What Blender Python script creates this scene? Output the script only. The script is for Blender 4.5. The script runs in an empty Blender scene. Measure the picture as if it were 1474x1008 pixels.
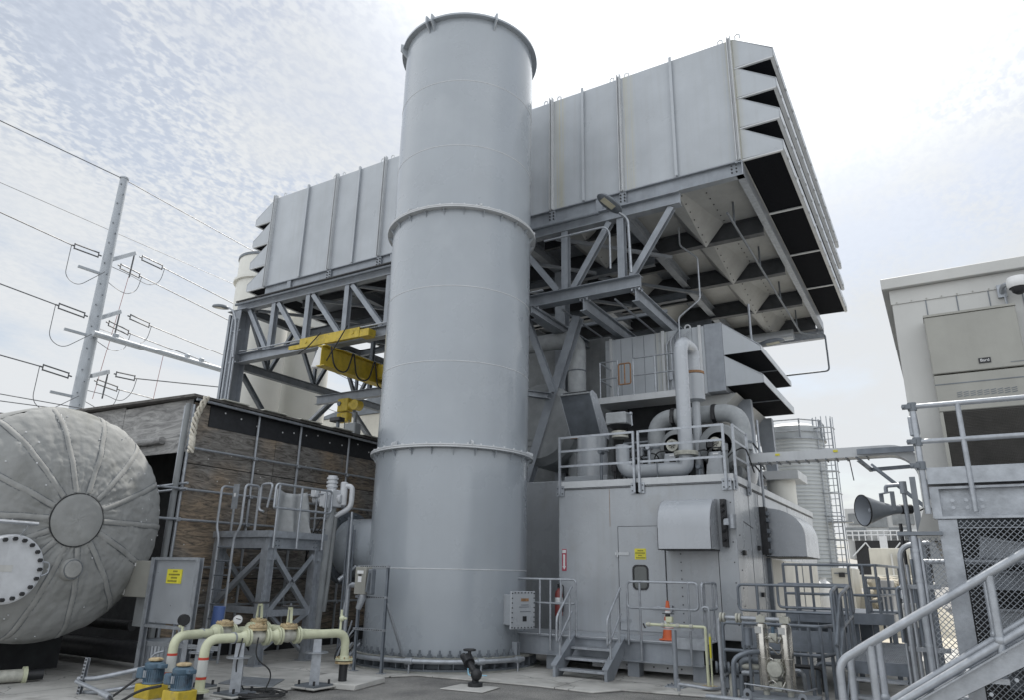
import bpy, bmesh, math, random
from mathutils import Vector as V, Matrix
from mathutils import noise as mnoise
random.seed(7)
R = math.radians
PI = math.pi
sc = bpy.context.scene
col = sc.collection

# ---------------------------------------------------------------- camera (solved from the vanishing points)
CF, CP, CR, CY, CH = 1019.56, 0.306122, 0.0192953, -0.540262, 1.9
_f = V((math.sin(CY)*math.cos(CP), math.cos(CY)*math.cos(CP), math.sin(CP)))
_r = V((math.cos(CY), -math.sin(CY), 0))
_u = _r.cross(_f)
_r2 = math.cos(CR)*_r + math.sin(CR)*_u
_u2 = -math.sin(CR)*_r + math.cos(CR)*_u
CAMLOC = V((0, 0, CH))


def ray(px, py):
    return _r2*((px-737)/CF) - _u2*((py-504)/CF) + _f


def AY(px, py, Y):            # point of the vertical plane at depth Y
    v = ray(px, py)
    return CAMLOC + v*(Y/v.y)


def AX(px, py, X):
    v = ray(px, py)
    return CAMLOC + v*(X/v.x)


def AZ(px, py, z=0.0):
    v = ray(px, py)
    return CAMLOC + v*((z-CH)/v.z)


def AD(px, py, D):
    v = ray(px, py)
    return CAMLOC + v*(D/math.hypot(v.x, v.y))


cam_d = bpy.data.cameras.new('camera')
cam_d.sensor_width = 36
cam_d.lens = CF/1474*36
cam_d.clip_end = 3000
cam_d.clip_start = 0.05
cam = bpy.data.objects.new('camera', cam_d)
col.objects.link(cam)
m3 = Matrix((_r2, _u2, -_f)).transposed()
cam.matrix_world = Matrix.Translation(CAMLOC) @ m3.to_4x4()
sc.camera = cam

# ---------------------------------------------------------------- materials
MATS = {}


def mat(name, c, rough=0.5, metal=0.0, var=0.12, vscale=3.0, bump=0.0, bscale=40.0, streak=0.0,
        streak_c=None, stretch=None, spec=0.5, coat=0.0, stains=None, c2=None, c2amt=0.0, c2scale=2.0, rvar=0.1):
    """Painted / metal / mineral surface: base colour with cloudy wear, optional run-down streaks, speckle and bump."""
    m = bpy.data.materials.new(name)
    m.use_nodes = True
    nt = m.node_tree
    N = nt.nodes
    L = nt.links
    b = N['Principled BSDF']
    b.inputs['Roughness'].default_value = rough
    b.inputs['Metallic'].default_value = metal
    b.inputs['Specular IOR Level'].default_value = spec
    if coat:
        b.inputs['Coat Weight'].default_value = coat
        b.inputs['Coat Roughness'].default_value = 0.12
    geo = N.new('ShaderNodeNewGeometry')
    pos = geo.outputs['Position']

    def noise(scale, detail=4.0, vec=None, sx=None):
        n = N.new('ShaderNodeTexNoise')
        n.inputs['Scale'].default_value = scale
        n.inputs['Detail'].default_value = detail
        n.inputs['Roughness'].default_value = 0.6
        if sx:
            mp = N.new('ShaderNodeMapping')
            mp.inputs['Scale'].default_value = sx
            L.new(vec or pos, mp.inputs['Vector'])
            L.new(mp.outputs[0], n.inputs['Vector'])
        else:
            L.new(vec or pos, n.inputs['Vector'])
        return n.outputs['Fac']

    def mix(f, a, bb):
        x = N.new('ShaderNodeMix')
        x.data_type = 'RGBA'
        if isinstance(f, float):
            x.inputs[0].default_value = f
        else:
            L.new(f, x.inputs[0])
        for i, q in ((6, a), (7, bb)):
            if isinstance(q, tuple):
                x.inputs[i].default_value = (*q[:3], 1)
            else:
                L.new(q, x.inputs[i])
        return x.outputs[2]

    def ramp(f, a, bb, lo=0.0, hi=1.0):
        r = N.new('ShaderNodeMapRange')
        r.inputs[1].default_value = a
        r.inputs[2].default_value = bb
        r.inputs[3].default_value = lo
        r.inputs[4].default_value = hi
        L.new(f, r.inputs[0])
        return r.outputs[0]

    dark = tuple(x*(1-var*1.6) for x in c)
    lite = tuple(min(1, x*(1+var*0.9)) for x in c)
    cc = mix(ramp(noise(vscale, 6.0), 0.3, 0.7), dark, lite)
    if stretch:
        cc = mix(ramp(noise(1.0, 4.0, sx=stretch), 0.35, 0.7, 0.0, 0.55), cc, dark)
    if c2:
        cc = mix(ramp(noise(c2scale, 5.0), 0.62-0.25*c2amt, 0.72-0.1*c2amt, 0.0, 0.9), cc, c2)
    if streak:
        s = ramp(noise(1.0, 5.0, sx=(7, 7, 0.25)), 0.5, 0.78, 0.0, streak)
        cc = mix(s, cc, streak_c or tuple(x*0.45 for x in c))
    if stains:
        sx_ = N.new('ShaderNodeSeparateXYZ')
        L.new(pos, sx_.inputs[0])
        tot = None
        for x0 in stains:
            d_ = N.new('ShaderNodeMath')
            d_.operation = 'SUBTRACT'
            L.new(sx_.outputs['X'], d_.inputs[0])
            d_.inputs[1].default_value = x0
            a_ = N.new('ShaderNodeMath')
            a_.operation = 'ABSOLUTE'
            L.new(d_.outputs[0], a_.inputs[0])
            q_ = ramp(a_.outputs[0], .03, .26, 1.0, 0.0)
            if tot is None:
                tot = q_
            else:
                mx_ = N.new('ShaderNodeMath')
                mx_.operation = 'MAXIMUM'
                L.new(tot, mx_.inputs[0])
                L.new(q_, mx_.inputs[1])
                tot = mx_.outputs[0]
        st_ = ramp(noise(1.0, 4.0, sx=(14, 14, .12)), .42, .62, 0.0, .55)
        pr_ = N.new('ShaderNodeMath')
        pr_.operation = 'MULTIPLY'
        L.new(tot, pr_.inputs[0])
        L.new(st_, pr_.inputs[1])
        cc = mix(pr_.outputs[0], cc, (.46, .42, .24))
    L.new(cc, b.inputs['Base Color'])
    if rvar:
        L.new(ramp(noise(vscale*1.7, 4.0), 0.3, 0.7, max(0.03, rough-rvar), min(1, rough+rvar)), b.inputs['Roughness'])
    if bump:
        bp = N.new('ShaderNodeBump')
        bp.inputs['Strength'].default_value = bump
        bp.inputs['Distance'].default_value = 0.02
        L.new(noise(bscale, 4.0), bp.inputs['Height'])
        L.new(bp.outputs[0], b.inputs['Normal'])
    MATS[name] = m
    return m


mat('stack_paint', (.325, .358, .395), .30, var=.04, vscale=.55, bump=.06, bscale=1.1, streak=.14, streak_c=(.28, .30, .315), coat=.5, rvar=.08, c2=(.35, .383, .418), c2amt=.3, c2scale=.5)
mat('panel_paint', (.41, .44, .475), .36, var=.07, vscale=.8, bump=.14, bscale=1.3, streak=.3, streak_c=(.32, .33, .33), stains=(-8.5, -6.32, -3.28))
mat('house_paint', (.37, .395, .425), .30, var=.08, vscale=.9, bump=.10, bscale=1.3, streak=.35, streak_c=(.27, .27, .265), coat=.25, c2=(.33, .345, .36), c2amt=.25, c2scale=1.3)
mat('cowl_paint', (.40, .425, .46), .25, var=.04, vscale=1.5, streak=.1, coat=.3)
mat('trim_paint', (.53, .55, .57), .4, var=.06, vscale=2, streak=.2)
mat('frame_steel', (.27, .295, .33), .48, metal=.15, var=.12, vscale=2.5, streak=.25, bump=.05, bscale=20)
mat('beam_shaded', (.06, .065, .073), .5, metal=.1, var=.2, vscale=3)  # frame steel with the shadow under the filter house put into its colour
mat('dark_steel', (.16, .18, .205), .5, metal=.2, var=.15, vscale=3, streak=.2)
mat('galv', (.37, .395, .43), .42, metal=.55, var=.14, vscale=9, bump=.08, bscale=50)
mat('rail_galv', (.37, .395, .43), .42, metal=.45, var=.12, vscale=12, bump=.05, bscale=60)
mat('blue_steel', (.195, .22, .255), .45, metal=.3, var=.15, vscale=5, streak=.2)
mat('hopper', (.35, .36, .36), .45, var=.1, vscale=1.5, streak=.25, streak_c=(.25, .22, .18))
mat('screen', (.010, .011, .014), .85, spec=.05, var=.25, vscale=30, bump=.3, bscale=120)
mat('black', (.02, .021, .024), .5, var=.2, vscale=8)
mat('rubber', (.025, .026, .028), .6, var=.2, vscale=12)
mat('cavity', (.03, .032, .035), .85, var=.3, vscale=2)  # near-black: shade of recesses and interiors put into the colour; also the cap cord
mat('insul', (.24, .255, .265), .7, var=.14, vscale=2.2, bump=.35, bscale=9, streak=.25)
mat('wrap', (.33, .35, .365), .6, var=.12, vscale=4, bump=.3, bscale=16)
mat('quilt', (.29, .297, .295), .92, spec=.15, var=.10, vscale=1.4, bump=.22, bscale=16, c2=(.20, .205, .195), c2amt=.4, c2scale=.9)
mat('quilt_seam', (.31, .315, .31), .9, spec=.15, var=.12, vscale=5, bump=.2, bscale=30)
mat('flange_white', (.56, .58, .61), .4, var=.08, vscale=5, streak=.2)
mat('yellow', (.55, .41, .04), .5, var=.2, vscale=5, c2=(.3, .24, .08), c2amt=.25, c2scale=5, streak=.4, streak_c=(.3, .22, .04))
mat('sign_yellow', (.66, .6, .05), .45, var=.08, vscale=10)
mat('sign_ink', (.12, .11, .03), .6, var=.1)
mat('gas_pipe', (.58, .60, .43), .4, var=.08, vscale=6, streak=.15)
mat('valve_tan', (.50, .40, .24), .6, var=.2, vscale=14, c2=(.3, .2, .1), c2amt=.5, c2scale=12)
mat('valve_body', (.45, .45, .40), .5, var=.15, vscale=12)
mat('red', (.55, .06, .035), .5, var=.1)
mat('clear_band', (.58, .6, .58), .35, var=.1)
mat('motor_blue', (.085, .145, .205), .45, var=.16, vscale=9, c2=(.05, .06, .08), c2amt=.4, c2scale=9)
mat('blue_plastic', (.09, .15, .36), .45, var=.1)
mat('hose_blue', (.25, .5, .65), .4, var=.05)
mat('stainless', (.56, .54, .50), .25, metal=.9, var=.035, vscale=4, stretch=(6, 6, .6))
mat('alu_sheet', (.46, .49, .53), .36, metal=.5, var=.06, vscale=2, stretch=(5, 5, .5))
mat('beige', (.50, .505, .495), .5, var=.05, vscale=1.5, streak=.15)
mat('beige_ac', (.31, .31, .285), .42, var=.05, vscale=3, streak=.12, metal=.1)
mat('coil', (.06, .057, .052), .6, var=.2, vscale=4)
mat('cream', (.57, .56, .51), .6, var=.1, vscale=.8, streak=.2)
mat('pale_wall', (.56, .57, .57), .6, var=.08, vscale=.6, streak=.25)
mat('silo_white', (.66, .66, .62), .5, var=.05, vscale=.5, streak=.1)
mat('white', (.72, .73, .74), .4, var=.05)
mat('tank_metal', (.50, .53, .55), .5, metal=.1, var=.06, vscale=.7, streak=.15)
mat('orange', (.62, .13, .045), .5, var=.08)
mat('ext_red', (.22, .045, .04), .4, var=.1)
mat('sign_red', (.42, .05, .09), .5, var=.05)
mat('rust', (.30, .17, .09), .8, var=.25, vscale=14, bump=.2)
mat('wire', (.10, .105, .115), .5, var=.05)
mat('pole_steel', (.36, .39, .425), .5, metal=.15, var=.08, vscale=2)
mat('tarp', (.36, .375, .385), .6, var=.12, vscale=6, bump=.2)
mat('rope', (.58, .55, .48), .85, var=.15, vscale=25)
mat('wood_trim', (.09, .085, .08), .8, var=.3, vscale=6)
mat('concrete', (.45, .445, .425), .85, var=.16, vscale=1.2, bump=.12, bscale=60, c2=(.27, .265, .25), c2amt=.4, c2scale=1.4)
mat('concrete_old', (.27, .275, .255), .9, var=.22, vscale=2.2, bump=.2, bscale=40, c2=(.16, .16, .15), c2amt=.5, c2scale=2.5)
mat('pad', (.50, .495, .475), .85, var=.1, vscale=2.5, bump=.1, bscale=60)
mat('sand', (.45, .42, .35), .95, var=.2, vscale=1.0, bump=.3, bscale=12)
mat('grey_wall', (.33, .335, .34), .8, var=.12, vscale=1.2, streak=.2)
mat('glass', (.03, .04, .04), .08, var=.1, spec=.8)
mat('lens', (.55, .52, .4), .2, var=.1)


def add_joints(name, sx, sy, w_=.012, c=(.13, .13, .125)):
    m = MATS[name]
    nt = m.node_tree
    N, L = nt.nodes, nt.links
    b = N['Principled BSDF']
    src = b.inputs['Base Color'].links[0].from_socket
    g = [n for n in N if n.type == 'NEW_GEOMETRY'][0]
    br = N.new('ShaderNodeTexBrick')
    br.offset = 0
    br.inputs['Scale'].default_value = 1
    br.inputs['Brick Width'].default_value = sx
    br.inputs['Row Height'].default_value = sy
    br.inputs['Mortar Size'].default_value = w_
    br.inputs['Mortar Smooth'].default_value = .3
    L.new(g.outputs['Position'], br.inputs['Vector'])
    vo = N.new('ShaderNodeTexVoronoi')
    vo.feature = 'DISTANCE_TO_EDGE'
    vo.inputs['Scale'].default_value = .45
    nz_ = N.new('ShaderNodeTexNoise')
    nz_.inputs['Scale'].default_value = 1.3
    nz_.inputs['Detail'].default_value = 6
    L.new(g.outputs['Position'], nz_.inputs['Vector'])
    ad = N.new('ShaderNodeVectorMath')
    ad.operation = 'ADD'
    L.new(g.outputs['Position'], ad.inputs[0])
    L.new(nz_.outputs['Color'], ad.inputs[1])
    L.new(ad.outputs[0], vo.inputs['Vector'])
    cr = N.new('ShaderNodeMapRange')
    cr.inputs[1].default_value = .002
    cr.inputs[2].default_value = .008
    cr.inputs[3].default_value = .75
    cr.inputs[4].default_value = 0
    L.new(vo.outputs['Distance'], cr.inputs[0])
    st = N.new('ShaderNodeMapRange')
    st.inputs[1].default_value = .56
    st.inputs[2].default_value = .70
    st.inputs[4].default_value = .55
    n3 = N.new('ShaderNodeTexNoise')
    n3.inputs['Scale'].default_value = .55
    n3.inputs['Detail'].default_value = 7
    n3.inputs['Roughness'].default_value = .65
    L.new(g.outputs['Position'], n3.inputs['Vector'])
    L.new(n3.outputs['Fac'], st.inputs[0])
    for f in (st.outputs[0], cr.outputs[0], br.outputs['Fac']):
        x = N.new('ShaderNodeMix')
        x.data_type = 'RGBA'
        L.new(f, x.inputs[0])
        L.new(src, x.inputs[6])
        x.inputs[7].default_value = (*(c if f is not st.outputs[0] else (.2, .195, .18)), 1)
        src = x.outputs[2]
    L.new(src, b.inputs['Base Color'])


add_joints('concrete', 3.1, 2.7)


def ply_mat(name, c_a, c_b, c_dark, sc_x):
    m = bpy.data.materials.new(name)
    m.use_nodes = True
    nt = m.node_tree
    N = nt.nodes
    L = nt.links
    b = N['Principled BSDF']
    b.inputs['Roughness'].default_value = .85
    g = N.new('ShaderNodeNewGeometry')
    mp = N.new('ShaderNodeMapping')
    mp.inputs['Scale'].default_value = sc_x
    L.new(g.outputs['Position'], mp.inputs['Vector'])
    n = N.new('ShaderNodeTexNoise')
    n.inputs['Scale'].default_value = 1
    n.inputs['Detail'].default_value = 7
    n.inputs['Distortion'].default_value = 2.2
    n.inputs['Roughness'].default_value = .7
    L.new(mp.outputs[0], n.inputs['Vector'])
    n2 = N.new('ShaderNodeTexNoise')
    n2.inputs['Scale'].default_value = .8
    n2.inputs['Detail'].default_value = 5
    L.new(g.outputs['Position'], n2.inputs['Vector'])
    r = N.new('ShaderNodeValToRGB')
    r.color_ramp.elements[0].position = .36
    r.color_ramp.elements[0].color = (*c_dark, 1)
    r.color_ramp.elements[1].position = .66
    r.color_ramp.elements[1].color = (*c_a, 1)
    L.new(n.outputs['Fac'], r.inputs[0])
    r2 = N.new('ShaderNodeValToRGB')
    r2.color_ramp.elements[0].position = .36
    r2.color_ramp.elements[0].color = (*c_dark, 1)
    r2.color_ramp.elements[1].position = .66
    r2.color_ramp.elements[1].color = (*c_b, 1)
    L.new(n.outputs['Fac'], r2.inputs[0])
    mr = N.new('ShaderNodeMapRange')
    mr.inputs[1].default_value = .4
    mr.inputs[2].default_value = .6
    oi = N.new('ShaderNodeObjectInfo')
    sm = N.new('ShaderNodeMath')
    sm.operation = 'MULTIPLY_ADD'
    L.new(oi.outputs['Random'], sm.inputs[0])
    sm.inputs[1].default_value = .22
    sm.inputs[2].default_value = -.11
    sm2 = N.new('ShaderNodeMath')
    sm2.operation = 'ADD'
    L.new(sm.outputs[0], sm2.inputs[0])
    L.new(n2.outputs['Fac'], sm2.inputs[1])
    L.new(sm2.outputs[0], mr.inputs[0])
    x = N.new('ShaderNodeMix')
    x.data_type = 'RGBA'
    L.new(mr.outputs[0], x.inputs[0])
    L.new(r.outputs[0], x.inputs[6])
    L.new(r2.outputs[0], x.inputs[7])
    L.new(x.outputs[2], b.inputs['Base Color'])
    bp = N.new('ShaderNodeBump')
    bp.inputs['Strength'].default_value = .4
    bp.inputs['Distance'].default_value = .01
    L.new(n.outputs['Fac'], bp.inputs['Height'])
    L.new(bp.outputs[0], b.inputs['Normal'])
    MATS[name] = m


ply_mat('ply_brown', (.38, .295, .21), (.275, .265, .25), (.07, .063, .056), (3.2, 1.5, 8.5))
ply_mat('ply_grey', (.33, .33, .33), (.40, .40, .395), (.15, .15, .152), (1.0, 2.4, 5))


def asphalt_mat():
    m = bpy.data.materials.new('asphalt')
    m.use_nodes = True
    nt = m.node_tree
    N = nt.nodes
    L = nt.links
    b = N['Principled BSDF']
    b.inputs['Roughness'].default_value = .9
    g = N.new('ShaderNodeNewGeometry')
    n = N.new('ShaderNodeTexNoise')
    n.inputs['Scale'].default_value = 90
    n.inputs['Detail'].default_value = 3
    n2 = N.new('ShaderNodeTexNoise')
    n2.inputs['Scale'].default_value = 1.1
    n2.inputs['Detail'].default_value = 6
    for q in (n, n2):
        L.new(g.outputs['Position'], q.inputs['Vector'])
    r = N.new('ShaderNodeValToRGB')
    r.color_ramp.elements[0].position = .3
    r.color_ramp.elements[0].color = (.085, .085, .086, 1)
    r.color_ramp.elements[1].position = .72
    r.color_ramp.elements[1].color = (.36, .355, .345, 1)
    L.new(n.outputs['Fac'], r.inputs[0])
    r2 = N.new('ShaderNodeValToRGB')
    r2.color_ramp.elements[0].position = .35
    r2.color_ramp.elements[0].color = (.65, .65, .65, 1)
    r2.color_ramp.elements[1].position = .65
    r2.color_ramp.elements[1].color = (1.15, 1.14, 1.1, 1)
    L.new(n2.outputs['Fac'], r2.inputs[0])
    x = N.new('ShaderNodeMix')
    x.data_type = 'RGBA'
    x.blend_type = 'MULTIPLY'
    x.inputs[0].default_value = 1
    L.new(r.outputs[0], x.inputs[6])
    L.new(r2.outputs[0], x.inputs[7])
    L.new(x.outputs[2], b.inputs['Base Color'])
    bp = N.new('ShaderNodeBump')
    bp.inputs['Strength'].default_value = .6
    bp.inputs['Distance'].default_value = .008
    L.new(n.outputs['Fac'], bp.inputs['Height'])
    L.new(bp.outputs[0], b.inputs['Normal'])
    MATS['asphalt'] = m


asphalt_mat()

# ---------------------------------------------------------------- mesh builder
ORG = {}
Z1 = V((0, 0, 1))


def frame_for(d, up=Z1):
    d = d.normalized()
    if abs(d.dot(up)) > .995:
        up = V((0, 1, 0)) if abs(d.y) < .9 else V((1, 0, 0))
    s = d.cross(up).normalized()
    return d, s, s.cross(d).normalized()


class MB:
    def __init__(s):
        s.v, s.f, s.k, s.m = [], [], [], 0

    def add(s, vs, fs):
        o = len(s.v)
        s.v += [V(p) for p in vs]
        s.f += [[i+o for i in q] for q in fs]
        s.k += [s.m]*len(fs)
        return s

    def hexa(s, p):
        return s.add(p, [(0, 3, 2, 1), (4, 5, 6, 7), (0, 1, 5, 4), (1, 2, 6, 5), (2, 3, 7, 6), (3, 0, 4, 7)])

    def box(s, x0, x1, y0, y1, z0, z1):
        return s.hexa([(x0, y0, z0), (x1, y0, z0), (x1, y1, z0), (x0, y1, z0), (x0, y0, z1), (x1, y0, z1), (x1, y1, z1), (x0, y1, z1)])

    def cbox(s, c, hx, hy, hz, ax=None):
        c = V(c)
        a, b, d = ax or (V((1, 0, 0)), V((0, 1, 0)), Z1)
        P = lambda i, j, k: c + a*(i*hx) + b*(j*hy) + d*(k*hz)
        return s.hexa([P(-1, -1, -1), P(1, -1, -1), P(1, 1, -1), P(-1, 1, -1), P(-1, -1, 1), P(1, -1, 1), P(1, 1, 1), P(-1, 1, 1)])

    def bar(s, p, q, w, h, up=Z1):
        p, q = V(p), V(q)
        d, a, b = frame_for(q-p, up)
        return s.cbox((p+q)/2, (q-p).length/2, w/2, h/2, (d, -a, b)) if False else s.hexa(
            [p-a*w/2-b*h/2, p+a*w/2-b*h/2, p+a*w/2+b*h/2, p-a*w/2+b*h/2,
             q-a*w/2-b*h/2, q+a*w/2-b*h/2, q+a*w/2+b*h/2, q-a*w/2+b*h/2])

    def ibeam(s, p, q, w, h, t=.018, up=Z1):
        p, q = V(p), V(q)
        d, a, b = frame_for(q-p, up)
        for sg in (-1, 1):
            o = b*sg*(h/2-t/2)
            s.bar(p+o, q+o, w, t, up)
        return s.bar(p, q, t*.8, h-2*t, up)

    def chan(s, p, q, w, h, t=.014, up=Z1, side=1):
        p, q = V(p), V(q)
        d, a, b = frame_for(q-p, up)
        for sg in (-1, 1):
            o = b*sg*(h/2-t/2)
            s.bar(p+o, q+o, w, t, up)
        o = a*side*(w/2-t/2)
        return s.bar(p+o, q+o, t, h-2*t, up)

    def angle(s, p, q, w, t=.01, up=Z1):
        p, q = V(p), V(q)
        d, a, b = frame_for(q-p, up)
        s.bar(p-b*(w/2-t/2), q-b*(w/2-t/2), w, t, up)
        return s.bar(p+a*(w/2-t/2)+b*t/2, q+a*(w/2-t/2)+b*t/2, t, w-t, up)

    def tube(s, pts, r, n=10, caps=True, closed=False):
        pts = [V(p) for p in pts]
        rs = r if isinstance(r, (list, tuple)) else [r]*len(pts)
        m = len(pts)
        tang = []
        for i in range(m):
            a = pts[(i-1) % m] if (i or closed) else pts[0]
            b = pts[(i+1) % m] if (i < m-1 or closed) else pts[-1]
            t = (b-a)
            tang.append(t.normalized() if t.length > 1e-9 else Z1.copy())
        d, a, b = frame_for(tang[0])
        vs = []
        for i in range(m):
            t = tang[i]
            a = (a - t*a.dot(t))
            a = a.normalized() if a.length > 1e-6 else frame_for(t)[1]
            bb = t.cross(a)
            for k in range(n):
                w = 2*PI*k/n
                vs.append(pts[i] + (a*math.cos(w)+bb*math.sin(w))*rs[i])
        fs = []
        for i in range(m if closed else m-1):
            j = (i+1) % m
            for k in range(n):
                fs.append((i*n+k, i*n+(k+1) % n, j*n+(k+1) % n, j*n+k))
        if caps and not closed:
            fs.append(tuple(reversed(range(n))))
            fs.append(tuple((m-1)*n+k for k in range(n)))
        return s.add(vs, fs)

    def pipe(s, pts, r, fil=.1, n=10, seg=5, caps=True):
        return s.tube(fillet(pts, fil, seg), r, n, caps)

    def cyl(s, p, q, r, n=14, r2=None):
        return s.tube([p, q], [r, r if r2 is None else r2], n)

    def lathe(s, prof, c=(0, 0, 0), n=24, axis=Z1, ref=None, a0=0., a1=2*PI, caps=False):
        c = V(c)
        d, a, b = frame_for(V(axis), ref or Z1)
        full = abs(a1-a0-2*PI) < 1e-6
        cols = n if full else n+1
        vs = []
        for (r, z) in prof:
            for k in range(cols):
                w = a0+(a1-a0)*k/n
                vs.append(c + d*z + (a*math.cos(w)+b*math.sin(w))*r)
        fs = []
        for i in range(len(prof)-1):
            for k in range(n):
                k2 = (k+1) % cols
                fs.append((i*cols+k, i*cols+k2, (i+1)*cols+k2, (i+1)*cols+k))
        if caps:
            fs.append(tuple(reversed(range(cols))))
            fs.append(tuple((len(prof)-1)*cols+k for k in range(cols)))
        return s.add(vs, fs)

    def prism(s, poly, off):
        poly = [V(p) for p in poly]
        off = V(off)
        n = len(poly)
        return s.add(poly+[p+off for p in poly],
                     [tuple(reversed(range(n))), tuple(range(n, 2*n))]+[(i, (i+1) % n, (i+1) % n+n, i+n) for i in range(n)])

    def ball(s, c, r, n=10, sq=(1, 1, 1)):
        c = V(c)
        vs, fs = [], []
        m = n//2+1
        for i in range(m+1):
            t = PI*i/m
            for k in range(n):
                w = 2*PI*k/n
                vs.append(c+V((r*sq[0]*math.sin(t)*math.cos(w), r*sq[1]*math.sin(t)*math.sin(w), r*sq[2]*math.cos(t))))
        for i in range(m):
            for k in range(n):
                fs.append((i*n+k, (i+1)*n+k, (i+1)*n+(k+1) % n, i*n+(k+1) % n))
        return s.add(vs, fs)

    def quad(s, *p):
        return s.add(p, [tuple(range(len(p)))])

    def bolt(s, c, ax, r=.022, h=.03):
        c = V(c)
        return s.tube([c, c+V(ax).normalized()*h], r, 6)

    def build(s, name, mt, parent=None, smooth=40, bev=0.0, label=None, seg=1, recalc=True):
        me = bpy.data.meshes.new(name)
        org = ORG.get(parent.name, V((0, 0, 0))) if parent else V((0, 0, 0))
        me.from_pydata([tuple(p-org) for p in s.v], [], s.f)
        for q in (mt if isinstance(mt, (list, tuple)) else [mt]):
            me.materials.append(MATS[q])
        if max(s.k, default=0):
            me.polygons.foreach_set('material_index', s.k)
        bm = bmesh.new()
        bm.from_mesh(me)
        bmesh.ops.remove_doubles(bm, verts=bm.verts, dist=1e-5)
        if recalc:
            bmesh.ops.recalc_face_normals(bm, faces=bm.faces)
        bm.to_mesh(me)
        bm.free()
        if smooth:
            me.shade_smooth()
            me.set_sharp_from_angle(angle=R(smooth))
        o = bpy.data.objects.new(name, me)
        col.objects.link(o)
        if parent:
            o.parent = parent
            ORG[o.name] = org
        else:
            ORG[o.name] = V((0, 0, 0))
        if bev:
            bv = o.modifiers.new('bevel', 'BEVEL')
            bv.width = bev
            bv.segments = seg
            bv.limit_method = 'ANGLE'
            bv.angle_limit = R(50)
        if label:
            o['label'] = label
        return o


def fillet(pts, rad, seg=5):
    pts = [V(p) for p in pts]
    out = [pts[0]]
    for i in range(1, len(pts)-1):
        a, b, c = pts[i-1], pts[i], pts[i+1]
        u, w = (a-b), (c-b)
        r = min(rad, u.length*.49, w.length*.49)
        p, q = b+u.normalized()*r, b+w.normalized()*r
        for k in range(seg+1):
            t = k/seg
            out.append(p*(1-t)**2 + b*2*t*(1-t) + q*t*t)
    out.append(pts[-1])
    return out


def thing(name, label, cat, loc=(0, 0, 0), group=None):
    o = bpy.data.objects.new(name, None)
    col.objects.link(o)
    o.empty_display_size = .2
    o.location = loc
    ORG[o.name] = V(loc)
    tag(o, label, cat, group)
    return o


def tag(o, label, cat, group=None):
    o['label'] = label
    o['category'] = cat
    if group:
        o['group'] = group
    return o


def struct(o, kind='structure'):
    o['kind'] = kind
    return o


def copy_tree(o, d, parent=None):
    c = o.copy()
    col.objects.link(c)
    if parent is None:
        c.location = o.location + V(d)
    else:
        c.parent = parent
    for ch in [x for x in list(o.children)]:
        copy_tree(ch, d, c)
    return c


def write(text, size, mt, parent, name, org, ax, up, center=True):
    """Lettering as a thin mesh lying in the plane spanned by ax and up."""
    cu = bpy.data.curves.new(name, 'FONT')
    cu.body = text
    cu.size = size
    cu.extrude = .001
    if center:
        cu.align_x = 'CENTER'
        cu.align_y = 'CENTER'
    o = bpy.data.objects.new(name+'_tmp', cu)
    col.objects.link(o)
    dg = bpy.context.evaluated_depsgraph_get()
    me = bpy.data.meshes.new_from_object(o.evaluated_get(dg))
    bpy.data.objects.remove(o)
    ax, up = V(ax).normalized(), V(up).normalized()
    nz = ax.cross(up)
    org = V(org)
    po = ORG[parent.name]
    for v in me.vertices:
        v.co = org + ax*v.co.x + up*v.co.y + nz*v.co.z - po
    me.materials.clear()
    me.materials.append(MATS[mt])
    w = bpy.data.objects.new(name, me)
    col.objects.link(w)
    w.parent = parent
    return w


def bolts(parent, name, mt, spots, r, h):
    """Hex bolts as parts: one shared mesh, one object per bolt."""
    me = None
    for pos, ax in spots:
        if me is None:
            o = MB().tube([(0, 0, -.003), (0, 0, h)], r, 6).build(name, mt, None, smooth=0)
            me = o.data
        else:
            o = bpy.data.objects.new(name, me)
            col.objects.link(o)
        o.parent = parent
        o.location = V(pos)-ORG[parent.name]
        o.rotation_euler = V(ax).to_track_quat('Z', 'Y').to_euler()


# ---------------------------------------------------------------- light
SUN_AZ, SUN_EL = R(-9), R(55)      # azimuth clockwise from +Y
sd = V((math.sin(SUN_AZ)*math.cos(SUN_EL), math.cos(SUN_AZ)*math.cos(SUN_EL), math.sin(SUN_EL)))
sl = bpy.data.lights.new('sun', 'SUN')
sl.energy = 3.6
sl.angle = R(0.55)
sl.color = (1, .95, .88)
so = bpy.data.objects.new('sun', sl)
so.rotation_euler = (-sd).to_track_quat('-Z', 'Y').to_euler()
so.location = (0, 0, 60)
col.objects.link(so)

w = bpy.data.worlds.new('World')
sc.world = w
w.use_nodes = True
nt = w.node_tree
N, L = nt.nodes, nt.links
bg = N['Background']
sky = N.new('ShaderNodeTexSky')
sky.sky_type = 'NISHITA'
sky.sun_disc = False
sky.sun_elevation = SUN_EL
sky.sun_rotation = SUN_AZ
sky.air_density = 1.2
sky.dust_density = 1.6
sky.ozone_density = 1.5
tc = N.new('ShaderNodeTexCoord')
sep = N.new('ShaderNodeSeparateXYZ')
L.new(tc.outputs['Generated'], sep.inputs[0])


def math_n(op, a, b=None, c=None):
    n = N.new('ShaderNodeMath')
    n.operation = op
    for i, q in enumerate((a, b, c)):
        if q is None:
            continue
        if isinstance(q, (int, float)):
            n.inputs[i].default_value = q
        else:
            L.new(q, n.inputs[i])
    return n.outputs[0]


zz = math_n('ADD', math_n('MAXIMUM', sep.outputs['Z'], 0.0), .12)
cx = math_n('DIVIDE', sep.outputs['X'], zz)
cyy = math_n('DIVIDE', sep.outputs['Y'], zz)
cmb = N.new('ShaderNodeCombineXYZ')
L.new(cx, cmb.inputs[0])
L.new(cyy, cmb.inputs[1])


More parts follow.
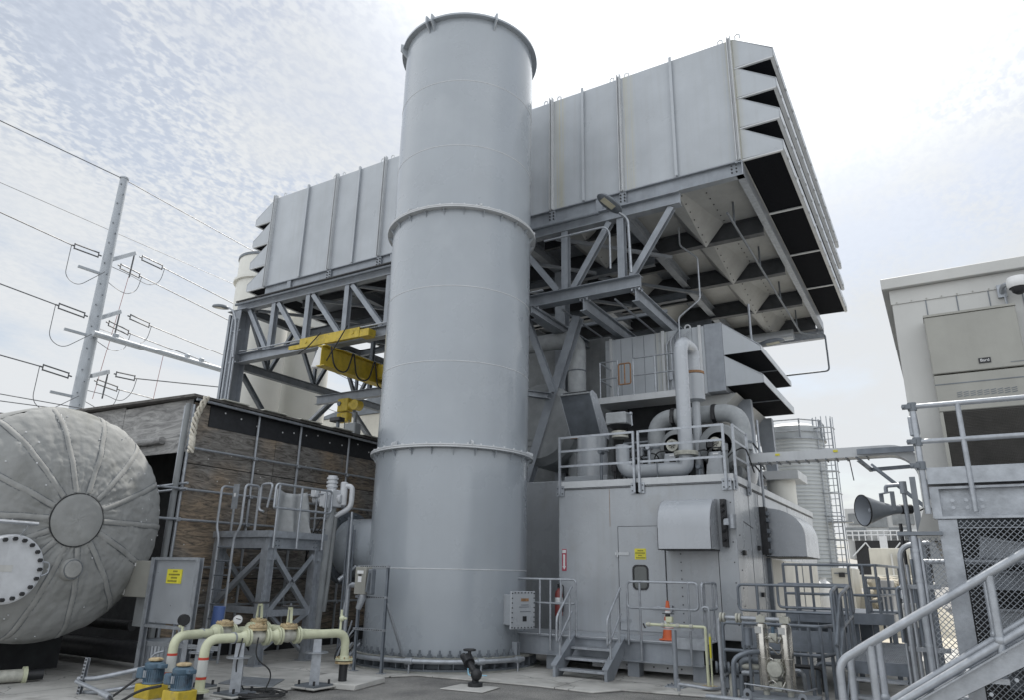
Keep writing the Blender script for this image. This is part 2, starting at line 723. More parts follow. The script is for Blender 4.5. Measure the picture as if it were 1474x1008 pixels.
def wnoise(scale, detail, dist=0.0, rough=.55, sx=None, off=None):
    n = N.new('ShaderNodeTexNoise')
    n.inputs['Scale'].default_value = scale
    n.inputs['Detail'].default_value = detail
    n.inputs['Distortion'].default_value = dist
    n.inputs['Roughness'].default_value = rough
    mp = N.new('ShaderNodeMapping')
    mp.inputs['Scale'].default_value = sx or (1, 1, 1)
    mp.inputs['Location'].default_value = off or (0, 0, 0)
    mp.inputs['Rotation'].default_value = (0, 0, .5)
    L.new(cmb.outputs[0], mp.inputs['Vector'])
    L.new(mp.outputs[0], n.inputs['Vector'])
    return n.outputs['Fac']


def mrange(f, a, b, lo=0.0, hi=1.0):
    n = N.new('ShaderNodeMapRange')
    n.interpolation_type = 'SMOOTHSTEP'
    for i, q in enumerate((a, b, lo, hi)):
        n.inputs[i+1].default_value = q
    L.new(f, n.inputs[0])
    return n.outputs[0]


small = wnoise(58, 2.5, .35, .5, (1.0, .66, 1))          # rippled high cloud (mackerel sky)
small2 = wnoise(125, 2.0, .3, .5, (1.0, .7, 1), (3, 8, 0))
mid = wnoise(2.3, 5.0, .4, .6, (1, .7, 1), (4.2, 1.7, 0))
big = wnoise(.8, 3.0, .2, .5, (1, 1, 1), (2.1, 3.3, 0))
cover = mrange(math_n('ADD', math_n('MULTIPLY', mid, .6), math_n('MULTIPLY', big, .7)), .34, .68)
rp_ = math_n('ADD', math_n('MULTIPLY', small, .7), math_n('MULTIPLY', small2, .3))
patch = mrange(wnoise(1.6, 3.0, .2, .5, (1, 1, 1), (7.7, 2.2, 0)), .38, .62, .25, 1.0)
patch = math_n('MULTIPLY', patch, mrange(sep.outputs['Z'], .28, .56, .08, 1.0))
rip0 = mrange(rp_, .36, .62, .30, 1.0)
rip = math_n('ADD', math_n('MULTIPLY', rip0, patch), math_n('SUBTRACT', 1.0, patch))
dotn = N.new('ShaderNodeVectorMath')
dotn.operation = 'DOT_PRODUCT'
L.new(tc.outputs['Generated'], dotn.inputs[0])
dotn.inputs[1].default_value = sd
glow = mrange(dotn.outputs['Value'], .80, 1.0)           # thin cloud is brighter towards the sun
glow2 = math_n('MULTIPLY', glow, glow)
veil = mrange(sep.outputs['Z'], .0, .5, .58, .50)        # milky air near the horizon
amt = math_n('MAXIMUM', math_n('MULTIPLY', cover, rip), veil)
amt = math_n('MINIMUM', math_n('ADD', amt, math_n('MULTIPLY', glow2, .45)), 1.0)
back = mrange(sep.outputs['Y'], -.25, .25, 1.0, 0.0)      # added brighter cloud behind the camera, lights the shaded front faces
amt = math_n('MAXIMUM', amt, math_n('MULTIPLY', back, .85))
cb = math_n('ADD', 6.35, math_n('MULTIPLY', glow2, 7.0))
cb = math_n('ADD', cb, math_n('MULTIPLY', back, 4.2))
rmul = mrange(rp_, .34, .62, -.11, .05)
cb = math_n('MULTIPLY', cb, math_n('ADD', 1.0, math_n('MULTIPLY', rmul, patch)))
cc = N.new('ShaderNodeVectorMath')
cc.operation = 'SCALE'
cc.inputs[0].default_value = (.94, .97, 1.0)
L.new(cb, cc.inputs['Scale'])
sk = N.new('ShaderNodeVectorMath')
sk.operation = 'SCALE'
hs_ = N.new('ShaderNodeHueSaturation')
hs_.inputs['Saturation'].default_value = .78
L.new(sky.outputs[0], hs_.inputs['Color'])
L.new(hs_.outputs[0], sk.inputs[0])
sk.inputs['Scale'].default_value = 1.0
mx = N.new('ShaderNodeMix')
mx.data_type = 'RGBA'
L.new(amt, mx.inputs[0])
L.new(sk.outputs[0], mx.inputs[6])
L.new(cc.outputs[0], mx.inputs[7])
L.new(mx.outputs[2], bg.inputs['Color'])
bg.inputs['Strength'].default_value = .09
sc.view_settings.view_transform = 'Standard'
sc.view_settings.look = 'None'
sc.view_settings.exposure = 0.55
sc.view_settings.gamma = 1
sc.cycles.max_bounces = 6
sc.cycles.diffuse_bounces = 2
sc.cycles.use_denoising = True
# ================================================================ SETTING: ground
g = MB()
g.quad((-900, -60, -.004), (900, -60, -.004), (900, 1500, -.004), (-900, 1500, -.004))
struct(g.build('ground', 'asphalt'))
s = MB()
edge = [(-45, 2, 0), (-11.2, 2, 0), (-9.75, 7.4, 0), (-9.5, 11.0, 0), (-9.0, 11.75, 0), (-6.6, 12.0, 0), (-5.45, 11.95, 0), (-5.15, 12.5, 0),
        (-3.6, 12.75, 0), (-3.4, 11.2, 0), (4, 11.2, 0), (4, 46, 0), (-45, 46, 0)]
s.prism([V(p)+V((0, 0, 0)) for p in edge], (0, 0, .03))
struct(s.build('pavement', 'concrete', bev=.01))
s = MB()
s.quad((-7.5, 26, .036), (3.9, 26, .036), (3.9, 45.9, .036), (-7.5, 45.9, .036))
struct(s.build('yard_ground', 'sand'))


def slab(name, label, pts, h, mt='pad', z=.0):
    o = MB().prism([(x, y, z) for x, y in pts], (0, 0, h)).build(name, mt, bev=.012)
    tag(o, label, 'concrete pad')
    return o


slab('concrete_pad', 'square pale concrete pad under the black end of the green pipe', [(-9.95, 9.55), (-8.75, 9.75), (-8.95, 10.75), (-10.1, 10.6)], .09)
slab('concrete_pad', 'small white concrete pad set in the asphalt under the black valve', [(-7.75, 10.75), (-6.95, 10.85), (-7.0, 11.5), (-7.75, 11.4)], .02)
o = MB().prism([(-10.9, 8.75, .034), (-9.9, 9.0, .034), (-10.4, 9.75, .034), (-11.3, 9.5, .034)], (0, 0, .012)).build('cover_plate', 'galv', bev=.004)
tag(o, 'flat grey steel cover plate lying on the concrete beside the cable coil', 'cover plate')

# ================================================================ EXHAUST STACK
SX, SY, SR = -9.92, 13.87, 1.8
st = thing('exhaust_stack', 'tall grey cylindrical exhaust stack with bolted ring flanges in the middle of the yard', 'chimney', (SX, SY, 0))
sc_c = (SX, SY, 0)
for (a, b) in ((.30, 4.47), (4.53, 10.25), (10.31, 15.9)):
    m = MB()
    prof = []
    for k in range(9):
        prof.append((SR, a+(b-a)*k/8))
    m.lathe(prof, sc_c, 96)
    m.build('shell_section', 'stack_paint', st, smooth=60)
m = MB()
m.lathe([(SR-.02, 15.9), (SR-.02, 10)], sc_c, 64)
m.build('inner_liner', 'dark_steel', st)
for z in (1.96, 6.42, 8.26, 12.02, 13.93):
    m = MB().lathe([(SR-.004, z-.014), (SR+.007, z-.006), (SR+.007, z+.006), (SR-.004, z+.014)], sc_c, 96)
    m.build('weld_seam', 'trim_paint', st)
for z in (4.5, 10.28):
    m = MB().lathe([(SR-.01, z-.035), (SR+.14, z-.035), (SR+.14, z-.004), (SR-.01, z-.004)], sc_c, 96)
    m.lathe([(SR-.01, z+.004), (SR+.14, z+.004), (SR+.14, z+.035), (SR-.01, z+.035)], sc_c, 96)
    m.lathe([(SR+.09, z-.004), (SR+.09, z+.004)], sc_c, 96)
    fl = m.build('ring_flange', 'trim_paint', st, smooth=30)
    L_ = []
    for k in range(40):
        w_ = 2*PI*k/40
        d = V((math.cos(w_), math.sin(w_), 0))
        L_.append((V((SX, SY, z+.034))+d*(SR+.1), Z1))
    bolts(fl, 'flange_bolt', 'trim_paint', L_, .022, .035)
    gu = None
    for k in range(24):
        w_ = 2*PI*(k+.4)/24
        d = V((math.cos(w_), math.sin(w_), 0))
        t = V((-d.y, d.x, 0))*.006
        c = V((SX, SY, z-.035))
        m = MB().prism([c+d*SR-t, c+d*(SR+.11)-t, c+d*SR-V((0, 0, .16))-t], t*2)
        m.build('gusset', 'stack_paint', fl, smooth=0)
    for az in (200, 262, 318, 20):
        d = V((math.cos(R(az)), math.sin(R(az)), 0))
        t = V((-d.y, d.x, 0))
        c = V((SX, SY, z))+d*(SR+.01)
        q = MB().prism([c-t*.02+V((0, 0, .04)), c-t*.02+d*.14+V((0, 0, .04)), c-t*.02+d*.14+V((0, 0, .09)), c-t*.02+V((0, 0, .15))], t*.04)
        q.build('lifting_lug', 'trim_paint', st, smooth=0)
m = MB().lathe([(SR-.03, 15.9), (SR+.13, 15.9), (SR+.13, 15.955), (SR-.03, 15.955), (SR-.03, 15.9)], sc_c, 96)
m.lathe([(SR-.03, 15.955), (SR-.03, 15.975), (SR+.015, 15.975), (SR+.015, 15.955)], sc_c, 96)
m.build('top_rim', 'stack_paint', st, smooth=30)
for az in (228, 268, 273, 325):
    d = V((math.cos(R(az)), math.sin(R(az)), 0))
    t = V((-d.y, d.x, 0))
    c = V((SX, SY, 15.62))+d*(SR-.005)
    q = MB().prism([c-t*.02, c-t*.02+d*.2+V((0, 0, .2)), c-t*.02+d*.2+V((0, 0, .42)), c-t*.02+V((0, 0, .42))], t*.04)
    q.build('lifting_lug', 'stack_paint', st, smooth=0)
m = MB().lathe([(SR-.02, .25), (SR+.26, .25), (SR+.26, .295), (SR-.02, .295), (SR-.02, .25)], sc_c, 96)
m.build('base_ring', 'concrete_old', st, smooth=30)
m = MB().lathe([(SR+.04, .06), (SR+.04, .25)], sc_c, 64)
for k in range(44):
    w_ = 2*PI*k/44
    d = V((math.cos(w_), math.sin(w_), 0))
    t = V((-d.y, d.x, 0))*.008
    c = V((SX, SY, .06))
    m.prism([c+d*(SR+.04)-t, c+d*(SR+.24)-t, c+d*(SR+.24)-t+V((0, 0, .19)), c+d*(SR+.04)-t+V((0, 0, .19))], t*2)
m.lathe([(SR+.04, .055), (SR+.26, .055), (SR+.26, .085), (SR+.04, .085)], sc_c, 64)
m.build('base_stiffener', 'dark_steel', st, smooth=30)
m = MB().lathe([(SR-.05, .0), (SR+.36, .0), (SR+.33, .055), (SR-.05, .055)], sc_c, 96)
m.build('plinth', 'concrete_old', st, smooth=30)
for k in range(30):
    w_ = R(180+180*(k+.5)/30)
    d = V((math.cos(w_), math.sin(w_), 0))
    c = V((SX, SY, .295))+d*(SR+.12)
    m = MB().cyl(c, c+V((0, 0, .13)), .022, 8)
    m.bolt(c+V((0, 0, .012)), Z1, .05, .05)
    m.cbox(c+V((0, 0, .006)), .06, .06, .006)
    m.build('anchor_bolt', 'dark_steel', st, smooth=0)
# inlet nozzle on the left side
nz = V((-12.0, 13.55, 2.42))
m = MB().lathe([(.69, -.62), (.69, .9)], nz+V((.0, 0, 0)), 40, V((1, 0, 0)))
m.lathe([(.0, -.62), (.45, -.66), (.69, -.62)], nz, 40, V((1, 0, 0)))
noz = m.build('inlet_nozzle', 'stack_paint', st, smooth=50)
m = MB().lathe([(.67, -.80), (.86, -.80), (.86, -.66), (.67, -.66)], nz, 40, V((1, 0, 0)))
for k in range(26):
    w_ = 2*PI*k/26
    m.bolt(nz+V((-.66, math.cos(w_)*.79, math.sin(w_)*.79)), (1, 0, 0), .022, .05)
m.build('nozzle_flange', 'dark_steel', noz, smooth=30)
m = MB().cyl(nz+V((.05, -.5, -.42)), nz+V((-.15, -.85, -.75)), .055, 12)
m.build('drain_spout', 'galv', noz)

# pipe ring round the stack base
m = MB()
pts = []
for k in range(33):
    w_ = R(205+(352-205)*k/32)
    pts.append((SX+math.cos(w_)*(SR+.42), SY+math.sin(w_)*(SR+.40), .25))
m.tube(pts, .045, 10)
pr = tag(m.build('ring_pipe', 'galv'), 'thin grey pipe curving along the foot of the exhaust stack', 'pipe')
for k in (1, 9, 18, 26, 31):
    p = V(pts[k])
    d = (V(pts[min(k+1, 32)])-V(pts[k-1])).normalized()
    q = MB().cyl(p-d*.07, p+d*.07, .062, 10)
    q.build('coupling', 'galv', pr)
    q = MB().cyl((p.x, p.y, .03), (p.x, p.y, .21), .018, 8)
    q.build('pipe_support', 'galv', pr)

# ================================================================ INTAKE FILTER HOUSE
FX0, FX1, FY0, FY1, FZ0, FZ1 = -21.27, -3.2, 16.8, 30.0, 12.3, 16.12
fh = thing('filter_house', 'huge pale grey intake filter house with louvred hoods high on the steel frame', 'air intake', (-12.2, 16.8, 11.87))
m = MB().box(FX0, FX1, FY0, FY1, FZ0, FZ1)
m.build('wall_panel', 'panel_paint', fh, smooth=0, bev=.015)
heavy = [-21.2, -17.85, -15.5, -8.77, -6.52, -3.27]
light = [-19.35, -16.72, -14.42, -13.2, -11.1, -9.9, -7.70, -4.93]
for x in heavy:
    m = MB()
    m.box(x-.05, x-.035, FY0-.13, FY0-.002, FZ0-.02, FZ1+.08)
    m.box(x+.035, x+.05, FY0-.13, FY0-.002, FZ0-.02, FZ1+.08)
    m.box(x-.033, x+.033, FY0-.05, FY0-.002, FZ0, FZ1+.04)
    for k in range(26):
        z = FZ0+.12+k*.145
        m.bolt((x-.05, FY0-.09, z), (-1, 0, 0), .016, .012)
        m.bolt((x+.05, FY0-.09, z), (1, 0, 0), .016, .012)
    m.build('panel_joint', 'trim_paint', fh, smooth=0)
for x in light:
    m = MB().box(x-.012, x+.012, FY0-.085, FY0-.002, FZ0, FZ1+.05)
    m.box(x-.04, x+.04, FY0-.10, FY0-.087, FZ0, FZ1+.05)
    m.build('stiffener_rib', 'panel_paint', fh, smooth=0)
for x in heavy[1:]+[-21.0]:
    for dx in (-.25, .22):
        q = MB().tube([(x+dx-.06, FY0+.05, FZ1), (x+dx-.06, FY0+.05, FZ1+.11), (x+dx, FY0+.05, FZ1+.15), (x+dx+.06, FY0+.05, FZ1+.11), (x+dx+.06, FY0+.05, FZ1)], .018, 6)
        q.build('lifting_eye', 'trim_paint', fh)
HT = [(16.13, 15.43, 15.16), (15.19, 14.47, 14.20), (14.22, 13.53, 13.26), (13.26, 12.58, 12.31)]
for side in (1, -1):
    xi = FX1+.003 if side > 0 else FX0-.003
    ow = 1.04*side
    for zi, zo, zb in HT:
        m = MB()
        y0, y1 = FY0+.004, FY1-.05
        t = .02
        # sheet-metal hood: sloped top, front lip, two cheeks; open below
        m.hexa([(xi, y0, zi-t), (xi+ow, y0, zo-t), (xi+ow, y1, zo-t), (xi, y1, zi-t), (xi, y0, zi), (xi+ow, y0, zo), (xi+ow, y1, zo), (xi, y1, zi)])
        m.box(min(xi+ow, xi+ow-side*t), max(xi+ow, xi+ow-side*t), y0, y1, zb, zo-t)
        for yy in (y0, y1-t):
            m.prism([(xi, yy, zi-t-.002), (xi+ow-side*t*1.2, yy, zo-t-.002), (xi+ow-side*t*1.2, yy, zb), (xi, yy, zb+.02)], (0, t, 0))
        h = m.build('rain_hood', 'panel_paint', fh, smooth=0, bev=.004)
        m = MB()
        m.box(min(xi+ow-side*.1, xi+ow-side*.021), max(xi+ow-side*.1, xi+ow-side*.021), y0+.02, y1-.02, zb-.035, zb-.003)
        m.box(min(xi, xi+ow*.97), max(xi, xi+ow*.97), y0-.012, y0+.055, zb-.04, zb-.004)
        for k in range(1, 4):
            yy = FY0+k*3.3
            m.box(min(xi+side*.01, xi+ow-side*.1), max(xi+side*.01, xi+ow-side*.1), yy-.045, yy+.045, zb-.035, zb-.005)
        for k in range(12):
            yy = FY0+1.1*k+.5
            m.box(min(xi+ow+side*.001, xi+ow+side*.03), max(xi+ow+side*.001, xi+ow+side*.03), yy-.05, yy+.05, zb-.03, zb+.02)
        m.build('hood_trim', 'trim_paint', h, smooth=0)
        m = MB().box(min(xi+side*.003, xi+ow*.965), max(xi+side*.003, xi+ow*.965), y0+.06, y1-.03, zb+.012, zb+.03)
        m.build('screen', 'screen', h, smooth=0)
# bottom frame
m = MB()
m.ibeam((FX0, FY0+.08, 12.08), (FX1+.002, FY0+.08, 12.08), .22, .42, .022)
for x in heavy+[-19.9, -14.9, -14.0, -7.25]:
    if FX0+.1 < x < FX1-.1:
        m.box(x-.1, x+.1, FY0-.01, FY0+.06, 11.895, 12.265)
m.build('bottom_beam', 'frame_steel', fh, smooth=0)
m = MB()
m.chan((FX1-.09, FY0-.03, 12.07), (FX1-.09, FY1+.8, 12.07), .18, .40, .02, side=1)
m.build('side_beam', 'galv', fh, smooth=0)
L_ = []
for x in heavy[1:5]+[-3.42]:
    for dz in (.1, 0, -.1):
        for dx in (-.06, .06):
            L_.append((V((x+dx, FY0-.02, 12.08+dz)), V((0, -1, 0))))
bolts(fh, 'splice_bolt', 'black', L_, .025, .025)
for k in range(1, 5):
    y = FY0+k*3.3-(.1 if k == 4 else 0)
    m = MB().ibeam((FX0+.2, y, 11.97), (FX1-.2, y, 11.97), .24, .56, .02)
    m.build('cross_beam', 'beam_shaded', fh, smooth=0)
for k in range(4):
    y = FY0+k*3.3+1.65
    for x0_, x1_ in ((-9.9, -6.9), (-14, -10.3), (-20.9, -14.3)):
        MB().ibeam((x0_, y, 12.06), (x1_, y, 12.06), .14, .3, .016).build('joist', 'beam_shaded', fh, smooth=0)
for x in (-6.75, -10.2, -14.2, -17.8):
    m = MB().ibeam((x, FY0+.3, 11.98), (x, FY1, 11.98), .24, .36, .02)
    m.build('floor_beam', 'frame_steel', fh, smooth=0)
MB().box(-6.7, FX1-.2, FY0+.2, FY1-.1, 12.262, 12.296).build('floor_panel', 'hopper', fh, smooth=0)
MB().box(FX0+.05, -6.71, FY0+.2, FY1-.1, 12.262, 12.296).build('floor_panel', 'frame_steel', fh, smooth=0)  # darker material here paints in the shade of the left underside
for k in range(4):
    ya, yb = FY0+k*3.3+.3, FY0+(k+1)*3.3-.14
    for xm, hw in ((-5.1, .58), (-8.4, .8)):
        m = MB()
        y0_, y1_ = ya-.1, yb+.02
        A = (xm, y1_, 11.58)
        NL, NM, NR = (xm-hw, y0_, 12.262), (xm-.02, y0_, 12.2), (xm+hw, y0_, 12.262)
        FL, FR = (xm-hw, y1_, 12.262), (xm+hw, y1_, 12.262)
        m.add([NL, NM, NR, FR, FL, A], [(0, 1, 5, 4), (1, 2, 3, 5), (4, 5, 3)])
        hp_ = m.build('drain_hopper', 'hopper', fh, smooth=0)
        L_ = []
        for j in range(8):
            t = (j+.5)/8
            L_.append((V(NR).lerp(V(FR), t)+V((.06, 0, -.0)), -Z1))
            L_.append((V(NM).lerp(V(A), t)+V((.05, 0, .06)), V((.6, 0, -.8))))
        bolts(hp_, 'bolt', 'black', L_, .02, .02)
m = MB()
for k in range(4):
    y = FY0+3.3*k+2.0
    m.cyl((-3.95, y, 12.25), (-3.95, y, 11.55), .03, 8)
m.pipe([(-3.95, FY0+1.2, 11.52), (-3.95, FY1-.6, 11.52), (-3.7, FY1-.3, 11.5), (-3.1, FY1, 11.5), (-3.1, FY1, 9.9), (-5.2, FY1, 9.9)], .035, .15)
m.build('drain_pipe', 'dark_steel', fh)
m = MB()
m.cyl((-9, FY1-.7, 11.45), (-4.2, FY1-.7, 11.45), .22, 16)
m.build('header_duct', 'alu_sheet', fh)
m = MB().ibeam((-22, FY1+.65, 11.75), (FX1, FY1+.65, 11.75), .25, .45)
m.build('rear_beam', 'galv', fh, smooth=0)

# ================================================================ SUPPORT FRAME
fr = thing('support_frame', 'grey steel truss frame on columns carrying the filter house above the yard', 'steel frame', (-22.4, 16.85, 0))
TY = 16.86


def beam(name, p, q, w_, h_, mt='frame_steel', par=None, t=.018, up=Z1):
    return MB().ibeam(p, q, w_, h_, t, up).build(name, mt, par or fr, smooth=0)


beam('top_chord', (-22.75, TY, 11.66), (-4.9, TY, 11.66), .28, .36)
beam('bottom_chord', (-22.2, TY, 9.47), (-6.1, TY, 9.47), .34, .36)
MB().tube([(-22.0, TY-.19, 9.72), (-9.0, TY-.19, 9.72)], .03, 8).build('conduit', 'rail_galv', fr)
MB().tube([(-22.6, TY-.22, 11.72), (-7.2, TY-.22, 11.72)], .045, 8).build('conduit', 'dark_steel', fr)
MB().tube([(-22.6, TY-.19, 11.86), (-12.2, TY-.19, 11.86)], .04, 8).build('conduit', 'black', fr)
verts = [-20.55, -18.75, -16.85, -14.95, -13.0, -8.35, -6.62]
for x in verts:
    beam('truss_post', (x, TY, 9.65), (x, TY, 11.48), .2, .2, up=V((0, 1, 0)))
tops = [-22.15]+verts[:5]
for a, b in zip(tops, verts[:5]+[-11.2]):
    beam('truss_diagonal', (a+.2, TY, 11.46), (b-.2, TY, 9.68), .17, .17, up=V((0, 1, 0)))
for a, b in (((-8.1, 9.67), (-6.95, 11.45)), ((-6.35, 9.67), (-5.15, 11.45)), ((-9.9, 11.4), (-8.6, 9.67))):
    beam('truss_diagonal', (a[0], TY, a[1]), (b[0], TY, b[1]), .17, .17, up=V((0, 1, 0)))
# columns
CXL = -22.42
for (x, y, zt) in ((CXL, TY, 11.45), (CXL, 29.6, 11.45), (-9.75, 19.4, 11.45), (-9.75, 29.6, 11.45)):
    m = MB().ibeam((x, y, 0.03), (x, y, zt), .5 if x == CXL else .36, .5 if x == CXL else .36, .026, up=V((0, 1, 0)))
    m.cbox((x, y, .045), .35, .35, .02)
    m.build('column', 'frame_steel', fr, smooth=0)
MB().box(-22.95, -21.9, TY-.27, TY+.27, 11.46, 11.49).build('cap_plate', 'frame_steel', fr, smooth=0)
m = MB()
for x in (-22.53, -22.3, -22.15):
    m.tube([(x, TY-.3, 4.0), (x, TY-.3, 11.1)], .035, 8)
for z in (7.2, 9.3, 10.6):
    m.box(-22.62, -22.05, TY-.275, TY-.255, z-.03, z+.03)
m.build('conduit', 'rail_galv', fr)
m = MB().ibeam((-22.95, TY-.05, .05), (-22.95, TY-.05, 11.4), .12, .2, up=V((0, 1, 0)))
m.build('side_strut', 'frame_steel', fr, smooth=0)
# side truss along Y at the left column line
for z in (9.3, 11.6):
    beam('side_chord', (CXL, TY+.3, z), (CXL, 29.4, z), .24, .3, 'dark_steel')
ys = [TY+.3, 19.6, 22.2, 24.8, 27.2, 29.4]
for i in range(5):
    a, b = ys[i], ys[i+1]
    mid = (a+b)/2
    beam('side_web', (CXL, a+.1, 11.45), (CXL, mid, 9.45), .14, .14, 'dark_steel')
    beam('side_web', (CXL, mid+.12, 9.45), (CXL, b-.1, 11.45), .14, .14, 'dark_steel')
    beam('side_web', (CXL, mid, 9.47), (CXL, mid, 11.44), .12, .12, 'dark_steel', up=V((0, 1, 0)))
beam('column_brace', (CXL, 22.2, 9.1), (CXL, TY+.5, 4.2), .2, .2)
beam('column_brace', (CXL, TY+.4, 9.0), (CXL, 21.5, 4.6), .16, .16, 'dark_steel')
beam('column_brace', (CXL, 23.0, 9.1), (CXL, 29.3, 4.2), .2, .2)
# transverse beams under the roof frame
for y in (20.1, 23.4, 26.7, 29.6):
    beam('transverse_beam', (CXL+.2, y, 11.55), (-6.8, y, 11.55), .2, .3, 'dark_steel')
for i in range(6):
    xa, xb = -21.8+i*2.6, -21.8+(i+1)*2.6
    MB().angle((xa, 17.1, 11.5), (xb, 20.0, 11.5), .1).build('plan_brace', 'frame_steel', fr, smooth=0)
    MB().angle((xa, 20.2, 11.42), (xb, 23.2, 11.42), .1).build('plan_brace', 'dark_steel', fr, smooth=0)
# runway beams hung under the bottom chord on the right
for x, y1 in ((-6.22, 27.5), (-7.75, 27.5), (-9.3, 27.5)):
    beam('runway_beam', (x, TY-.15, 9.08), (x, y1, 9.08), .2, .38, t=.024)
    m = MB()
    m.box(x-.14, x+.14, TY-.2, TY+.12, 9.275, 9.285)
    for dx in (-.1, .1):
        for dy in (-.12, .04):
            m.cyl((x+dx, TY+dy, 9.2), (x+dx, TY+dy, 9.27), .03, 6)
    m.build('beam_clamp', 'galv', fr, smooth=0)
for x in (-6.95, -8.6):
    MB().tube([(x, TY+.2, 9.2), (x, 26, 9.2)], .03, 6).build('conduit', 'galv', fr)
for y in (19, 21, 23.4):
    MB().angle((-9.4, y, 9.35), (-6.1, y, 9.35), .09).build('plan_brace', 'frame_steel', fr, smooth=0)
# braces beside the stack
YB = 17.6
p1, p2 = AY(816, 509, YB), AY(768, 665, YB)
beam('brace', p1+(p1-p2)*.35, p2+(p2-p1)*1.3, .26, .26, up=V((0, 1, 0)))
p1, p2 = AY(760, 462, YB-.5), AY(797, 566, YB-.5)
beam('brace', p1+(p1-p2)*.4, p2, .17, .17, up=V((0, 1, 0)))
p1 = AY(800, 572, YB)
beam('brace_tie', (p1.x, p1.y+.1, p1.z), (p1.x-1.6, 15.9, p1.z+.1), .17, .17)
p1 = AY(764, 445, 16.2)
beam('brace_tie', p1, (p1.x+.05, 21.5, p1.z), .17, .22)
p1 = AY(764, 640, YB)
beam('brace_tie', (p1.x+.1, p1.y, p1.z), (p1.x-3.2, p1.y, p1.z), .2, .2)
# diagonal lattice far right at the rear of the frame
beam('brace', (-9.7, 29.5, 9), (-5, 29.5, 4.5), .2, .2, up=V((0, 1, 0)))
# ================================================================ TURBINE ENCLOSURE
EX0, EX1, EY0, EY1, EZ0, EZ1 = -7.8, -3.7, 15.3, 25.6, .70, 3.84
en = thing('turbine_enclosure', 'grey steel machine enclosure with a windowed door and two curved air cowls', 'machine housing', (-5.75, 15.3, 0))
m = MB().box(EX0, EX1, EY0, EY1, EZ0, EZ1)
m.build('wall', 'house_paint', en, smooth=0, bev=.012)
m = MB().box(EX0-.02, EX1+.025, EY0-.025, EY1, EZ1+.003, EZ1+.16)
m.build('roof_trim', 'trim_paint', en, smooth=0, bev=.008)
MB().box(EX0+.15, EX1-.12, EY0+.12, EY1-.1, EZ1+.163, EZ1+.17).build('roof', 'dark_steel', en, smooth=0)
MB().box(EX0-.01, EX1+.015, EY0-.018, EY0-.002, EZ1-.035, EZ1-.02).build('trim_strip', 'black', en, smooth=0)
MB().box(EX1+.003, EX1+.02, EY0, EY1, EZ1-.035, EZ1-.02).build('trim_strip', 'black', en, smooth=0)
for x in (-6.5, -4.62, -4.1):
    if x == -4.1:
        MB().box(x-.006, x+.006, EY0-.006, EY0-.001, EZ0, 2.42).build('panel_seam', 'black', en, smooth=0)
    elif x == -6.5:
        MB().box(x-.004, x+.004, EY0-.004, EY0-.001, 2.95, EZ1-.05).build('panel_seam', 'rust', en, smooth=0)
L_ = [(V((-4.9, EY0, 1.0+.17*k)), V((0, -1, 0))) for k in range(9)] + [(V((-3.78, EY0, 1.0+.4*k)), V((0, -1, 0))) for k in range(7)]
bolts(en, 'panel_bolt', 'black', L_, .014, .01)
for y in (16.6, 17.55, 21.2):
    MB().box(EX1+.001, EX1+.006, y-.006, y+.006, EZ0, EZ1-.04).build('panel_seam', 'dark_steel', en, smooth=0)
bolts(en, 'panel_bolt', 'black', [(V((EX1, 15.55, 1.0+.35*k)), V((1, 0, 0))) for k in range(6)] + [(V((EX1, 16.0+.1*k, 3.05-.01*k)), V((1, 0, 0))) for k in range(9)], .014, .012)
# door
m = MB().box(-6.30, -5.24, EY0-.03, EY0-.004, .78, 2.94)
dr = m.build('door', 'house_paint', en, smooth=0, bev=.006)
m = MB()
for (a, b, c, d) in ((-6.312, -6.302, .78, 2.95), (-5.238, -5.228, .78, 2.95), (-6.312, -5.228, 2.942, 2.952)):
    m.box(a, b, EY0-.02, EY0-.003, c, d)
m.build('door_gap', 'black', dr, smooth=0)


def rrect(cx, cz, hx, hz, r, n=6):
    o = []
    for (sx, sz, a0) in ((1, 1, 0), (-1, 1, 90), (-1, -1, 180), (1, -1, 270)):
        for k in range(n+1):
            a = R(a0+90*k/n)
            o.append((cx+sx*(hx-r)+math.cos(a)*r, cz+sz*(hz-r)+math.sin(a)*r))
    return o


wc = AY(922, 832, EY0-.04)
ring_o = rrect(wc.x, wc.z, .18, .26, .1)
ring_i = rrect(wc.x, wc.z, .145, .225, .075)
m = MB()
n_ = len(ring_o)
vs = [(x, EY0-.05, z) for x, z in ring_o]+[(x, EY0-.05, z) for x, z in ring_i]+[(x, EY0-.031, z) for x, z in ring_o]+[(x, EY0-.031, z) for x, z in ring_i]
fs = []
for k in range(n_):
    j = (k+1) % n_
    fs += [(k, j, n_+j, n_+k), (k, 2*n_+k, 2*n_+j, j), (n_+k, n_+j, 3*n_+j, 3*n_+k)]
m.add(vs, fs)
win = m.build('window', 'black', dr, smooth=30)
m = MB().add([(x, EY0-.036, z) for x, z in ring_i], [tuple(range(n_))])
m.build('pane', 'glass', win, smooth=0)
for (x, z, hand) in ((-6.32, 2.36, 0), (-6.32, .98, 0)):
    m = MB().box(x-.06, x+.27, EY0-.045, EY0-.031, z-.03, z+.03)
    m.cyl((x+.0, EY0-.05, z-.07), (x+.0, EY0-.05, z+.07), .02, 8)
    m.build('hinge', 'trim_paint' if z > 2 else 'galv', dr, smooth=30)
m = MB().tube([(-5.55, EY0-.06, 1.26), (-5.4, EY0-.09, 1.28), (-5.2, EY0-.07, 1.265)], [.018, .026, .026], 8)
m.box(-5.24, -5.12, EY0-.08, EY0-.004, 1.2, 1.32)
m.build('handle', 'galv', dr)
sg = MB().box(-5.92, -5.66, EY0-.036, EY0-.0305, 2.24, 2.47)
sgo = sg.build('warning_sign', 'sign_yellow', dr, smooth=0)
m = MB()
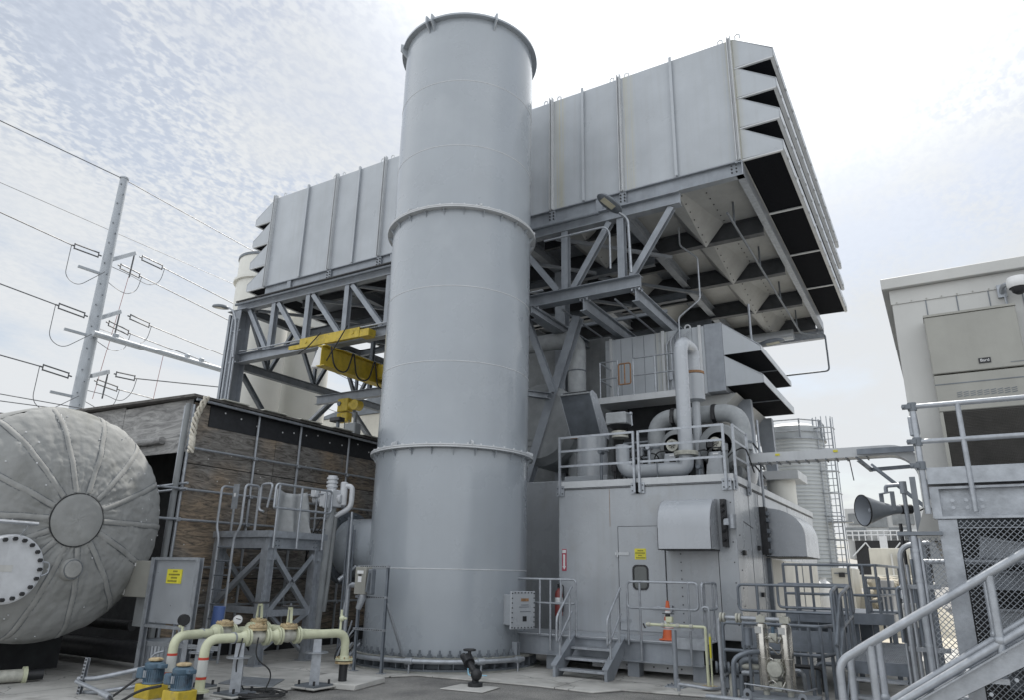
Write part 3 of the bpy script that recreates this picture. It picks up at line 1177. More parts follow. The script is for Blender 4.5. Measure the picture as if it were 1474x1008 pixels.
for k, (a, b) in enumerate(((-.06, .07), (-.11, .11), (-.05, .03), (-.1, .1))):
    z = 2.425-.05*k
    x = -5.79+a
    while x < -5.79+b:
        m.box(x, x+.014, EY0-.0385, EY0-.0365, z-.013, z+.013)
        x += .022
m.build('lettering', 'sign_ink', sgo, smooth=0)
# fire point arrow sign on the wall
es = tag(MB().box(-7.71, -7.60, EY0-.012, EY0-.004, 1.98, 2.46).build('arrow_sign', 'sign_red', smooth=0), 'narrow red sign with a white downward arrow on the enclosure wall above the extinguisher', 'sign')
ORG[es.name] = V((0, 0, 0))
m = MB().box(-7.68, -7.63, EY0-.016, EY0-.0125, 2.08, 2.34)
m.prism([(-7.70, EY0-.016, 2.08), (-7.655, EY0-.016, 2.0), (-7.61, EY0-.016, 2.08)], (0, .0035, 0))
m.build('arrow', 'white', es, smooth=0)
MB().box(-7.70, -7.61, EY0-.016, EY0-.0125, 2.37, 2.44).build('lettering', 'white', es, smooth=0)
# extinguisher
ex = thing('fire_extinguisher', 'dark red fire extinguisher hanging at the left corner of the grey enclosure', 'extinguisher', (-7.72, 15.15, .95))
c = V((-7.72, 15.14, 1.0))
m = MB().lathe([(0, .0), (.085, .01), (.09, .04), (.09, .46), (.07, .54), (.03, .58), (.03, .60)], c, 16)
m.build('cylinder', 'ext_red', ex)
MB().lathe([(.0915, .26), (.0915, .4)], c, 16).build('label_band', 'white', ex)
m = MB().cyl(c+V((0, 0, .6)), c+V((0, 0, .67)), .03, 8)
m.bar(c+V((-.02, -.02, .68)), c+V((.1, -.1, .7)), .02, .02)
m.build('valve_head', 'black', ex)
MB().pipe([c+V((0, -.02, .64)), c+V((.13, -.03, .68)), c+V((.14, -.03, .3)), c+V((.12, -.04, .1))], .014, .08, 6).build('hose', 'rubber', ex)


# cowls: quarter-round sheet-metal hoods
def cowl(cx, face_y, half, zt, zb, depth, axis):
    """axis 'y' = mounted on the front wall, 'x' = on the right wall"""
    prof = []
    H_ = zt-zb
    for k in range(13):
        a = PI/2*k/12
        prof.append((depth*math.sin(a)**.9, zb+H_*.42+(H_*.58)*math.cos(a)))
    prof.append((depth, zb))
    vs, fs = [], []
    n = len(prof)
    t = .012

    def P(u, d, z):
        return (cx+u, face_y-d, z) if axis == 'y' else (face_y+d, cx+u, z)
    for u in (-half, half):
        for d, z in prof:
            vs.append(P(u, d, z))
    for k in range(n-1):
        fs.append((k, k+1, n+k+1, n+k))
    shell = MB().add(vs, fs)
    for u in (-half, half):
        poly = [P(u, 0.004, zb)]+[P(u, 0.004, zt)]+[P(u, d, z) for d, z in prof[1:]]
        shell.prism(poly, V(P(t if u < 0 else -t, 0, 0))-V(P(0, 0, 0)))
    c_ = shell.build('air_cowl', 'cowl_paint', en, smooth=25, recalc=True)
    m = MB()
    a0, a1 = P(-half, .006, zb-.006), P(half, depth, zb+.012)
    m.box(min(a0[0], a1[0]), max(a0[0], a1[0]), min(a0[1], a1[1]), max(a0[1], a1[1]), zb-.006, zb+.012)
    m.build('screen', 'black', c_, smooth=0)
    return c_


cowl(-4.62, EY0, .56, 3.48, 2.43, .62, 'y')
cowl(18.9, EX1+.01, .95, 3.50, 2.38, .9, 'x')
# black switch boxes beside the cowls
m = MB().box(-3.96, -3.86, EY0-.16, EY0-.004, 2.5, 3.46)
for z in (2.62, 2.8, 3.05, 3.2, 3.32):
    m.cyl((-3.93, EY0-.2, z), (-3.87, EY0-.2, z+.05), .03, 8)
m.build('actuator_strip', 'black', en, smooth=30)
m = MB().cyl((-3.72, EY0-.16, 2.86), (-3.72, EY0-.16, 3.14), .085, 14)
m.box(-3.9, -3.74, EY0-.2, EY0-.1, 2.93, 3.06)
m.build('actuator', 'galv', en, smooth=40)
m = MB().box(EX1+.004, EX1+.14, 17.6, 17.88, 2.42, 3.5)
m.build('actuator_strip', 'black', en, smooth=0)
m = MB()
for z in (2.5, 2.75, 2.95, 3.2, 3.35):
    m.cbox((EX1+.16, 17.7, z), .04, .08, .05)
m.build('actuator', 'dark_steel', en, smooth=0, bev=.01)
bolts(en, 'panel_bolt', 'galv', [(V((EX1+.14, 17.88, 2.5+.11*k)), V((1, 0, 0))) for k in range(9)], .014, .012)
for (y, z) in ((17.2, 2.55), (17.2, 1.55), (15.75, 2.4)):
    MB().cbox((EX1+.03, y, z), .03, .07, .05).build('latch', 'black', en, smooth=0, bev=.01)
MB().box(EX1+.003, EX1+.09, 18.0, 18.14, EZ0, 2.36).build('corner_post', 'dark_steel', en, smooth=0)
MB().box(EX1+.003, EX1+.012, 18.3, 25.4, EZ0, 2.34).build('side_panel', 'cream', en, smooth=0)
m = MB()
for y in (19.9, 22.6):
    m.box(EX1+.0125, EX1+.03, y-.02, y+.02, EZ0, 2.3)
m.build('panel_strip', 'dark_steel', en, smooth=0)
# base skid
m = MB().ibeam((EX0-.6, EY0-1.18, .50), (-4.18, EY0-1.18, .50), .16, .38, .02)
m.build('skid_beam', 'frame_steel', en, smooth=0)
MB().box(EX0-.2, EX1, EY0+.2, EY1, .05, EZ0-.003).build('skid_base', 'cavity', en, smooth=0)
m = MB().box(-6.6, -4.2, EY0-.85, EY0-.8, .12, .3)
bolts(en, 'skid_bolt', 'black', [(V((-6.4+.28*k, EY0-.85, .2)), V((0, -1, 0))) for k in range(8)], .018, .012)
m.build('skid_panel', 'trim_paint', en, smooth=0)
for x in (-7.4, -5.6, -4.3):
    MB().box(x-.12, x+.12, EY0-1.12, EY0-.9, .03, .3).build('skid_foot', 'frame_steel', en, smooth=0)
# walkway deck
dk = tag(MB().box(-8.6, -4.1, EY0-1.27, EY0-.03, .695, .715).build('walkway_deck', 'alu_sheet', smooth=0), 'thin chequer plate walkway running along the front of the enclosure at door height', 'walkway')
m = MB().box(-4.75, -4.12, EY0-1.28, EY0-1.262, .60, .80)
m.build('kick_plate', 'galv', dk, smooth=0)


def rail(name, label, top, mid, posts, r=.024, loop=False, group='tube handrails round the plant walkways', mt='rail_galv', fil=.09, flat=False):
    """A handrail: top rail, mid rail, posts (top point, foot point)."""
    o = thing(name, label, 'handrail', tuple(V(posts[0][1])), group)
    if loop:
        pts = [V(p) for p in top]+[V(p) for p in reversed(mid)]
        c = pts+[pts[0], pts[1]]
        f = fillet([(pts[0]+pts[-1])/2]+pts+[(pts[0]+pts[-1])/2], fil, 5)
        MB().tube(f[:-1], r, 9, closed=True).build('rail_loop', mt, o)
    else:
        MB().pipe(top, r, fil, 9).build('top_rail', mt, o)
        if mid:
            MB().pipe(mid, r, fil, 9).build('mid_rail', mt, o)
    for a, b in posts:
        MB().cyl(a, b, r*.98, 9).build('post', mt, o)
    return o


YF = EY0-1.28
rail('handrail', 'closed loop tube handrail right of the stairs in front of the enclosure door', [(-5.62, YF, 1.79), (-4.2, YF, 1.79)], [(-5.62, YF, 1.30), (-4.2, YF, 1.30)],
     [((-5.36, YF, 1.77), (-5.36, YF, .34)), ((-4.38, YF, 1.83), (-4.38, YF, .33)), ((-5.62, YF, 1.35), (-5.62, YF, .62))], loop=True)
rail('handrail', 'short tube handrail turning the platform corner under the front cowl', [(-4.13, YF+.03, 1.79), (-4.13, EY0-.25, 1.79)], [(-4.13, YF+.03, 1.30), (-4.13, EY0-.25, 1.30)],
     [((-4.13, YF+.2, 1.8), (-4.13, YF+.2, .34)), ((-4.13, EY0-.5, 1.78), (-4.13, EY0-.5, .7))], loop=True)
p = AY(780, 833, YF)
rail('handrail', 'tube handrail left of the stairs beside the junction box', [(-8.2, YF, 1.80), (-6.75, YF, 1.80)], [(-8.2, YF, 1.32), (-6.75, YF, 1.32)],
     [((-7.35, YF, 1.79), (-7.35, YF, .40)), ((-7.10, YF, 1.79), (-7.10, YF, .40)), ((-7.6, YF, 1.79), (-7.6, YF, .7)), ((-6.75, YF, 1.4), (-6.75, YF, .7))], loop=True)
m = MB()
for x in (-7.35, -7.10):
    for z in (.46, .68):
        m.cbox((x, YF+.015, z), .06, .012, .025)
# stairs
sx0, sx1, sy0, sy1 = -6.81, -5.74, 13.2, 14.0
sr = thing('stairs', 'short grey steel stairs of three treads up to the enclosure walkway', 'stairs', (-6.27, 13.2, 0))
for x in (sx0, sx1):
    m = MB().prism([(x-.03, sy0-.05, .0), (x-.03, sy0-.05, .22), (x-.03, sy1+.02, .74), (x-.03, sy1+.02, .46), (x-.03, sy0+.2, .0)], (.06, 0, 0))
    for dz in (0.0,):
        m.prism([(x-.07, sy0-.06, .221), (x-.07, sy1+.02, .741), (x-.07, sy1+.02, .761), (x-.07, sy0-.06, .241)], (.12, 0, 0))
    m.build('stringer', 'frame_steel', sr, smooth=0)
for k in range(3):
    z = .175*(k+1)
    y = sy0+.06+.27*k
    MB().box(sx0+.035, sx1-.035, y, y+.26, z-.045, z).build('tread', 'galv', sr, smooth=0, bev=.006)
sr2 = []
for x in (sx0, sx1):
    m = MB()
    ptsT = [(x, sy0+.06, .98), (x, sy0+.06, 1.08), (x, sy1-.02, 1.62), (x, sy1-.02, .74)]
    m.pipe([(x, sy0+.06, .66), (x, sy0+.06, 1.10), (x, sy1-.06, 1.66)], .024, .1, 9)
    m.build('hand_rail', 'rail_galv', sr)
    MB().pipe([(x, sy0+.06, .72), (x, sy0+.08, .62), (x, sy1-.06, 1.18)], .022, .08, 9).build('mid_rail', 'rail_galv', sr)
    for yy, zt in ((sy0+.2, 1.19), (sy1-.16, 1.58)):
        MB().cyl((x, yy, zt), (x, yy, zt-1.0), .022, 9).build('post', 'rail_galv', sr)

# roof rails (flat bar)
def bar_rail(label, pts, posts, zt, zs):
    o = thing('roof_handrail', label, 'handrail', tuple(V((posts[0][0], posts[0][1], EZ1))), 'flat bar handrails on the enclosure roof')
    for z in zs:
        MB().bar((*pts[0], z), (*pts[1], z), .012, .05).build('rail_bar', 'rail_galv', o, smooth=0)
    for q in posts:
        MB().bar((q[0], q[1], EZ1-.16), (q[0], q[1], zt+.02), .05, .05, up=V((0, 1, 0))).build('post', 'rail_galv', o, smooth=0)
        pl = MB()
        return_o = o
        ax = V((0, -1, 0)) if abs(pts[0][1]-pts[1][1]) < .01 else V((1, 0, 0))
        c = V((q[0], q[1], EZ1-.06))
        pl.cbox(c-ax*.03, .10 if ax.y else .012, .012 if ax.y else .10, .12)
        pl.build('mounting_plate', 'galv', o, smooth=0)
        sd_ = V((1, 0, 0)) if ax.y else V((0, 1, 0))
        bolts(o, 'bolt', 'black', [(c-ax*.018+sd_*sx+V((0, 0, sz)), ax) for sx in (-.06, .06) for sz in (-.06, .06)], .015, .012)
    return o


zs = (5.05, 4.72, 4.36)
bar_rail('left flat bar roof handrail in front of the tilted dark vent hood', [(-7.74, EY0-.06), (-5.86, EY0-.06)], [(-7.74, EY0-.06), (-5.86, EY0-.06)], 5.05, zs)
bar_rail('right flat bar roof handrail in front of the white looped pipe', [(-5.74, EY0-.06), (-3.82, EY0-.06)], [(-5.74, EY0-.06), (-3.82, EY0-.06)], 5.05, zs)
bar_rail('flat bar roof handrail running back along the right edge of the enclosure roof', [(EX1+.06, EY0+.05), (EX1+.06, 16.65)], [(EX1+.06, EY0+.08), (EX1+.06, 16.6)], 5.05, zs)
tag(MB().tube([(EX1+.1, 17.75, 3.4), (EX1+.1, 17.75, 5.6)], .03, 8).build('conduit_post', 'galv'), 'slim upright conduit rising past the right edge of the enclosure roof', 'conduit')
MB

# ---------------------------------------------------------------- roof equipment
ZR = EZ1+.17
vy = 16.75
c = AY(853, 690, vy)
vent = thing('vent_hood', 'tilted dark screened rain hood on a grey vent cylinder on the enclosure roof', 'vent', (c.x, vy, ZR))
MB().box(c.x-.55, c.x+.62, vy-.5, vy+.6, ZR, ZR+.25).build('base_box', 'house_paint', vent, smooth=0, bev=.01)
MB().lathe([(.40, ZR+.25), (.40, 4.92), (.43, 4.92), (.43, 4.97), (.38, 4.97), (.38, 5.3)], (c.x, vy, 0), 30).build('cylinder', 'house_paint', vent, smooth=40)
a, b = AY(803, 570, vy-.75), AY(848, 567, vy-.75)
d, e = AY(829, 634, vy-.1), AY(865, 625, vy-.1)
a.z = b.z = (a.z+b.z)/2
d.z = e.z = (d.z+e.z)/2
wx0, wx1 = (a.x+d.x)/2-.05, (b.x+e.x)/2
zt_, zb_ = a.z, d.z
t_ = .015
# cheek profile (Y,z): opening edge then a rounded back
prof = [(vy-.75, zt_), (vy-.60, zt_+.1), (vy-.35, zt_+.05), (vy-.1, zt_-.25), (vy+.22, zt_-.62), (vy+.42, zb_+.15), (vy+.42, zb_-.02), (vy-.1, zb_)]
for x in (wx0, wx1):
    MB().prism([(x, y, z) for y, z in prof], (t_, 0, 0)).build('cheek', 'cowl_paint', vent, smooth=0)
m = MB()
for k in range(1, len(prof)-2):
    (y0, z0), (y1, z1) = prof[k], prof[k+1]
    m.quad((wx0+t_, y0, z0-.003), (wx1, y0, z0-.003), (wx1, y1, z1-.003), (wx0+t_, y1, z1-.003))
m.build('hood_back', 'cowl_paint', vent)
m = MB().quad((wx0+t_, vy-.73, zt_), (wx1, vy-.73, zt_), (wx1, vy-.09, zb_+.01), (wx0+t_, vy-.09, zb_+.01))
m.build('screen', 'dark_steel', vent, smooth=0)
MB().bar((wx0, vy-.11, zb_), (wx1, vy-.11, zb_), .05, .05).build('screen_frame', 'rust', vent, smooth=0)
MB().bar((wx0, vy-.76, zt_), (wx1, vy-.76, zt_), .04, .04).build('screen_frame', 'insul', vent, smooth=0)

# small head box on a flanged post
hb = thing('flanged_valve', 'pale boxy valve head with dark skirt on a flanged post beside the tilted hood', 'valve', tuple(AY(893, 690, 16.2)))
q = AY(891, 605, 16.2)
MB().cbox(q, .27, .24, .15).build('head_box', 'wrap', hb, bev=.03, smooth=0)
MB().lathe([(.3, 0), (.1, -.14), (.1, -.3)], q-V((0, 0, .155)), 20).build('skirt', 'black', hb)
m = MB().lathe([(.19, -.30), (.19, -.36), (.2, -.36)], q, 20)
m.cyl(q+V((.02, 0, -.33)), q+V((.02, 0, -.38)), .2, 20)
m.cyl(q+V((.02, 0, -.41)), q+V((.02, 0, -.46)), .2, 20)
m.build('flange', 'valve_body', hb)
m = MB().pipe([q+V((.25, -.1, .12)), q+V((.36, -.1, .1)), q+V((.38, -.1, -.2))], .02, .05, 8)
m.ball(q+V((.35, -.1, .1)), .05, 8)
m.build('tubing', 'rail_galv', hb)

# looped white pipe
yp = 15.85
u1, u2 = AY(896, 642, yp), AY(898, 682, yp)
u3 = AY(989, 680, yp)
top = AY(979, 482, yp)
lp = thing('looped_pipe', 'thick pale pipe rising in a tall loop above the enclosure roof', 'pipe', (u3.x, yp, ZR))
rr = .165
xv = u3.x
pts = [(u1.x, yp, u1.z), (u1.x, yp, u2.z+.02), (xv, yp, u2.z+.02), (xv, yp, 4.55)]
MB().pipe(pts, rr, .32, 18, 8).build('lower_bend', 'house_paint', lp)
MB().pipe([(xv, yp, 4.62), (xv, yp, top.z-.12), (xv+.05, yp+.85, top.z-.12), (xv+.05, yp+.85, top.z-.75)], rr, .42, 18, 10).build('upper_loop', 'cowl_paint', lp)
MB().lathe([(rr, 4.53), (.27, 4.53), (.27, 4.57), (.272, 4.575), (.272, 4.62), (rr, 4.62)], (xv, yp, 0), 24).build('flange', 'valve_body', lp, smooth=30)
MB().lathe([(rr, top.z-.80), (.245, top.z-.80), (.245, top.z-.74), (rr, top.z-.74)], (xv+.05, yp+.85, 0), 24).build('flange', 'rust', lp, smooth=30)
MB().lathe([(0, top.z-.81), (.235, top.z-.81), (.235, top.z-1.45), (.1, top.z-1.5)], (xv+.05, yp+.85, 0), 24).build('expansion_joint', 'house_paint', lp, smooth=40)
MB().cyl((xv+.05, yp+.85, top.z-1.5), (xv+.05, yp+.85, ZR), .1, 14).build('tail_pipe', 'house_paint', lp)
MB().tube([(u1.x-.0+.9, yp-rr-.01, u2.z-.18), (u1.x+.9, yp-rr-.01, u2.z+.22)], .012, 6).build('clamp', 'dark_steel', lp)

# jacketed pipe with elbows, drums
yj = 17.3
j0, j1, j2, j3 = AY(945, 640, yj), AY(948, 601, yj), AY(1066, 596, yj), AY(1070, 640, yj)
jp = thing('jacketed_pipe', 'thick jacketed pipe with two elbows crossing above the roof valves', 'pipe', (j0.x, yj, ZR))
zj = (j1.z+j2.z)/2
f_ = fillet([(j0.x, yj, ZR+.7), (j0.x, yj, zj), (j2.x, yj, zj), (j2.x, yj, ZR+.8)], .48, 8)
MB().tube(f_, .215, 20).build('jacket', 'wrap', jp)
for x in (j0.x+.5, j2.x-.62):
    m = MB().lathe([(.22, -.05), (.24, -.05), (.24, .05), (.22, .05)], (x, yj, zj), 22, V((1, 0, 0)))
    m.build('clamp_band', 'black', jp)
    MB().cbox((x, yj-.245, zj-.1), .04, .05, .09).build('clamp_lug', 'black', jp, smooth=0)
for x in (j0.x, j2.x):
    MB().lathe([(.23, 0), (.23, .05), (.21, .05)], (x, yj, ZR+.95), 20).build('seam_band', 'dark_steel', jp)
for i, (px, py, rx, lab) in enumerate(((966, 641, .46, 'insulated drum with a round bolted port left of the looped pipe foot'), (1028, 638, .52, 'insulated drum with a round bolted port under the jacketed elbow at the roof corner'))):
    c = AY(px, py, 16.3)
    dm = thing('insulated_drum', lab, 'valve drum', (c.x, 16.8, ZR), 'insulated valve drums on the enclosure roof')
    MB().lathe([(.3, -.55), (rx-.05, -.5), (rx, -.38), (rx, .6), (.2, .66)], (c.x+.05, 17.05, c.z-.02), 26, V((0, 1, 0))).build('jacket', 'insul', dm, smooth=50)
    cc_ = V((c.x, 16.42, c.z))
    MB().lathe([(0, -.03), (.08, -.03), (.08, -.01), (.09, -.06), (.145, -.06), (.145, .12)], cc_, 20, V((0, 1, 0))).build('port', 'valve_body', dm, smooth=30)
    m = MB()
    for k in range(6):
        w_ = 2*PI*k/6
        m.bar(cc_+V((math.cos(w_)*.02, -.045, math.sin(w_)*.02)), cc_+V((math.cos(w_)*.075, -.045, math.sin(w_)*.075)), .014, .014, up=V((0, 1, 0)))
    m.build('port_spider', 'black', dm, smooth=0)
    MB().prism([(c.x-.22, 16.2, ZR), (c.x+.2, 16.2, ZR), (c.x+.16, 16.2, c.z-.22), (c.x-.14, 16.2, c.z-.22)], (0, .2, 0)).build('cover_box', 'house_paint', dm, smooth=0, bev=.01)
    MB().box(c.x-.02, c.x+.1, 16.19, 16.198, c.z-.29, c.z-.255).build('label_plate', 'white', dm, smooth=0)
    MB().cyl((c.x+.3, 16.15, ZR), (c.x+.3, 16.15, c.z-.2), .03, 8).build('stem', 'galv', dm)
c = AX(1081, 660, EX1-.25)
dd = thing('domed_end', 'pale domed vessel end standing at the right edge of the roof', 'vessel', (c.x, c.y, ZR))
MB().lathe([(0, .14), (.3, .11), (.5, .05), (.6, 0), (.6, -.5)], (c.x, c.y, ZR+.62), 30, V((1, 0, 0))).build('dome', 'cowl_paint', dd, smooth=60)
m = MB()
for dz in (.25, -.05, -.3):
    m.pipe([(c.x+.1, c.y-.3, ZR+.9+dz), (c.x+.35, c.y-.1, ZR+.5+dz), (EX1+.1, 17.75, ZR+.45+dz)], .02, .15, 7)
m.build('cable', 'rubber', dd)
# dark machinery filling the roof behind
bk = thing('valve_block', 'dark cluttered bank of pipes and valves in the shade under the vent house', 'machinery', (-6.0, 18.0, ZR))
rnd = random.Random(3)
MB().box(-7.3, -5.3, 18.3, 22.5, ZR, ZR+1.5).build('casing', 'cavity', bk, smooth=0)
for k in range(12):
    x = -6.9+k*.25
    m = MB().cyl((x, 17.9+rnd.random()*.3, ZR), (x, 17.9, ZR+.6+rnd.random()*1.0), .04+rnd.random()*.05, 10)
    m.build('riser', rnd.choice(['dark_steel', 'galv', 'insul']), bk)
for k in range(6):
    z = ZR+.2+k*.22
    MB().pipe([(-7.2, 17.75+.05*k, z), (-6.2+.3*k, 17.75, z), (-6.1+.3*k, 18.2, z+.2)], .035, .1, 8).build('crossover', rnd.choice(['galv', 'dark_steel']), bk)
for k in range(5):
    c = V((-6.6+.5*k, 17.5, ZR+.35+.25*(k % 2)))
    MB().lathe([(.0, -.1), (.16, -.1), (.16, -.05), (.07, -.04), (.07, .3)], c, 14, V((0, 1, 0))).build('valve_cap', 'valve_body', bk)

# small fittings between the big pipes
rnd = random.Random(21)
for k in range(16):
    x = -7.0+.2*k
    y = 16.0+.35*(k % 3)+.1*rnd.random()
    h_ = .25+.75*rnd.random()
    m = MB().cyl((x, y, ZR), (x, y, ZR+h_), .025+.02*rnd.random(), 8)
    if k % 2:
        m.cbox((x, y-.03, ZR+h_), .06, .06, .08)
    else:
        m.cyl((x, y-.1, ZR+h_), (x, y+.1, ZR+h_), .055, 10)
    m.build('fitting', ['dark_steel', 'black', 'galv', 'insul'][k % 4], bk, smooth=40)
for k in range(7):
    x = -6.6+.42*k
    MB().pipe([(x, 16.3, ZR+.1), (x+.1, 16.1, ZR+.5+.1*(k % 3)), (x+.45, 16.4, ZR+.75), (x+.5, 16.9, ZR+.2)], .016, .2, 6, 6).build('cable', 'rubber', bk)
MB().box(-6.3, -4.1, 17.62, 17.7, ZR, ZR+1.05).build('shade_sheet', 'cavity', bk, smooth=0)  # near-black sheet stands in for the shade among the roof fittings
for k in range(5):
    x = -5.9+.45*k
    MB().lathe([(.0, -.2), (.2, -.18), (.22, 0), (.2, .25), (0, .28)], (x, 17.35, ZR+.28+.16*(k % 2)), 16, V((0, 1, 0))).build('valve_body', ['insul', 'dark_steel'][k % 2], bk)

# roof vent with flat cap at the back
c = AY(1125, 705, 23.2)
rv = thing('roof_vent', 'round pale vent with a flat square cap behind the right end of the enclosure', 'vent', (c.x, 23.2, ZR))
MB().lathe([(.42, 2.2), (.42, AY(1125, 688, 23.2).z)], (c.x, 23.2, 0), 26).build('cylinder', 'silo_white', rv)
zc = AY(1140, 690, 22.6).z
MB().box(c.x-.95, c.x+.62, 22.6, 24.2, zc, zc+.26).build('cap', 'trim_paint', rv, smooth=0, bev=.01)

# ================================================================ VENTILATION INLET HOUSE
vh = thing('vent_house', 'smaller pale ventilation inlet house with two dark bottomed hoods above the enclosure roof', 'air intake', (-6.3, 19, 6.55))
VX0, VX1, VY0, VY1, VZ0, VZ1 = -8.1, -4.58, 19.0, 23.4, 6.72, 8.74
MB().box(VX0, VX1-.5, VY0, VY1, VZ0, VZ1-.02).build('wall', 'panel_paint', vh, smooth=0, bev=.01)
MB().box(VX1-.497, VX1, VY0-.03, VY1, VZ0+.02, VZ1).build('hood_casing', 'frame_steel', vh, smooth=0, bev=.01)
m = MB()
for k in range(8):
    x = VX0+.15+k*.36
    m.box(x-.006, x+.006, VY0-.006, VY0-.001, VZ0, VZ1-.05)
m.build('panel_seam', 'dark_steel', vh, smooth=0)
for x in (-7.9, -6.28, -5.2):
    MB().box(x-.04, x+.04, VY0-.06, VY0-.004, VZ0, VZ1).build('stiffener_rib', 'trim_paint', vh, smooth=0)
for zi, zo, zb in ((8.72, 7.93, 7.76), (7.74, 7.08, 6.86)):
    xi, ow, t = VX1+.003, 1.0, .02
    m = MB()
    m.hexa([(xi, VY0, zi-t), (xi+ow, VY0, zo-t), (xi+ow, VY1, zo-t), (xi, VY1, zi-t), (xi, VY0, zi), (xi+ow, VY0, zo), (xi+ow, VY1, zo), (xi, VY1, zi)])
    m.box(xi+ow-t, xi+ow, VY0, VY1, zb, zo-t)
    for yy in (VY0, VY1-t):
        m.prism([(xi, yy, zi-t-.002), (xi+ow-t*1.2, yy, zo-t-.002), (xi+ow-t*1.2, yy, zb), (xi, yy, zb)], (0, t, 0))
    h = m.build('rain_hood', 'panel_paint', vh, smooth=0, bev=.004)
    MB().box(xi+.004, xi+ow*.97, VY0+.03, VY1-.03, zb+.01, zb+.025).build('screen', 'screen', h, smooth=0)
    MB().box(xi+.004, xi+ow*.97, VY0+2.2, VY0+2.25, zb-.015, zb+.008).build('screen_bar', 'dark_steel', h, smooth=0)
m = MB().hexa([(-5.6, VY0+.3, 6.1), (-5.0, VY0+.3, 6.1), (-5.0, VY1, 6.1), (-5.6, VY1, 6.1), (-5.6, VY0+.3, VZ0), (VX1+.2, VY0+.3, VZ0+.01), (VX1+.2, VY1, VZ0+.01), (-5.6, VY1, VZ0)])
m.build('transition', 'hopper', vh, smooth=0)
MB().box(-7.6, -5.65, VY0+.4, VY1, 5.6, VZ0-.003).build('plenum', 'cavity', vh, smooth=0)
for y in (VY0+1.2, VY1-.4):
    m = MB().hexa([(-4.35, y-.1, 4.2), (-4.15, y-.1, 4.2), (-4.15, y+.1, 4.2), (-4.35, y+.1, 4.2), (-4.7, y-.12, 6.7), (-4.2, y-.12, 6.7), (-4.2, y+.12, 6.7), (-4.7, y+.12, 6.7)])
    m.build('haunch_leg', 'frame_steel', vh, smooth=0)
lk = MB().lathe([(.06, -.02), (.1, -.02), (.1, .02), (.06, .02), (.06, -.02)], (-5.6, VY0+.2, VZ1+.07), 12, V((0, 1, 0)))
lk.build('lifting_eye', 'trim_paint', vh)
# walkway and rail on its front
wk = tag(MB().box(-7.95, -5.45, VY0-.95, VY0-.07, 6.5, 6.68).build('walkway_deck', 'trim_paint', smooth=0, bev=.006), 'pale grey access walkway along the front of the ventilation inlet house', 'walkway')
zr = 7.72
rail('handrail', 'thin tube handrail on the high walkway of the ventilation inlet house', [(-5.55, VY0-.93, zr), (-6.9, VY0-.93, zr)], [(-5.55, VY0-.93, zr-.5), (-6.9, VY0-.93, zr-.5)],
     [((x, VY0-.93, zr), (x, VY0-.93, 6.65)) for x in (-5.6, -6.25, -6.88)], r=.022, mt='galv')
rail('handrail', 'thin tube handrail beside the rusty gate left on the high walkway', [(-7.35, VY0-.93, zr), (-7.9, VY0-.93, zr), (-7.9, VY0-.1, zr)], [(-7.35, VY0-.93, zr-.5), (-7.9, VY0-.93, zr-.5), (-7.9, VY0-.1, zr-.5)],
     [((x, VY0-.93, zr), (x, VY0-.93, 6.65)) for x in (-7.35, -7.88)], r=.022, mt='galv')
m = MB()
gx0, gx1, gz0, gz1 = -7.3, -6.95, 7.0, 7.6
m.pipe([(gx0, VY0-.95, gz0), (gx0, VY0-.95, gz1), (gx1, VY0-.95, gz1), (gx1, VY0-.95, gz0), (gx0+.02, VY0-.95, gz0)], .022, .06, 8)
m.cyl(((gx0+gx1)/2, VY0-.95, gz0), ((gx0+gx1)/2, VY0-.95, gz1), .02, 8)
tag(m.build('safety_gate', 'rust'), 'small rusty swing gate in the high walkway handrail', 'gate')
cd = thing('conduit_rack', 'cluster of upright conduits on the front wall of the ventilation inlet house', 'conduits', (-6.1, VY0-.1, 6.7))
for k in range(5):
    x = -6.15+.13*k
    MB().pipe([(x, VY0-.12, 6.75+.2*(k % 3)), (x, VY0-.12, 8.3+.12*(k % 3)), (x+.16, VY0-.12, 8.5+.1*(k % 3))], .022, .08, 8).build('conduit', ['galv', 'rail_galv', 'dark_steel'][k % 3], cd)
for k in range(4):
    MB().cbox((-6.05+.25*k, VY0-.13, 7.3+.15*(k % 2)), .05, .05, .12).build('junction_box', 'galv', cd, smooth=0, bev=.01)
MB().pipe([(-5.75, VY0-.12, 7.3), (-5.75, VY0-.12, 9.05), (-5.1, 18.9, 9.5), (-5.1, 18.9, 10.8), (-5.6, 18.9, 11.3), (-5.6, 18.9, 11.9)], .025, .1, 8).build('riser_conduit', 'galv', cd)

# ================================================================ BIG DUCTS BEHIND THE STACK
du = thing('exhaust_duct', 'bulky dark insulated exhaust ducting in the shade behind the stack', 'duct', (-10, 20, 0))
MB().box(-13.2, -8.3, 19.9, 26, 4.0, 9.2).build('duct_casing', 'insul', du, smooth=0, bev=.05)
MB().lathe([(1.2, -4), (1.2, 1.0), (1.0, 1.2), (0, 1.2)], (-9.6, 18.7, 6.0), 30, V((0, -1, 0))).build('round_duct', 'insul', du)
MB().box(-11.4, -7.9, 17.2, 24, .03, 4.3).build('side_casing', 'house_paint', du, smooth=0, bev=.02)
bolts(du, 'casing_bolt', 'black', [(V((-8.62, 17.2, .9+.22*k)), V((0, -1, 0))) for k in range(15)], .025, .02)
MB().box(-8.5, -8.15, 17.0, 17.19, 1.55, 2.7).build('panel_box', 'dark_steel', du, smooth=0, bev=.03)
MB().cyl((-8.3, 17.1, .7), (-8.3, 17.1, 1.54), .04, 8).build('conduit', 'dark_steel', du)
yp2 = 18.3
a, b, c_ = AY(766, 492, yp2), AY(828, 487, yp2), AY(836, 570, yp2)
ep = thing('elbow_pipe', 'wrapped pale elbow pipe dropping behind the tilted vent hood', 'pipe', (c_.x, yp2, 5))
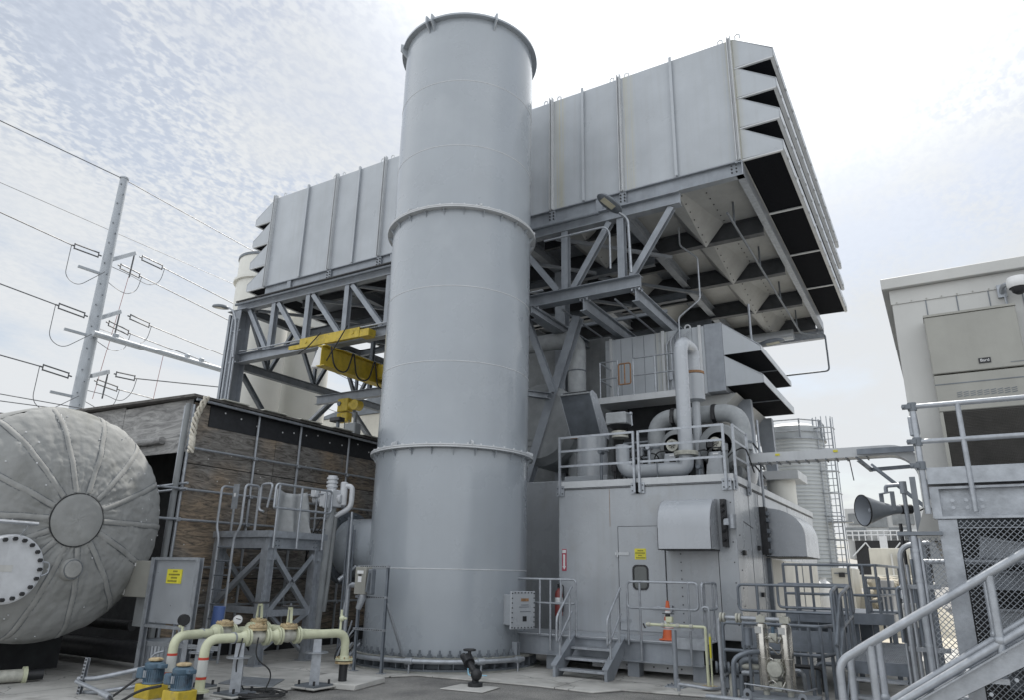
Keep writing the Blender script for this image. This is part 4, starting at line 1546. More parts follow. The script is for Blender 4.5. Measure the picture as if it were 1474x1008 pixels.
MB().tube(fillet([(a.x-.8, yp2, b.z), (b.x+.05, yp2, b.z), (b.x+.05, yp2, 4.3)], .42, 8), .27, 20).build('wrap', 'wrap', ep)
for z in (6.9, 7.6, 6.2):
    MB().lathe([(.275, 0), (.285, .02), (.275, .04)], (b.x+.05, yp2, z), 20).build('band', 'dark_steel', ep)
q = AY(772, 612, 17.9)
lo = thing('capped_pipe', 'dark horizontal capped pipe beside the stack below the elbow pipe', 'pipe', (q.x, 17.9, q.z))
MB().lathe([(0, .02), (.22, 0), (.27, -.08), (.27, -2.5)], q+V((.9, 0, 0)), 22, V((1, 0, 0))).build('pipe_body', 'insul', lo)
MB().cyl(q+V((.92, 0, .05)), q+V((1.0, 0, .05)), .04, 8).build('end_boss', 'white', lo)
# ================================================================ INSULATED TANK
TX, TYc, TZ, TR = -13.55, 6.93, 2.64, 1.99
tk = thing('insulated_tank', 'big horizontal tank wrapped in grey quilted insulation with a bolted round hatch', 'tank', (TX, TYc, 0))
NA, NR = 336, 72


def dish(r, a, off=0.0):
    """point on the domed end: r in 0..1, angle a"""
    h = .86*math.sqrt(max(0, 1-r*r*.985))-.1
    n = V((1.0*(1-r*.85), math.cos(a)*r, math.sin(a)*r)).normalized()
    return V((TX+h, TYc+math.cos(a)*r*TR, TZ+math.sin(a)*r*TR))+n*off


vs, fs = [], []
GORES = 14
rq = random.Random(5)
ph = [rq.random()*6 for _ in range(GORES)]
for i in range(NR+1):
    r = .215+(1-.215)*i/NR
    for k in range(NA):
        a = 2*PI*k/NA
        u = (k/NA*GORES) % 1
        gi = int(k/NA*GORES)
        cells = 2 if r < .5 else (3 if r < .78 else 4)
        pu = abs(math.sin(PI*u*cells))**.5
        pv = abs(math.sin(PI*(r*15+ph[gi]*.16+.12*math.sin(u*9))))**.5
        off = .008*pu*pv+.006*math.sin(a*9+r*17)+.004*math.sin(a*37+r*29)
        p_ = dish(r, a)
        off += .022*mnoise.noise(p_*2.6)+.011*mnoise.noise(p_*7.0)+.005*mnoise.noise(p_*19)
        vs.append(dish(r, a, off))
for i in range(NR):
    for k in range(NA):
        k2 = (k+1) % NA
        fs.append((i*NA+k, i*NA+k2, (i+1)*NA+k2, (i+1)*NA+k))
MB().add(vs, fs).build('end_jacket', 'quilt', tk, smooth=60)
vs, fs = [], []
for i in range(17):
    r = .222*i/16
    for k in range(48):
        a = 2*PI*k/48
        q = .007*abs(math.sin(r*34+a))*abs(math.sin(a*5+r*20))+.010+.014*math.sqrt(max(0, 1-(i/16)**6))
        vs.append(dish(max(r, 1e-4), a, q))
for i in range(16):
    for k in range(48):
        fs.append((i*48+k, i*48+(k+1) % 48, (i+1)*48+(k+1) % 48, (i+1)*48+k))
MB().add(vs, fs).build('end_cap', 'quilt', tk, smooth=60)
m = MB()
m.tube([dish(.222, 2*PI*k/60, .014) for k in range(60)], .010, 6, closed=True)
m.build('cap_cord', 'cavity', tk)
for g_ in range(GORES):
    a = 2*PI*g_/GORES
    vs, fs = [], []
    for i in range(21):
        r = .235+.76*i/20
        wd = .045
        da = wd/(r*TR)
        nz_ = .022*mnoise.noise(dish(r, a)*2.6)+.012
        for s_, o_ in ((-1, .0), (-.9, .007), (.9, .007), (1, .0)):
            vs.append(dish(r, a+s_*da+.004*math.sin(i*.9+g_), o_+nz_+.003*math.sin(i*2.1)))
    for i in range(20):
        for j in range(3):
            fs.append((i*4+j, i*4+j+1, (i+1)*4+j+1, (i+1)*4+j))
    MB().add(vs, fs).build('seam_strip', 'quilt_seam', tk, smooth=60)
L_ = []
rt_ = random.Random(12)
for k in range(46):
    a, r = rt_.random()*2*PI, .27+.7*math.sqrt(rt_.random())
    p = dish(r, a, .022)
    L_.append((p-V((.012, 0, 0)), V((1.0*(1-r*.85), math.cos(a)*r, math.sin(a)*r))))
bolts(tk, 'lacing_tuft', 'flange_white', L_, .013, .012)
m = MB()
for g_ in range(GORES):
    a = 2*PI*g_/GORES
    for s_ in (-1, 1):
        ln = []
        for i in range(81):
            r = .235+.755*i/80
            aa = a+s_*.052/r/TR+.004*math.sin(i*.225+g_)
            ln.append(dish(r, aa, .022*mnoise.noise(dish(r, a)*2.6)+.006+.006*math.sin(i*1.9)))
        m.tube(ln, .0045, 5)
m.build('seam_stitching', 'dark_steel', tk)
MB().lathe([(TR*1.0, -.08), (TR+.04, -.12), (TR+.05, -2.6), (TR, -2.7), (TR, -12)], (TX, TYc, TZ), 72, V((1, 0, 0))).build('shell_jacket', 'quilt', tk, smooth=50)
MB().lathe([(TR+.05, -2.9), (TR+.22, -2.9), (TR+.22, -2.75), (TR+.05, -2.75)], (TX, TYc, TZ), 72, V((1, 0, 0))).build('girth_ring', 'rubber', tk, smooth=30)
# hatch flange
hc = V((-12.72, 5.98, 1.82))
m = MB().lathe([(0, .0), (.50, .0), (.53, -.02), (.53, -.09), (.5, -.1), (.42, -.1), (.42, -.5)], hc, 48, V((1, 0, 0)))
ha = m.build('hatch', 'flange_white', tk, smooth=30)
bolts(ha, 'hatch_bolt', 'black', [(hc+V((0, math.cos(2*PI*k/20)*.46, math.sin(2*PI*k/20)*.46)), V((1, 0, 0))) for k in range(20)], .034, .05)
MB().box(hc.x+.001, hc.x+.006, hc.y-.3, hc.y+.06, hc.z-.04, hc.z+.06).build('data_plate', 'beige', ha, smooth=0)
MB().pipe([hc+V((.01, .5, -.1)), hc+V((.02, .6, -.06)), hc+V((.02, .6, .1)), hc+V((.01, .5, .12))], .012, .05, 6).build('handle', 'galv', ha)
MB().tube([hc+V((.05, -.8, .72)), hc+V((.1, .25, .70))], .03, 8).build('davit_arm', 'galv', ha)
m = MB()
for k in range(5):
    c = hc+V((.09, .12-.02*k, .66-.035*k))
    m.lathe([(.014, -.004), (.02, 0), (.014, .004), (.014, -.004)], c, 8, V((1, .6*(k % 2), 0)))
m.build('chain', 'galv', ha)
nc = V((-12.88, 7.02, 1.83))
MB().lathe([(0, .13), (.13, .12), (.16, .08), (.19, .02), (.205, -.1), (.21, -.35)], nc, 28, V((1, -.08, 0))).build('nozzle_jacket', 'quilt_seam', tk)
MB().tube([nc+V((.10, math.cos(2*PI*k/30)*.155, math.sin(2*PI*k/30)*.155)) for k in range(30)], .006, 6, closed=True).build('nozzle_cord', 'dark_steel', tk)
for x in (-15.2, -20):
    MB().box(x-.3, x+.3, TYc-1.3, TYc+1.3, .03, .85).build('saddle', 'cavity', tk, smooth=0)

bp_ = thing('black_pipeline', 'black pipes lying low in the dark behind the insulated tank', 'pipe', (-16, 8.95, 0))
MB().cyl((-26, 9.05, .32), (-13.3, 9.05, .32), .2, 16).build('pipe_body', 'black', bp_)
MB().cyl((-26, 9.3, .75), (-14.4, 9.3, .75), .1, 12).build('pipe_body', 'rubber', bp_)
MB().tube([(-13.28, 9.05+.21*math.cos(2*PI*k/24), .32+.21*math.sin(2*PI*k/24)) for k in range(24)], .015, 6, closed=True).build('end_ring', 'galv', bp_)

# pipe stub lying on the ground, bottom left
q0, q1 = AZ(2, 975, .14), AZ(48, 972, .14)
d = (q1-q0).normalized()
ps = thing('pipe_stub', 'short cut pipe with a black end lying on the concrete at the lower left', 'pipe', (q1.x, q1.y, .03))
MB().cyl(q0-d*1.5, q1-d*.12, .10, 16).build('pipe_body', 'valve_body', ps)
MB().lathe([(.1, -.16), (.135, -.16), (.135, -.1), (.1, -.1)], q1, 18, d).build('flange', 'gas_pipe', ps, smooth=30)
MB().cyl(q1-d*.1, q1+d*.14, .085, 12).build('plug', 'black', ps)
MB().lathe([(.102, -.75), (.106, -.75), (.106, -.6), (.102, -.6)], q1, 18, d).build('rusty_band', 'rust', ps)

# ================================================================ PLYWOOD SHELTER
WX, WY, WZ = -14.3, 9.85, 5.62
pw = thing('plywood_shelter', 'weathered brown plywood shelter framed with scaffold tubes behind the insulated tank', 'shed', (WX, WY, 0))
sheets = [(5.0, 4.12), (4.1, 2.9), (2.88, 1.68), (1.66, .45)]
yy = WY
jit = random.Random(2)
while yy < 18.0:
    y2 = min(yy+2.44, 18.0)
    for a, b in sheets:
        m = MB().box(WX-.02-jit.random()*.012, WX, yy+.008, y2-.008, b, a)
        m.build('plywood_sheet', 'ply_brown', pw, smooth=0)
    yy = y2
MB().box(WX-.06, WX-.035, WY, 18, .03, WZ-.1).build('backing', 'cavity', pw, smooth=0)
MB().box(WX+.003, WX+.012, WY+.42, 18, 5.0, WZ-.12).build('tar_paper', 'black', pw, smooth=0)
MB().box(WX-.018, WX, WY+.006, WY+.41, 5.0, WZ-.13).build('plywood_sheet', 'ply_brown', pw, smooth=0)
nail = random.Random(8)
L_ = [(V((WX+.012, WY+.75+.5*k+nail.random()*.35, 5.2+nail.random()*.2)), V((1, 0, 0))) for k in range(14)]
bolts(pw, 'washer', 'white', L_, .022, .005)
L_ = [(V((WX, WY+.2+nail.random()*5, 1.2+nail.random()*3.4)), V((1, 0, 0))) for k in range(26)]
bolts(pw, 'washer', 'beige', L_, .016, .005)
# header over the opening on the tank side
for x0, x1 in ((-16.95, -14.34), (-19.6, -16.97), (-22.3, -19.62), (-25, -22.32)):
    MB().box(x0, x1, WY-.02, WY, 4.36, WZ+(-14.3-(x0+x1)/2)*.02-.08).build('header_sheet', 'ply_grey', pw, smooth=0)
m = MB().prism([(-27, WY-.22, WZ+.22), (WX+.25, WY-.22, WZ-.06), (WX+.25, WY-.22, WZ-.0), (-27, WY-.22, WZ+.28)], (0, 8.6, 0))
m.build('roof', 'wood_trim', pw, smooth=0)
MB().tube([(WX+.2, WY-.1, WZ-.1), (WX+.2, 18, WZ-.14)], .035, 8).build('eave_tube', 'galv', pw)
for k in range(7):
    y = WY+.5+1.2*k
    MB().box(WX+.1, WX+.32, y, y+.75, WZ+.005, WZ+.03).build('roof_batten', 'valve_body', pw, smooth=0)
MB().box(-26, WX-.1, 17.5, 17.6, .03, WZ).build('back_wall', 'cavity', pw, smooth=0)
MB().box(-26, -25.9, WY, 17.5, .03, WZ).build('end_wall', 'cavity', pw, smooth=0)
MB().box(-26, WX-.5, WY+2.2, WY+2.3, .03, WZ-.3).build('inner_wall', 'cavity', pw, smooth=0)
MB().lathe([(.0, 0), (.085, 0), (.085, 1.75), (0, 1.75)], (-16.9, WY-.1, 4.66), 16, V((1, 0, 0)), a0=0, a1=2*PI).build('rolled_sheet', 'ply_grey', pw)
for x, yv in ((WX+.06, WY-.05), (WX+.02, WY-.17), (WX-.22, WY-.06)):
    MB().cyl((x, yv, .03), (x, yv, WZ-.2), .06 if x == WX+.02 else .035, 10).build('corner_tube', 'galv' if x != WX+.02 else 'insul', pw)
for yv in (11.64, 13.02, 14.83, 16.6):
    MB().cyl((WX+.06, yv, .03), (WX+.06, yv, WZ-.12), .03, 8).build('scaffold_tube', 'galv', pw)
for zh, y0 in ((4.44, WY-.02), (3.53, WY-.6), (2.88, WY-.6), (1.9, WY-.3), (1.1, WY)):
    MB().cyl((WX+.11, y0, zh), (WX+.11, 17.9, zh+.03), .028, 8).build('scaffold_tube', 'rail_galv', pw)
    for yv in (WY-.05, 11.64, 13.02, 14.83):
        MB().cbox((WX+.09, yv, zh), .05, .05, .045).build('coupler', 'galv', pw, smooth=0, bev=.01)
for z in (3.62, 3.5):
    MB().cyl((-15.6, WY-.12, z-.03), (WX+.35, WY-.12, z+.02), .028, 8).build('scaffold_tube', 'rail_galv', pw)
rp = thing('rope_bundle', 'pale twisted rope and rag tied down the corner of the plywood shelter', 'rope', (WX+.1, WY-.12, 4.6))
pts = [AY(298, 572, WY-.2), AY(288, 590, WY-.2), AY(281, 605, WY-.2), AY(278, 622, WY-.2), AY(276, 640, WY-.2), AY(274, 652, WY-.2)]
for s_ in range(3):
    pp = []
    for k in range(25):
        t = k/24*(len(pts)-1)
        i = min(int(t), len(pts)-2)
        p = pts[i].lerp(pts[i+1], t-i)
        a = k*.9+s_*2.1
        pp.append(p+V((math.cos(a)*.05, math.sin(a)*.05, 0)))
    MB().tube(pp, .028, 7).build('strand', 'rope', rp)
MB().ball(pts[4]+V((0, 0, .05)), .1, 10, (.7, .7, 2.0)).build('rag', 'rope', rp)

# ================================================================ LADDER PLATFORM
la = thing('ladder_platform', 'galvanised steel access tower with ladder and tube handrails in front of the plywood', 'access platform', (-12.3, 10.7, 0))
lx0, lx1, ly0, ly1, lz = -13.85, -12.3, 10.7, 12.05, 2.42
for x in (lx0, lx1):
    for y in (ly0, ly1):
        m = MB().ibeam((x, y, .03), (x, y, lz), .2, .2, .016, up=V((0, 1, 0)))
        m.cbox((x, y, .04), .16, .16, .012)
        m.build('leg', 'galv', la, smooth=0)
m = MB()
for y in (ly0, ly1):
    m.chan((lx0-.1, y-.05, lz+.0), (lx1+.11, y-.05, lz+.0), .08, .22, .012)
for x in (lx0, lx1):
    m.chan((x+.05, ly0-.1, lz+.003), (x+.05, ly1+.15, lz+.003), .08, .22, .012, side=-1)
m.build('platform_frame', 'galv', la, smooth=0)
m = MB()
m.box(lx0-.1, lx1+.14, ly0-.15, ly0-.135, lz+.115, lz+.25)
m.box(lx1+.125, lx1+.14, ly0-.13, ly1+.2, lz+.115, lz+.25)
m.build('toe_plate', 'galv', la, smooth=0)
MB().box(lx0-.05, lx1+.1, ly0-.1, ly1+.15, lz+.115, lz+.14).build('deck', 'dark_steel', la, smooth=0)
for (p, q) in (((lx1, ly0+.12, 2.25), (lx1, ly1-.1, 1.05)), ((lx1, ly0+.1, .35), (lx1, ly1-.12, 1.0)), ((lx1, ly0+.1, 1.0), (lx1, ly1-.1, 2.2)), ((lx1, ly1-.15, .25), (lx1, ly0+.2, 1.05)),
               ((lx0+.1, ly0, 1.2), (lx1-.12, ly0, 2.2)), ((lx0+.1, ly0, 1.1), (lx1-.12, ly0, .2)), ((lx0, ly0+.1, 2.2), (lx0, ly1, .9)), ((lx0+.1, ly1, .9), (lx1, ly1, 2.2))):
    MB().angle(p, q, .1, .012).build('brace', 'galv', la, smooth=0)
for (p, q) in (((lx0, ly0, 1.08), (lx1, ly0, 1.08)), ((lx1, ly0, 1.02), (lx1, ly1, 1.02)), ((lx0, ly1, 1.02), (lx1, ly1, 1.02))):
    MB().angle(p, q, .13, .014).build('tie', 'galv', la, smooth=0)
for x, y in ((lx1+.02, ly0-.05), (lx1+.02, ly1-.05)):
    MB().cbox((x+.02, y+.12, 2.2), .008, .12, .12).build('gusset', 'galv', la, smooth=0)
L_ = [(V((lx1+.102, ly0-.02+dy, lz+dz)), V((1, 0, 0))) for dy in (.12, .2, 1.2, 1.28) for dz in (-.05, .05)]
bolts(la, 'bolt', 'dark_steel', L_, .018, .012)
zr_ = lz+1.22
zm_ = lz+.72
rr_ = .026
MB().pipe([(lx1+.16, ly0-.12, zm_), (lx1+.16, ly0-.12, zr_), (lx1+.16, ly1+.2, zr_), (lx1+.16, ly1+.2, zm_), (lx1+.16, ly0-.12, zm_)], rr_, .1, 9).build('rail_loop', 'rail_galv', la)
for y in (ly0-.02, ly0+.62, ly1+.02):
    MB().cyl((lx1+.16, y, zr_), (lx1+.16, y, lz-.1), rr_, 9).build('post', 'rail_galv', la)
for x0_, x1_ in ((lx0-.05, lx0+.72), (lx0+.8, lx1+.1)):
    MB().pipe([((x0_+x1_)/2, ly1+.2, zr_-.05), (x1_, ly1+.2, zr_-.05), (x1_, ly1+.2, zm_-.1), (x0_, ly1+.2, zm_-.1), (x0_, ly1+.2, zr_-.05), ((x0_+x1_)/2+.01, ly1+.2, zr_-.05)], rr_*.9, .1, 8).build('rail_loop', 'rail_galv', la)
    MB().cyl(((x0_+x1_)/2, ly1+.2, zr_-.05), ((x0_+x1_)/2, ly1+.2, lz), rr_*.9, 8).build('post', 'rail_galv', la)
MB().pipe([(lx1+.0, ly0-.16, zm_), (lx1+.1, ly0-.16, zr_), (lx1-.25, ly0-.16, zr_), (lx1-.25, ly0-.16, zm_-.05), (lx1-.1, ly0-.16, zm_-.08)], rr_, .1, 9).build('gate_loop', 'rail_galv', la)
# ladder on the -Y side
lxa, lxb, lyy = -13.58, -13.08, ly0-.28
for x in (lxa, lxb):
    MB().pipe([(x, lyy, .05), (x, lyy, lz+.1), (x+(-.14 if x == lxa else .14), lyy+.02, lz+.34), (x+(-.14 if x == lxa else .14), lyy+.02, zr_), (x+(-.14 if x == lxa else .14), lyy+.4, zr_), (x+(-.14 if x == lxa else .14), lyy+.4, lz+.1)], .027, .1, 8).build('ladder_rail', 'rail_galv', la)
for k in range(8):
    MB().cyl((lxa, lyy, .3+.29*k), (lxb, lyy, .3+.29*k), .016, 8).build('rung', 'dark_steel', la)
MB().box(lxb-.36, lxb-.18, lyy+.1, lyy+.12, zm_, zr_+.03).build('tag_board', 'galv', la, smooth=0)
MB().box(lxb-.31, lxb-.25, lyy+.094, lyy+.099, zm_+.26, zm_+.34).build('tag', 'white', la, smooth=0)

# valve column with tarp beside the ladder platform
vc = thing('valve_column', 'pale actuator head on an upright wrapped pipe with conduits beside the access tower', 'valve', (-12.2, 12.6, 0))
c = AX(478, 700, -12.35)
c0 = V((c.x, c.y, 0))
m = MB()
for k in range(7):
    m.lathe([(.11+.025*(k % 2), 0), (.11+.025*(k % 2), .045)], c0+V((0, 0, 3.72+.045*k)), 18, caps=True)
m.build('actuator_top', 'flange_white', vc, smooth=30)
m = MB().cbox(c0+V((0, 0, 3.5)), .2, .17, .2)
m.cyl(c0+V((-.45, -.1, 3.48)), c0+V((.25, .1, 3.5)), .11, 14)
m.cyl(c0+V((.2, .2, 3.35)), c0+V((.2, .2, 3.9)), .09, 12)
m.cbox(c0+V((-.32, -.2, 3.62)), .08, .08, .1)
m.cbox(c0+V((.08, -.2, 3.42)), .06, .08, .16)
m.build('actuator_body', 'flange_white', vc, bev=.02, smooth=30)
MB().tube(fillet([c0+V((.2, .2, 3.8)), c0+V((.42, .25, 3.8)), c0+V((.42, .25, 3.3)), c0+V((.1, .1, 3.1))], .15, 6), .06, 12).build('elbow', 'flange_white', vc)
MB().tube([c0+V((-.02, .05, 3.3)), c0+V((-.1, .0, 1.6)), c0+V((-.15, 0, .1))], .13, 14).build('wrapped_pipe', 'wrap', vc)
MB().tube([c0+V((.12, .1, 3.2)), c0+V((.05, .1, 1.6)), c0+V((.0, .1, 1.0))], .05, 10).build('wrapped_pipe', 'insul', vc)
for k in range(4):
    x = .3+.07*k
    MB().tube([c0+V((x, .35, 3.1-.1*k)), c0+V((x-.02, .35, .05))], .022, 8).build('conduit', 'blue_steel', vc)
MB().tube([c0+V((.52, .2, 3.2)), c0+V((.56, .2, 1.3)), c0+V((.54, .15, .9))], [.025, .025, .04], 8).build('conduit', 'rail_galv', vc)
for k in range(3):
    MB().pipe([c0+V((.0, -.1, 3.2-.2*k)), c0+V((-.1, -.25, 2.9-.2*k)), c0+V((-.35, -.3, 2.3-.2*k)), c0+V((-.3, -.2, 1.9))], .016, .2, 7).build('cable', 'rubber', vc)
tp = MB()
vs, fs = [], []
NX, NZ = 16, 12
for i in range(NZ+1):
    for k in range(NX+1):
        u, v = k/NX, i/NZ
        y = 11.0+.9*u+(.25*v)*(u-.3)
        x = -12.62+.10*math.sin(u*14+v*2)*(.3+v)+.05*math.sin(u*31)*v+.1*v
        z = 3.6-.05*math.sin(u*PI)*1.5-v*(1.02+.12*math.sin(u*7))
        vs.append((x, y, z))
for i in range(NZ):
    for k in range(NX):
        fs.append((i*(NX+1)+k, i*(NX+1)+k+1, (i+1)*(NX+1)+k+1, (i+1)*(NX+1)+k))
tp.add(vs, fs)
to = tp.build('tarp', 'tarp', None, smooth=80)
so_ = to.modifiers.new('thickness', 'SOLIDIFY')
so_.thickness = .008
tag(to, 'crumpled pale grey tarp hanging behind the handrail of the access tower', 'tarp')

# ================================================================ CONTROL CABINET
cb_ = thing('control_cabinet', 'grey sheet metal control cabinet on a strut frame with a yellow warning sign', 'cabinet', (-12.5, 8.4, 0))
kx0, kx1, ky = -12.5, -11.22, 8.32
MB().box(kx0+.05, kx1-.05, ky, ky+.10, .95, 2.02).build('door_panel', 'alu_sheet', cb_, smooth=0, bev=.01)
for x, zt in ((kx0, 2.06), (kx1, 2.06)):
    MB().chan((x, ky-.02, .03), (x, ky-.02, zt), .09, .09, .012, up=V((0, 1, 0)), side=1).build('frame_post', 'galv', cb_, smooth=0)
for z in (2.04, .9):
    MB().bar((kx0+.05, ky-.02, z), (kx1-.05, ky-.02, z), .07, .05).build('frame_rail', 'galv', cb_, smooth=0)
m = MB()
for k in range(3):
    m.bar((-12.3, ky-.03, .60+.025*k-.01), (-10.4, ky-.05, .62+.025*k), .03, .018)
m.build('strut_channel', 'galv', cb_, smooth=0)
for x in (-11.95, -11.8, -11.62, -11.5):
    MB().cyl((x, ky+.2, .05), (x, ky+.2, .94), .03, 8).build('conduit', 'galv', cb_)
sgo = MB().box(-12.1, -11.68, ky-.012, ky-.003, 1.62, 1.86).build('warning_sign', 'sign_yellow', cb_, smooth=0)
m = MB()
for k, (a, b) in enumerate(((-.04, .07), (-.15, .15), (-.08, .08), (-.16, .08))):
    z = 1.825-.055*k
    x = -11.89+a
    while x < -11.89+b:
        m.box(x, x+.016, ky-.0145, ky-.0125, z-.014, z+.014)
        x += .026
m.build('lettering', 'sign_ink', sgo, smooth=0)
ac = thing('cabinet_cooler', 'small metal air cooler with a grille on the left side of the control cabinet', 'air conditioner', (-13.0, 8.4, 1.3))
MB().box(-13.52, -12.57, 8.3, 8.72, 1.36, 2.0).build('housing', 'beige_ac', ac, smooth=0, bev=.01)
m = MB()
m.box(-13.5, -13.25, 8.285, 8.297, 1.38, 1.98)
m.build('grille_back', 'coil', ac, smooth=0)
m = MB()
for z in (1.40, 1.58, 1.66, 1.84, 1.97):
    m.box(-13.51, -13.24, 8.268, 8.283, z-.012, z+.012)
for x in (-13.5, -13.38, -13.25):
    m.box(x-.01, x+.01, 8.272, 8.286, 1.4, 1.97)
m.build('grille', 'beige', ac, smooth=0)
MB().box(-13.17, -13.05, 8.288, 8.298, 1.9, 1.96).build('label_plate', 'white', ac, smooth=0)
MB().box(-13.1, -12.62, 8.45, 8.8, .85, 1.355).build('under_box', 'insul', ac, smooth=0)
tb_ = thing('steel_bin', 'ribbed grey metal bin under the control cabinet', 'bin', (-12.6, 8.75, 0))
m = MB()
prof = []
m.lathe([(0, .03), (.36, .03), (.38, .62), (.36, .62), (.34, .1)], (-12.55, 8.8, 0), 40)
m.build('bin_body', 'alu_sheet', tb_)
m = MB()
for k in range(40):
    w_ = 2*PI*k/40
    d = V((math.cos(w_), math.sin(w_), 0))
    m.cyl(V((-12.55, 8.8, .06))+d*.365, V((-12.55, 8.8, .56))+d*.385, .012, 5)
m.lathe([(.375, .58), (.40, .58), (.40, .63), (.375, .63)], (-12.55, 8.8, 0), 40)
m.build('rim', 'galv', tb_)
tag(MB().tube(fillet([(-11.55, 8.1, .55), (-11.7, 8.0, .5), (-11.7, 7.9, .1)], .1), .02, 8).build('hose_tail', 'galv'), 'thin bent grey hose beside the bin under the cabinet', 'hose')

# ================================================================ GAS PIPES
gp = thing('gas_pipework', 'pale green gas pipes on grey pedestals with banded risers and tan valves', 'pipework', (-9.6, 8.3, 0))
zg = .86
A0, A1 = AZ(252, 916, zg), AZ(322, 911, zg)
B0 = AZ(297, 921, zg)
B1 = AY(498, 916, 9.95)
B1.z = zg
A2 = AZ(371, 907, zg)
dirB = (B1-B0).normalized()
dirA = (A2-A0).normalized()
A3 = A2+dirA*.9
ra = .072
J = B0+dirB*((B1-B0).length*.80)
MB().tube(fillet([(A0.x-.0, A0.y-.0, .12), A0, A1, A2+dirA*.35, J-dirB*.35+V((-.1, 0, .02)), J], .2, 7), ra, 18).build('pipe_run', 'gas_pipe', gp)
MB().tube(fillet([(B0.x, B0.y, .12), B0, B1, (B1.x, B1.y, .42)], .2, 7), ra, 18).build('pipe_run', 'gas_pipe', gp)
for P0 in (A0, B0):
    for z in (.30, .57):
        MB().lathe([(ra+.001, z), (ra+.004, z), (ra+.004, z+.035), (ra+.001, z+.035)], (P0.x, P0.y, 0), 18).build('red_band', 'red', gp)
    MB().lathe([(ra+.001, .34), (ra+.003, .34), (ra+.003, .57), (ra+.001, .57)], (P0.x, P0.y, 0), 18).build('marker_band', 'clear_band', gp)
    MB().lathe([(ra, .12), (.14, .12), (.14, .15), (ra, .15)], (P0.x, P0.y, 0), 20).build('flange', 'gas_pipe', gp, smooth=30)
    MB().cyl((P0.x, P0.y, 0), (P0.x, P0.y, .11), ra, 14).build('foot_pipe', 'black', gp)
c = B0+dirB*((B1-B0).length*.60)
for s_ in (-.16, .10):
    MB().lathe([(ra+.001, s_), (ra+.004, s_), (ra+.004, s_+.03), (ra+.001, s_+.03)], c, 18, dirB).build('red_band', 'red', gp)
MB().lathe([(ra+.001, -.12), (ra+.003, -.12), (ra+.003, .09), (ra+.001, .09)], c, 18, dirB).build('marker_band', 'clear_band', gp)
fe = (B1.x, B1.y)
MB().lathe([(ra, .42), (.15, .42), (.15, .45), (ra+.02, .455), (ra, .5)], (*fe, 0), 22).build('flange', 'gas_pipe', gp, smooth=30)
MB().lathe([(ra, .37), (.15, .37), (.15, .405), (ra, .405)], (*fe, 0), 22).build('flange', 'valve_tan', gp, smooth=30)
L_ = [(V((fe[0]+.125*math.cos(2*PI*k/8), fe[1]+.125*math.sin(2*PI*k/8), .45)), Z1) for k in range(8)]
bolts(gp, 'flange_bolt', 'valve_tan', L_, .013, .03)
MB().cyl((*fe, .08), (*fe, .37), ra, 18).build('black_spool', 'black', gp)
m = MB()
bt = B1-dirB*.12
m.cyl(bt+V((0, 0, .06)), bt+V((0, 0, .2)), .02, 8)
m.ball(bt+V((.02, 0, .24)), .05, 8)
m.cyl(bt+V((0, 0, .25)), bt+V((0, 0, .38)), .022, 8)
m.cyl(bt+V((0, 0, .24)), bt+V((.11, .02, .24)), .018, 8)
m.build('test_valve', 'gas_pipe', gp)


def gate_valve(par, c, d, wheel):
    d = d.normalized()
    vf = None
    for s_ in (-1, 1):
        a = MB()
        a.lathe([(ra-.005, .12*s_), (.135, .12*s_), (.135, .155*s_), (ra-.005, .155*s_)], c, 22, d)
        a.lathe([(ra-.005, .165*s_), (.135, .165*s_), (.135, .195*s_), (ra+.03, .2*s_), (ra, .27*s_)], c, 22, d)
        vf = a.build('valve_flange', 'gas_pipe', par, smooth=35)
    b = MB().lathe([(.08, -.12), (.10, -.06), (.11, 0), (.10, .06), (.08, .12)], c, 18, d)
    b.lathe([(.09, 0), (.085, .1)], c, 16)
    b.build('valve_body', 'valve_body', vf)
    b = MB().lathe([(0, .10), (.145, .10), (.145, .13), (.13, .135), (.145, .14), (.145, .165), (.06, .18), (.05, .2), (0, .2)], c, 22)
    bo = b.build('bonnet', 'valve_tan', vf, smooth=35)
    bolts(bo, 'bonnet_bolt', 'valve_tan', [(c+V((.12*math.cos(2*PI*k/10), .12*math.sin(2*PI*k/10), .165)), Z1) for k in range(10)], .012, .02)
    if wheel:
        q = MB()
        s = frame_for(d)[1]
        for w_ in (-1, 1):
            q.bar(c+s*.06*w_+V((0, 0, .19)), c+s*.035*w_+V((0, 0, .42)), .035, .03, up=d)
        q.cyl(c+V((0, 0, .4)), c+V((0, 0, .44)), .04, 10)
        q.build('yoke', 'gas_pipe', vf, smooth=30)
        MB().cyl(c+V((0, 0, .18)), c+V((0, 0, .66 if wheel == 2 else .5)), .013, 8).build('stem', 'dark_steel', vf)
        q = MB().tube([c+V((.14*math.cos(2*PI*k/28), .14*math.sin(2*PI*k/28), .455)) for k in range(28)], .013, 8, closed=True)
        for k in range(4):
            q.cyl(c+V((0, 0, .455)), c+V((.14*math.cos(PI*k/2+.4), .14*math.sin(PI*k/2+.4), .455)), .011, 6)
        q.build('handwheel', 'black', vf)


LB = (B1-B0).length
gate_valve(gp, A1, dirA, 0)
gate_valve(gp, A2, dirA, 2)
pv2 = B0+dirB*LB*.335
for t in range(60):
    pv2 = B0+dirB*LB*(.15+t*.01)
    vv = pv2-CAMLOC
    if (737+CF*vv.dot(_r2)/vv.dot(_f)) > 369:
        break
gate_valve(gp, pv2, dirB, 0)
for t in range(60):
    pv4 = B0+dirB*LB*(.25+t*.01)
    vv = pv4-CAMLOC
    if (737+CF*vv.dot(_r2)/vv.dot(_f)) > 414:
        break
gate_valve(gp, pv4, dirB, 1)


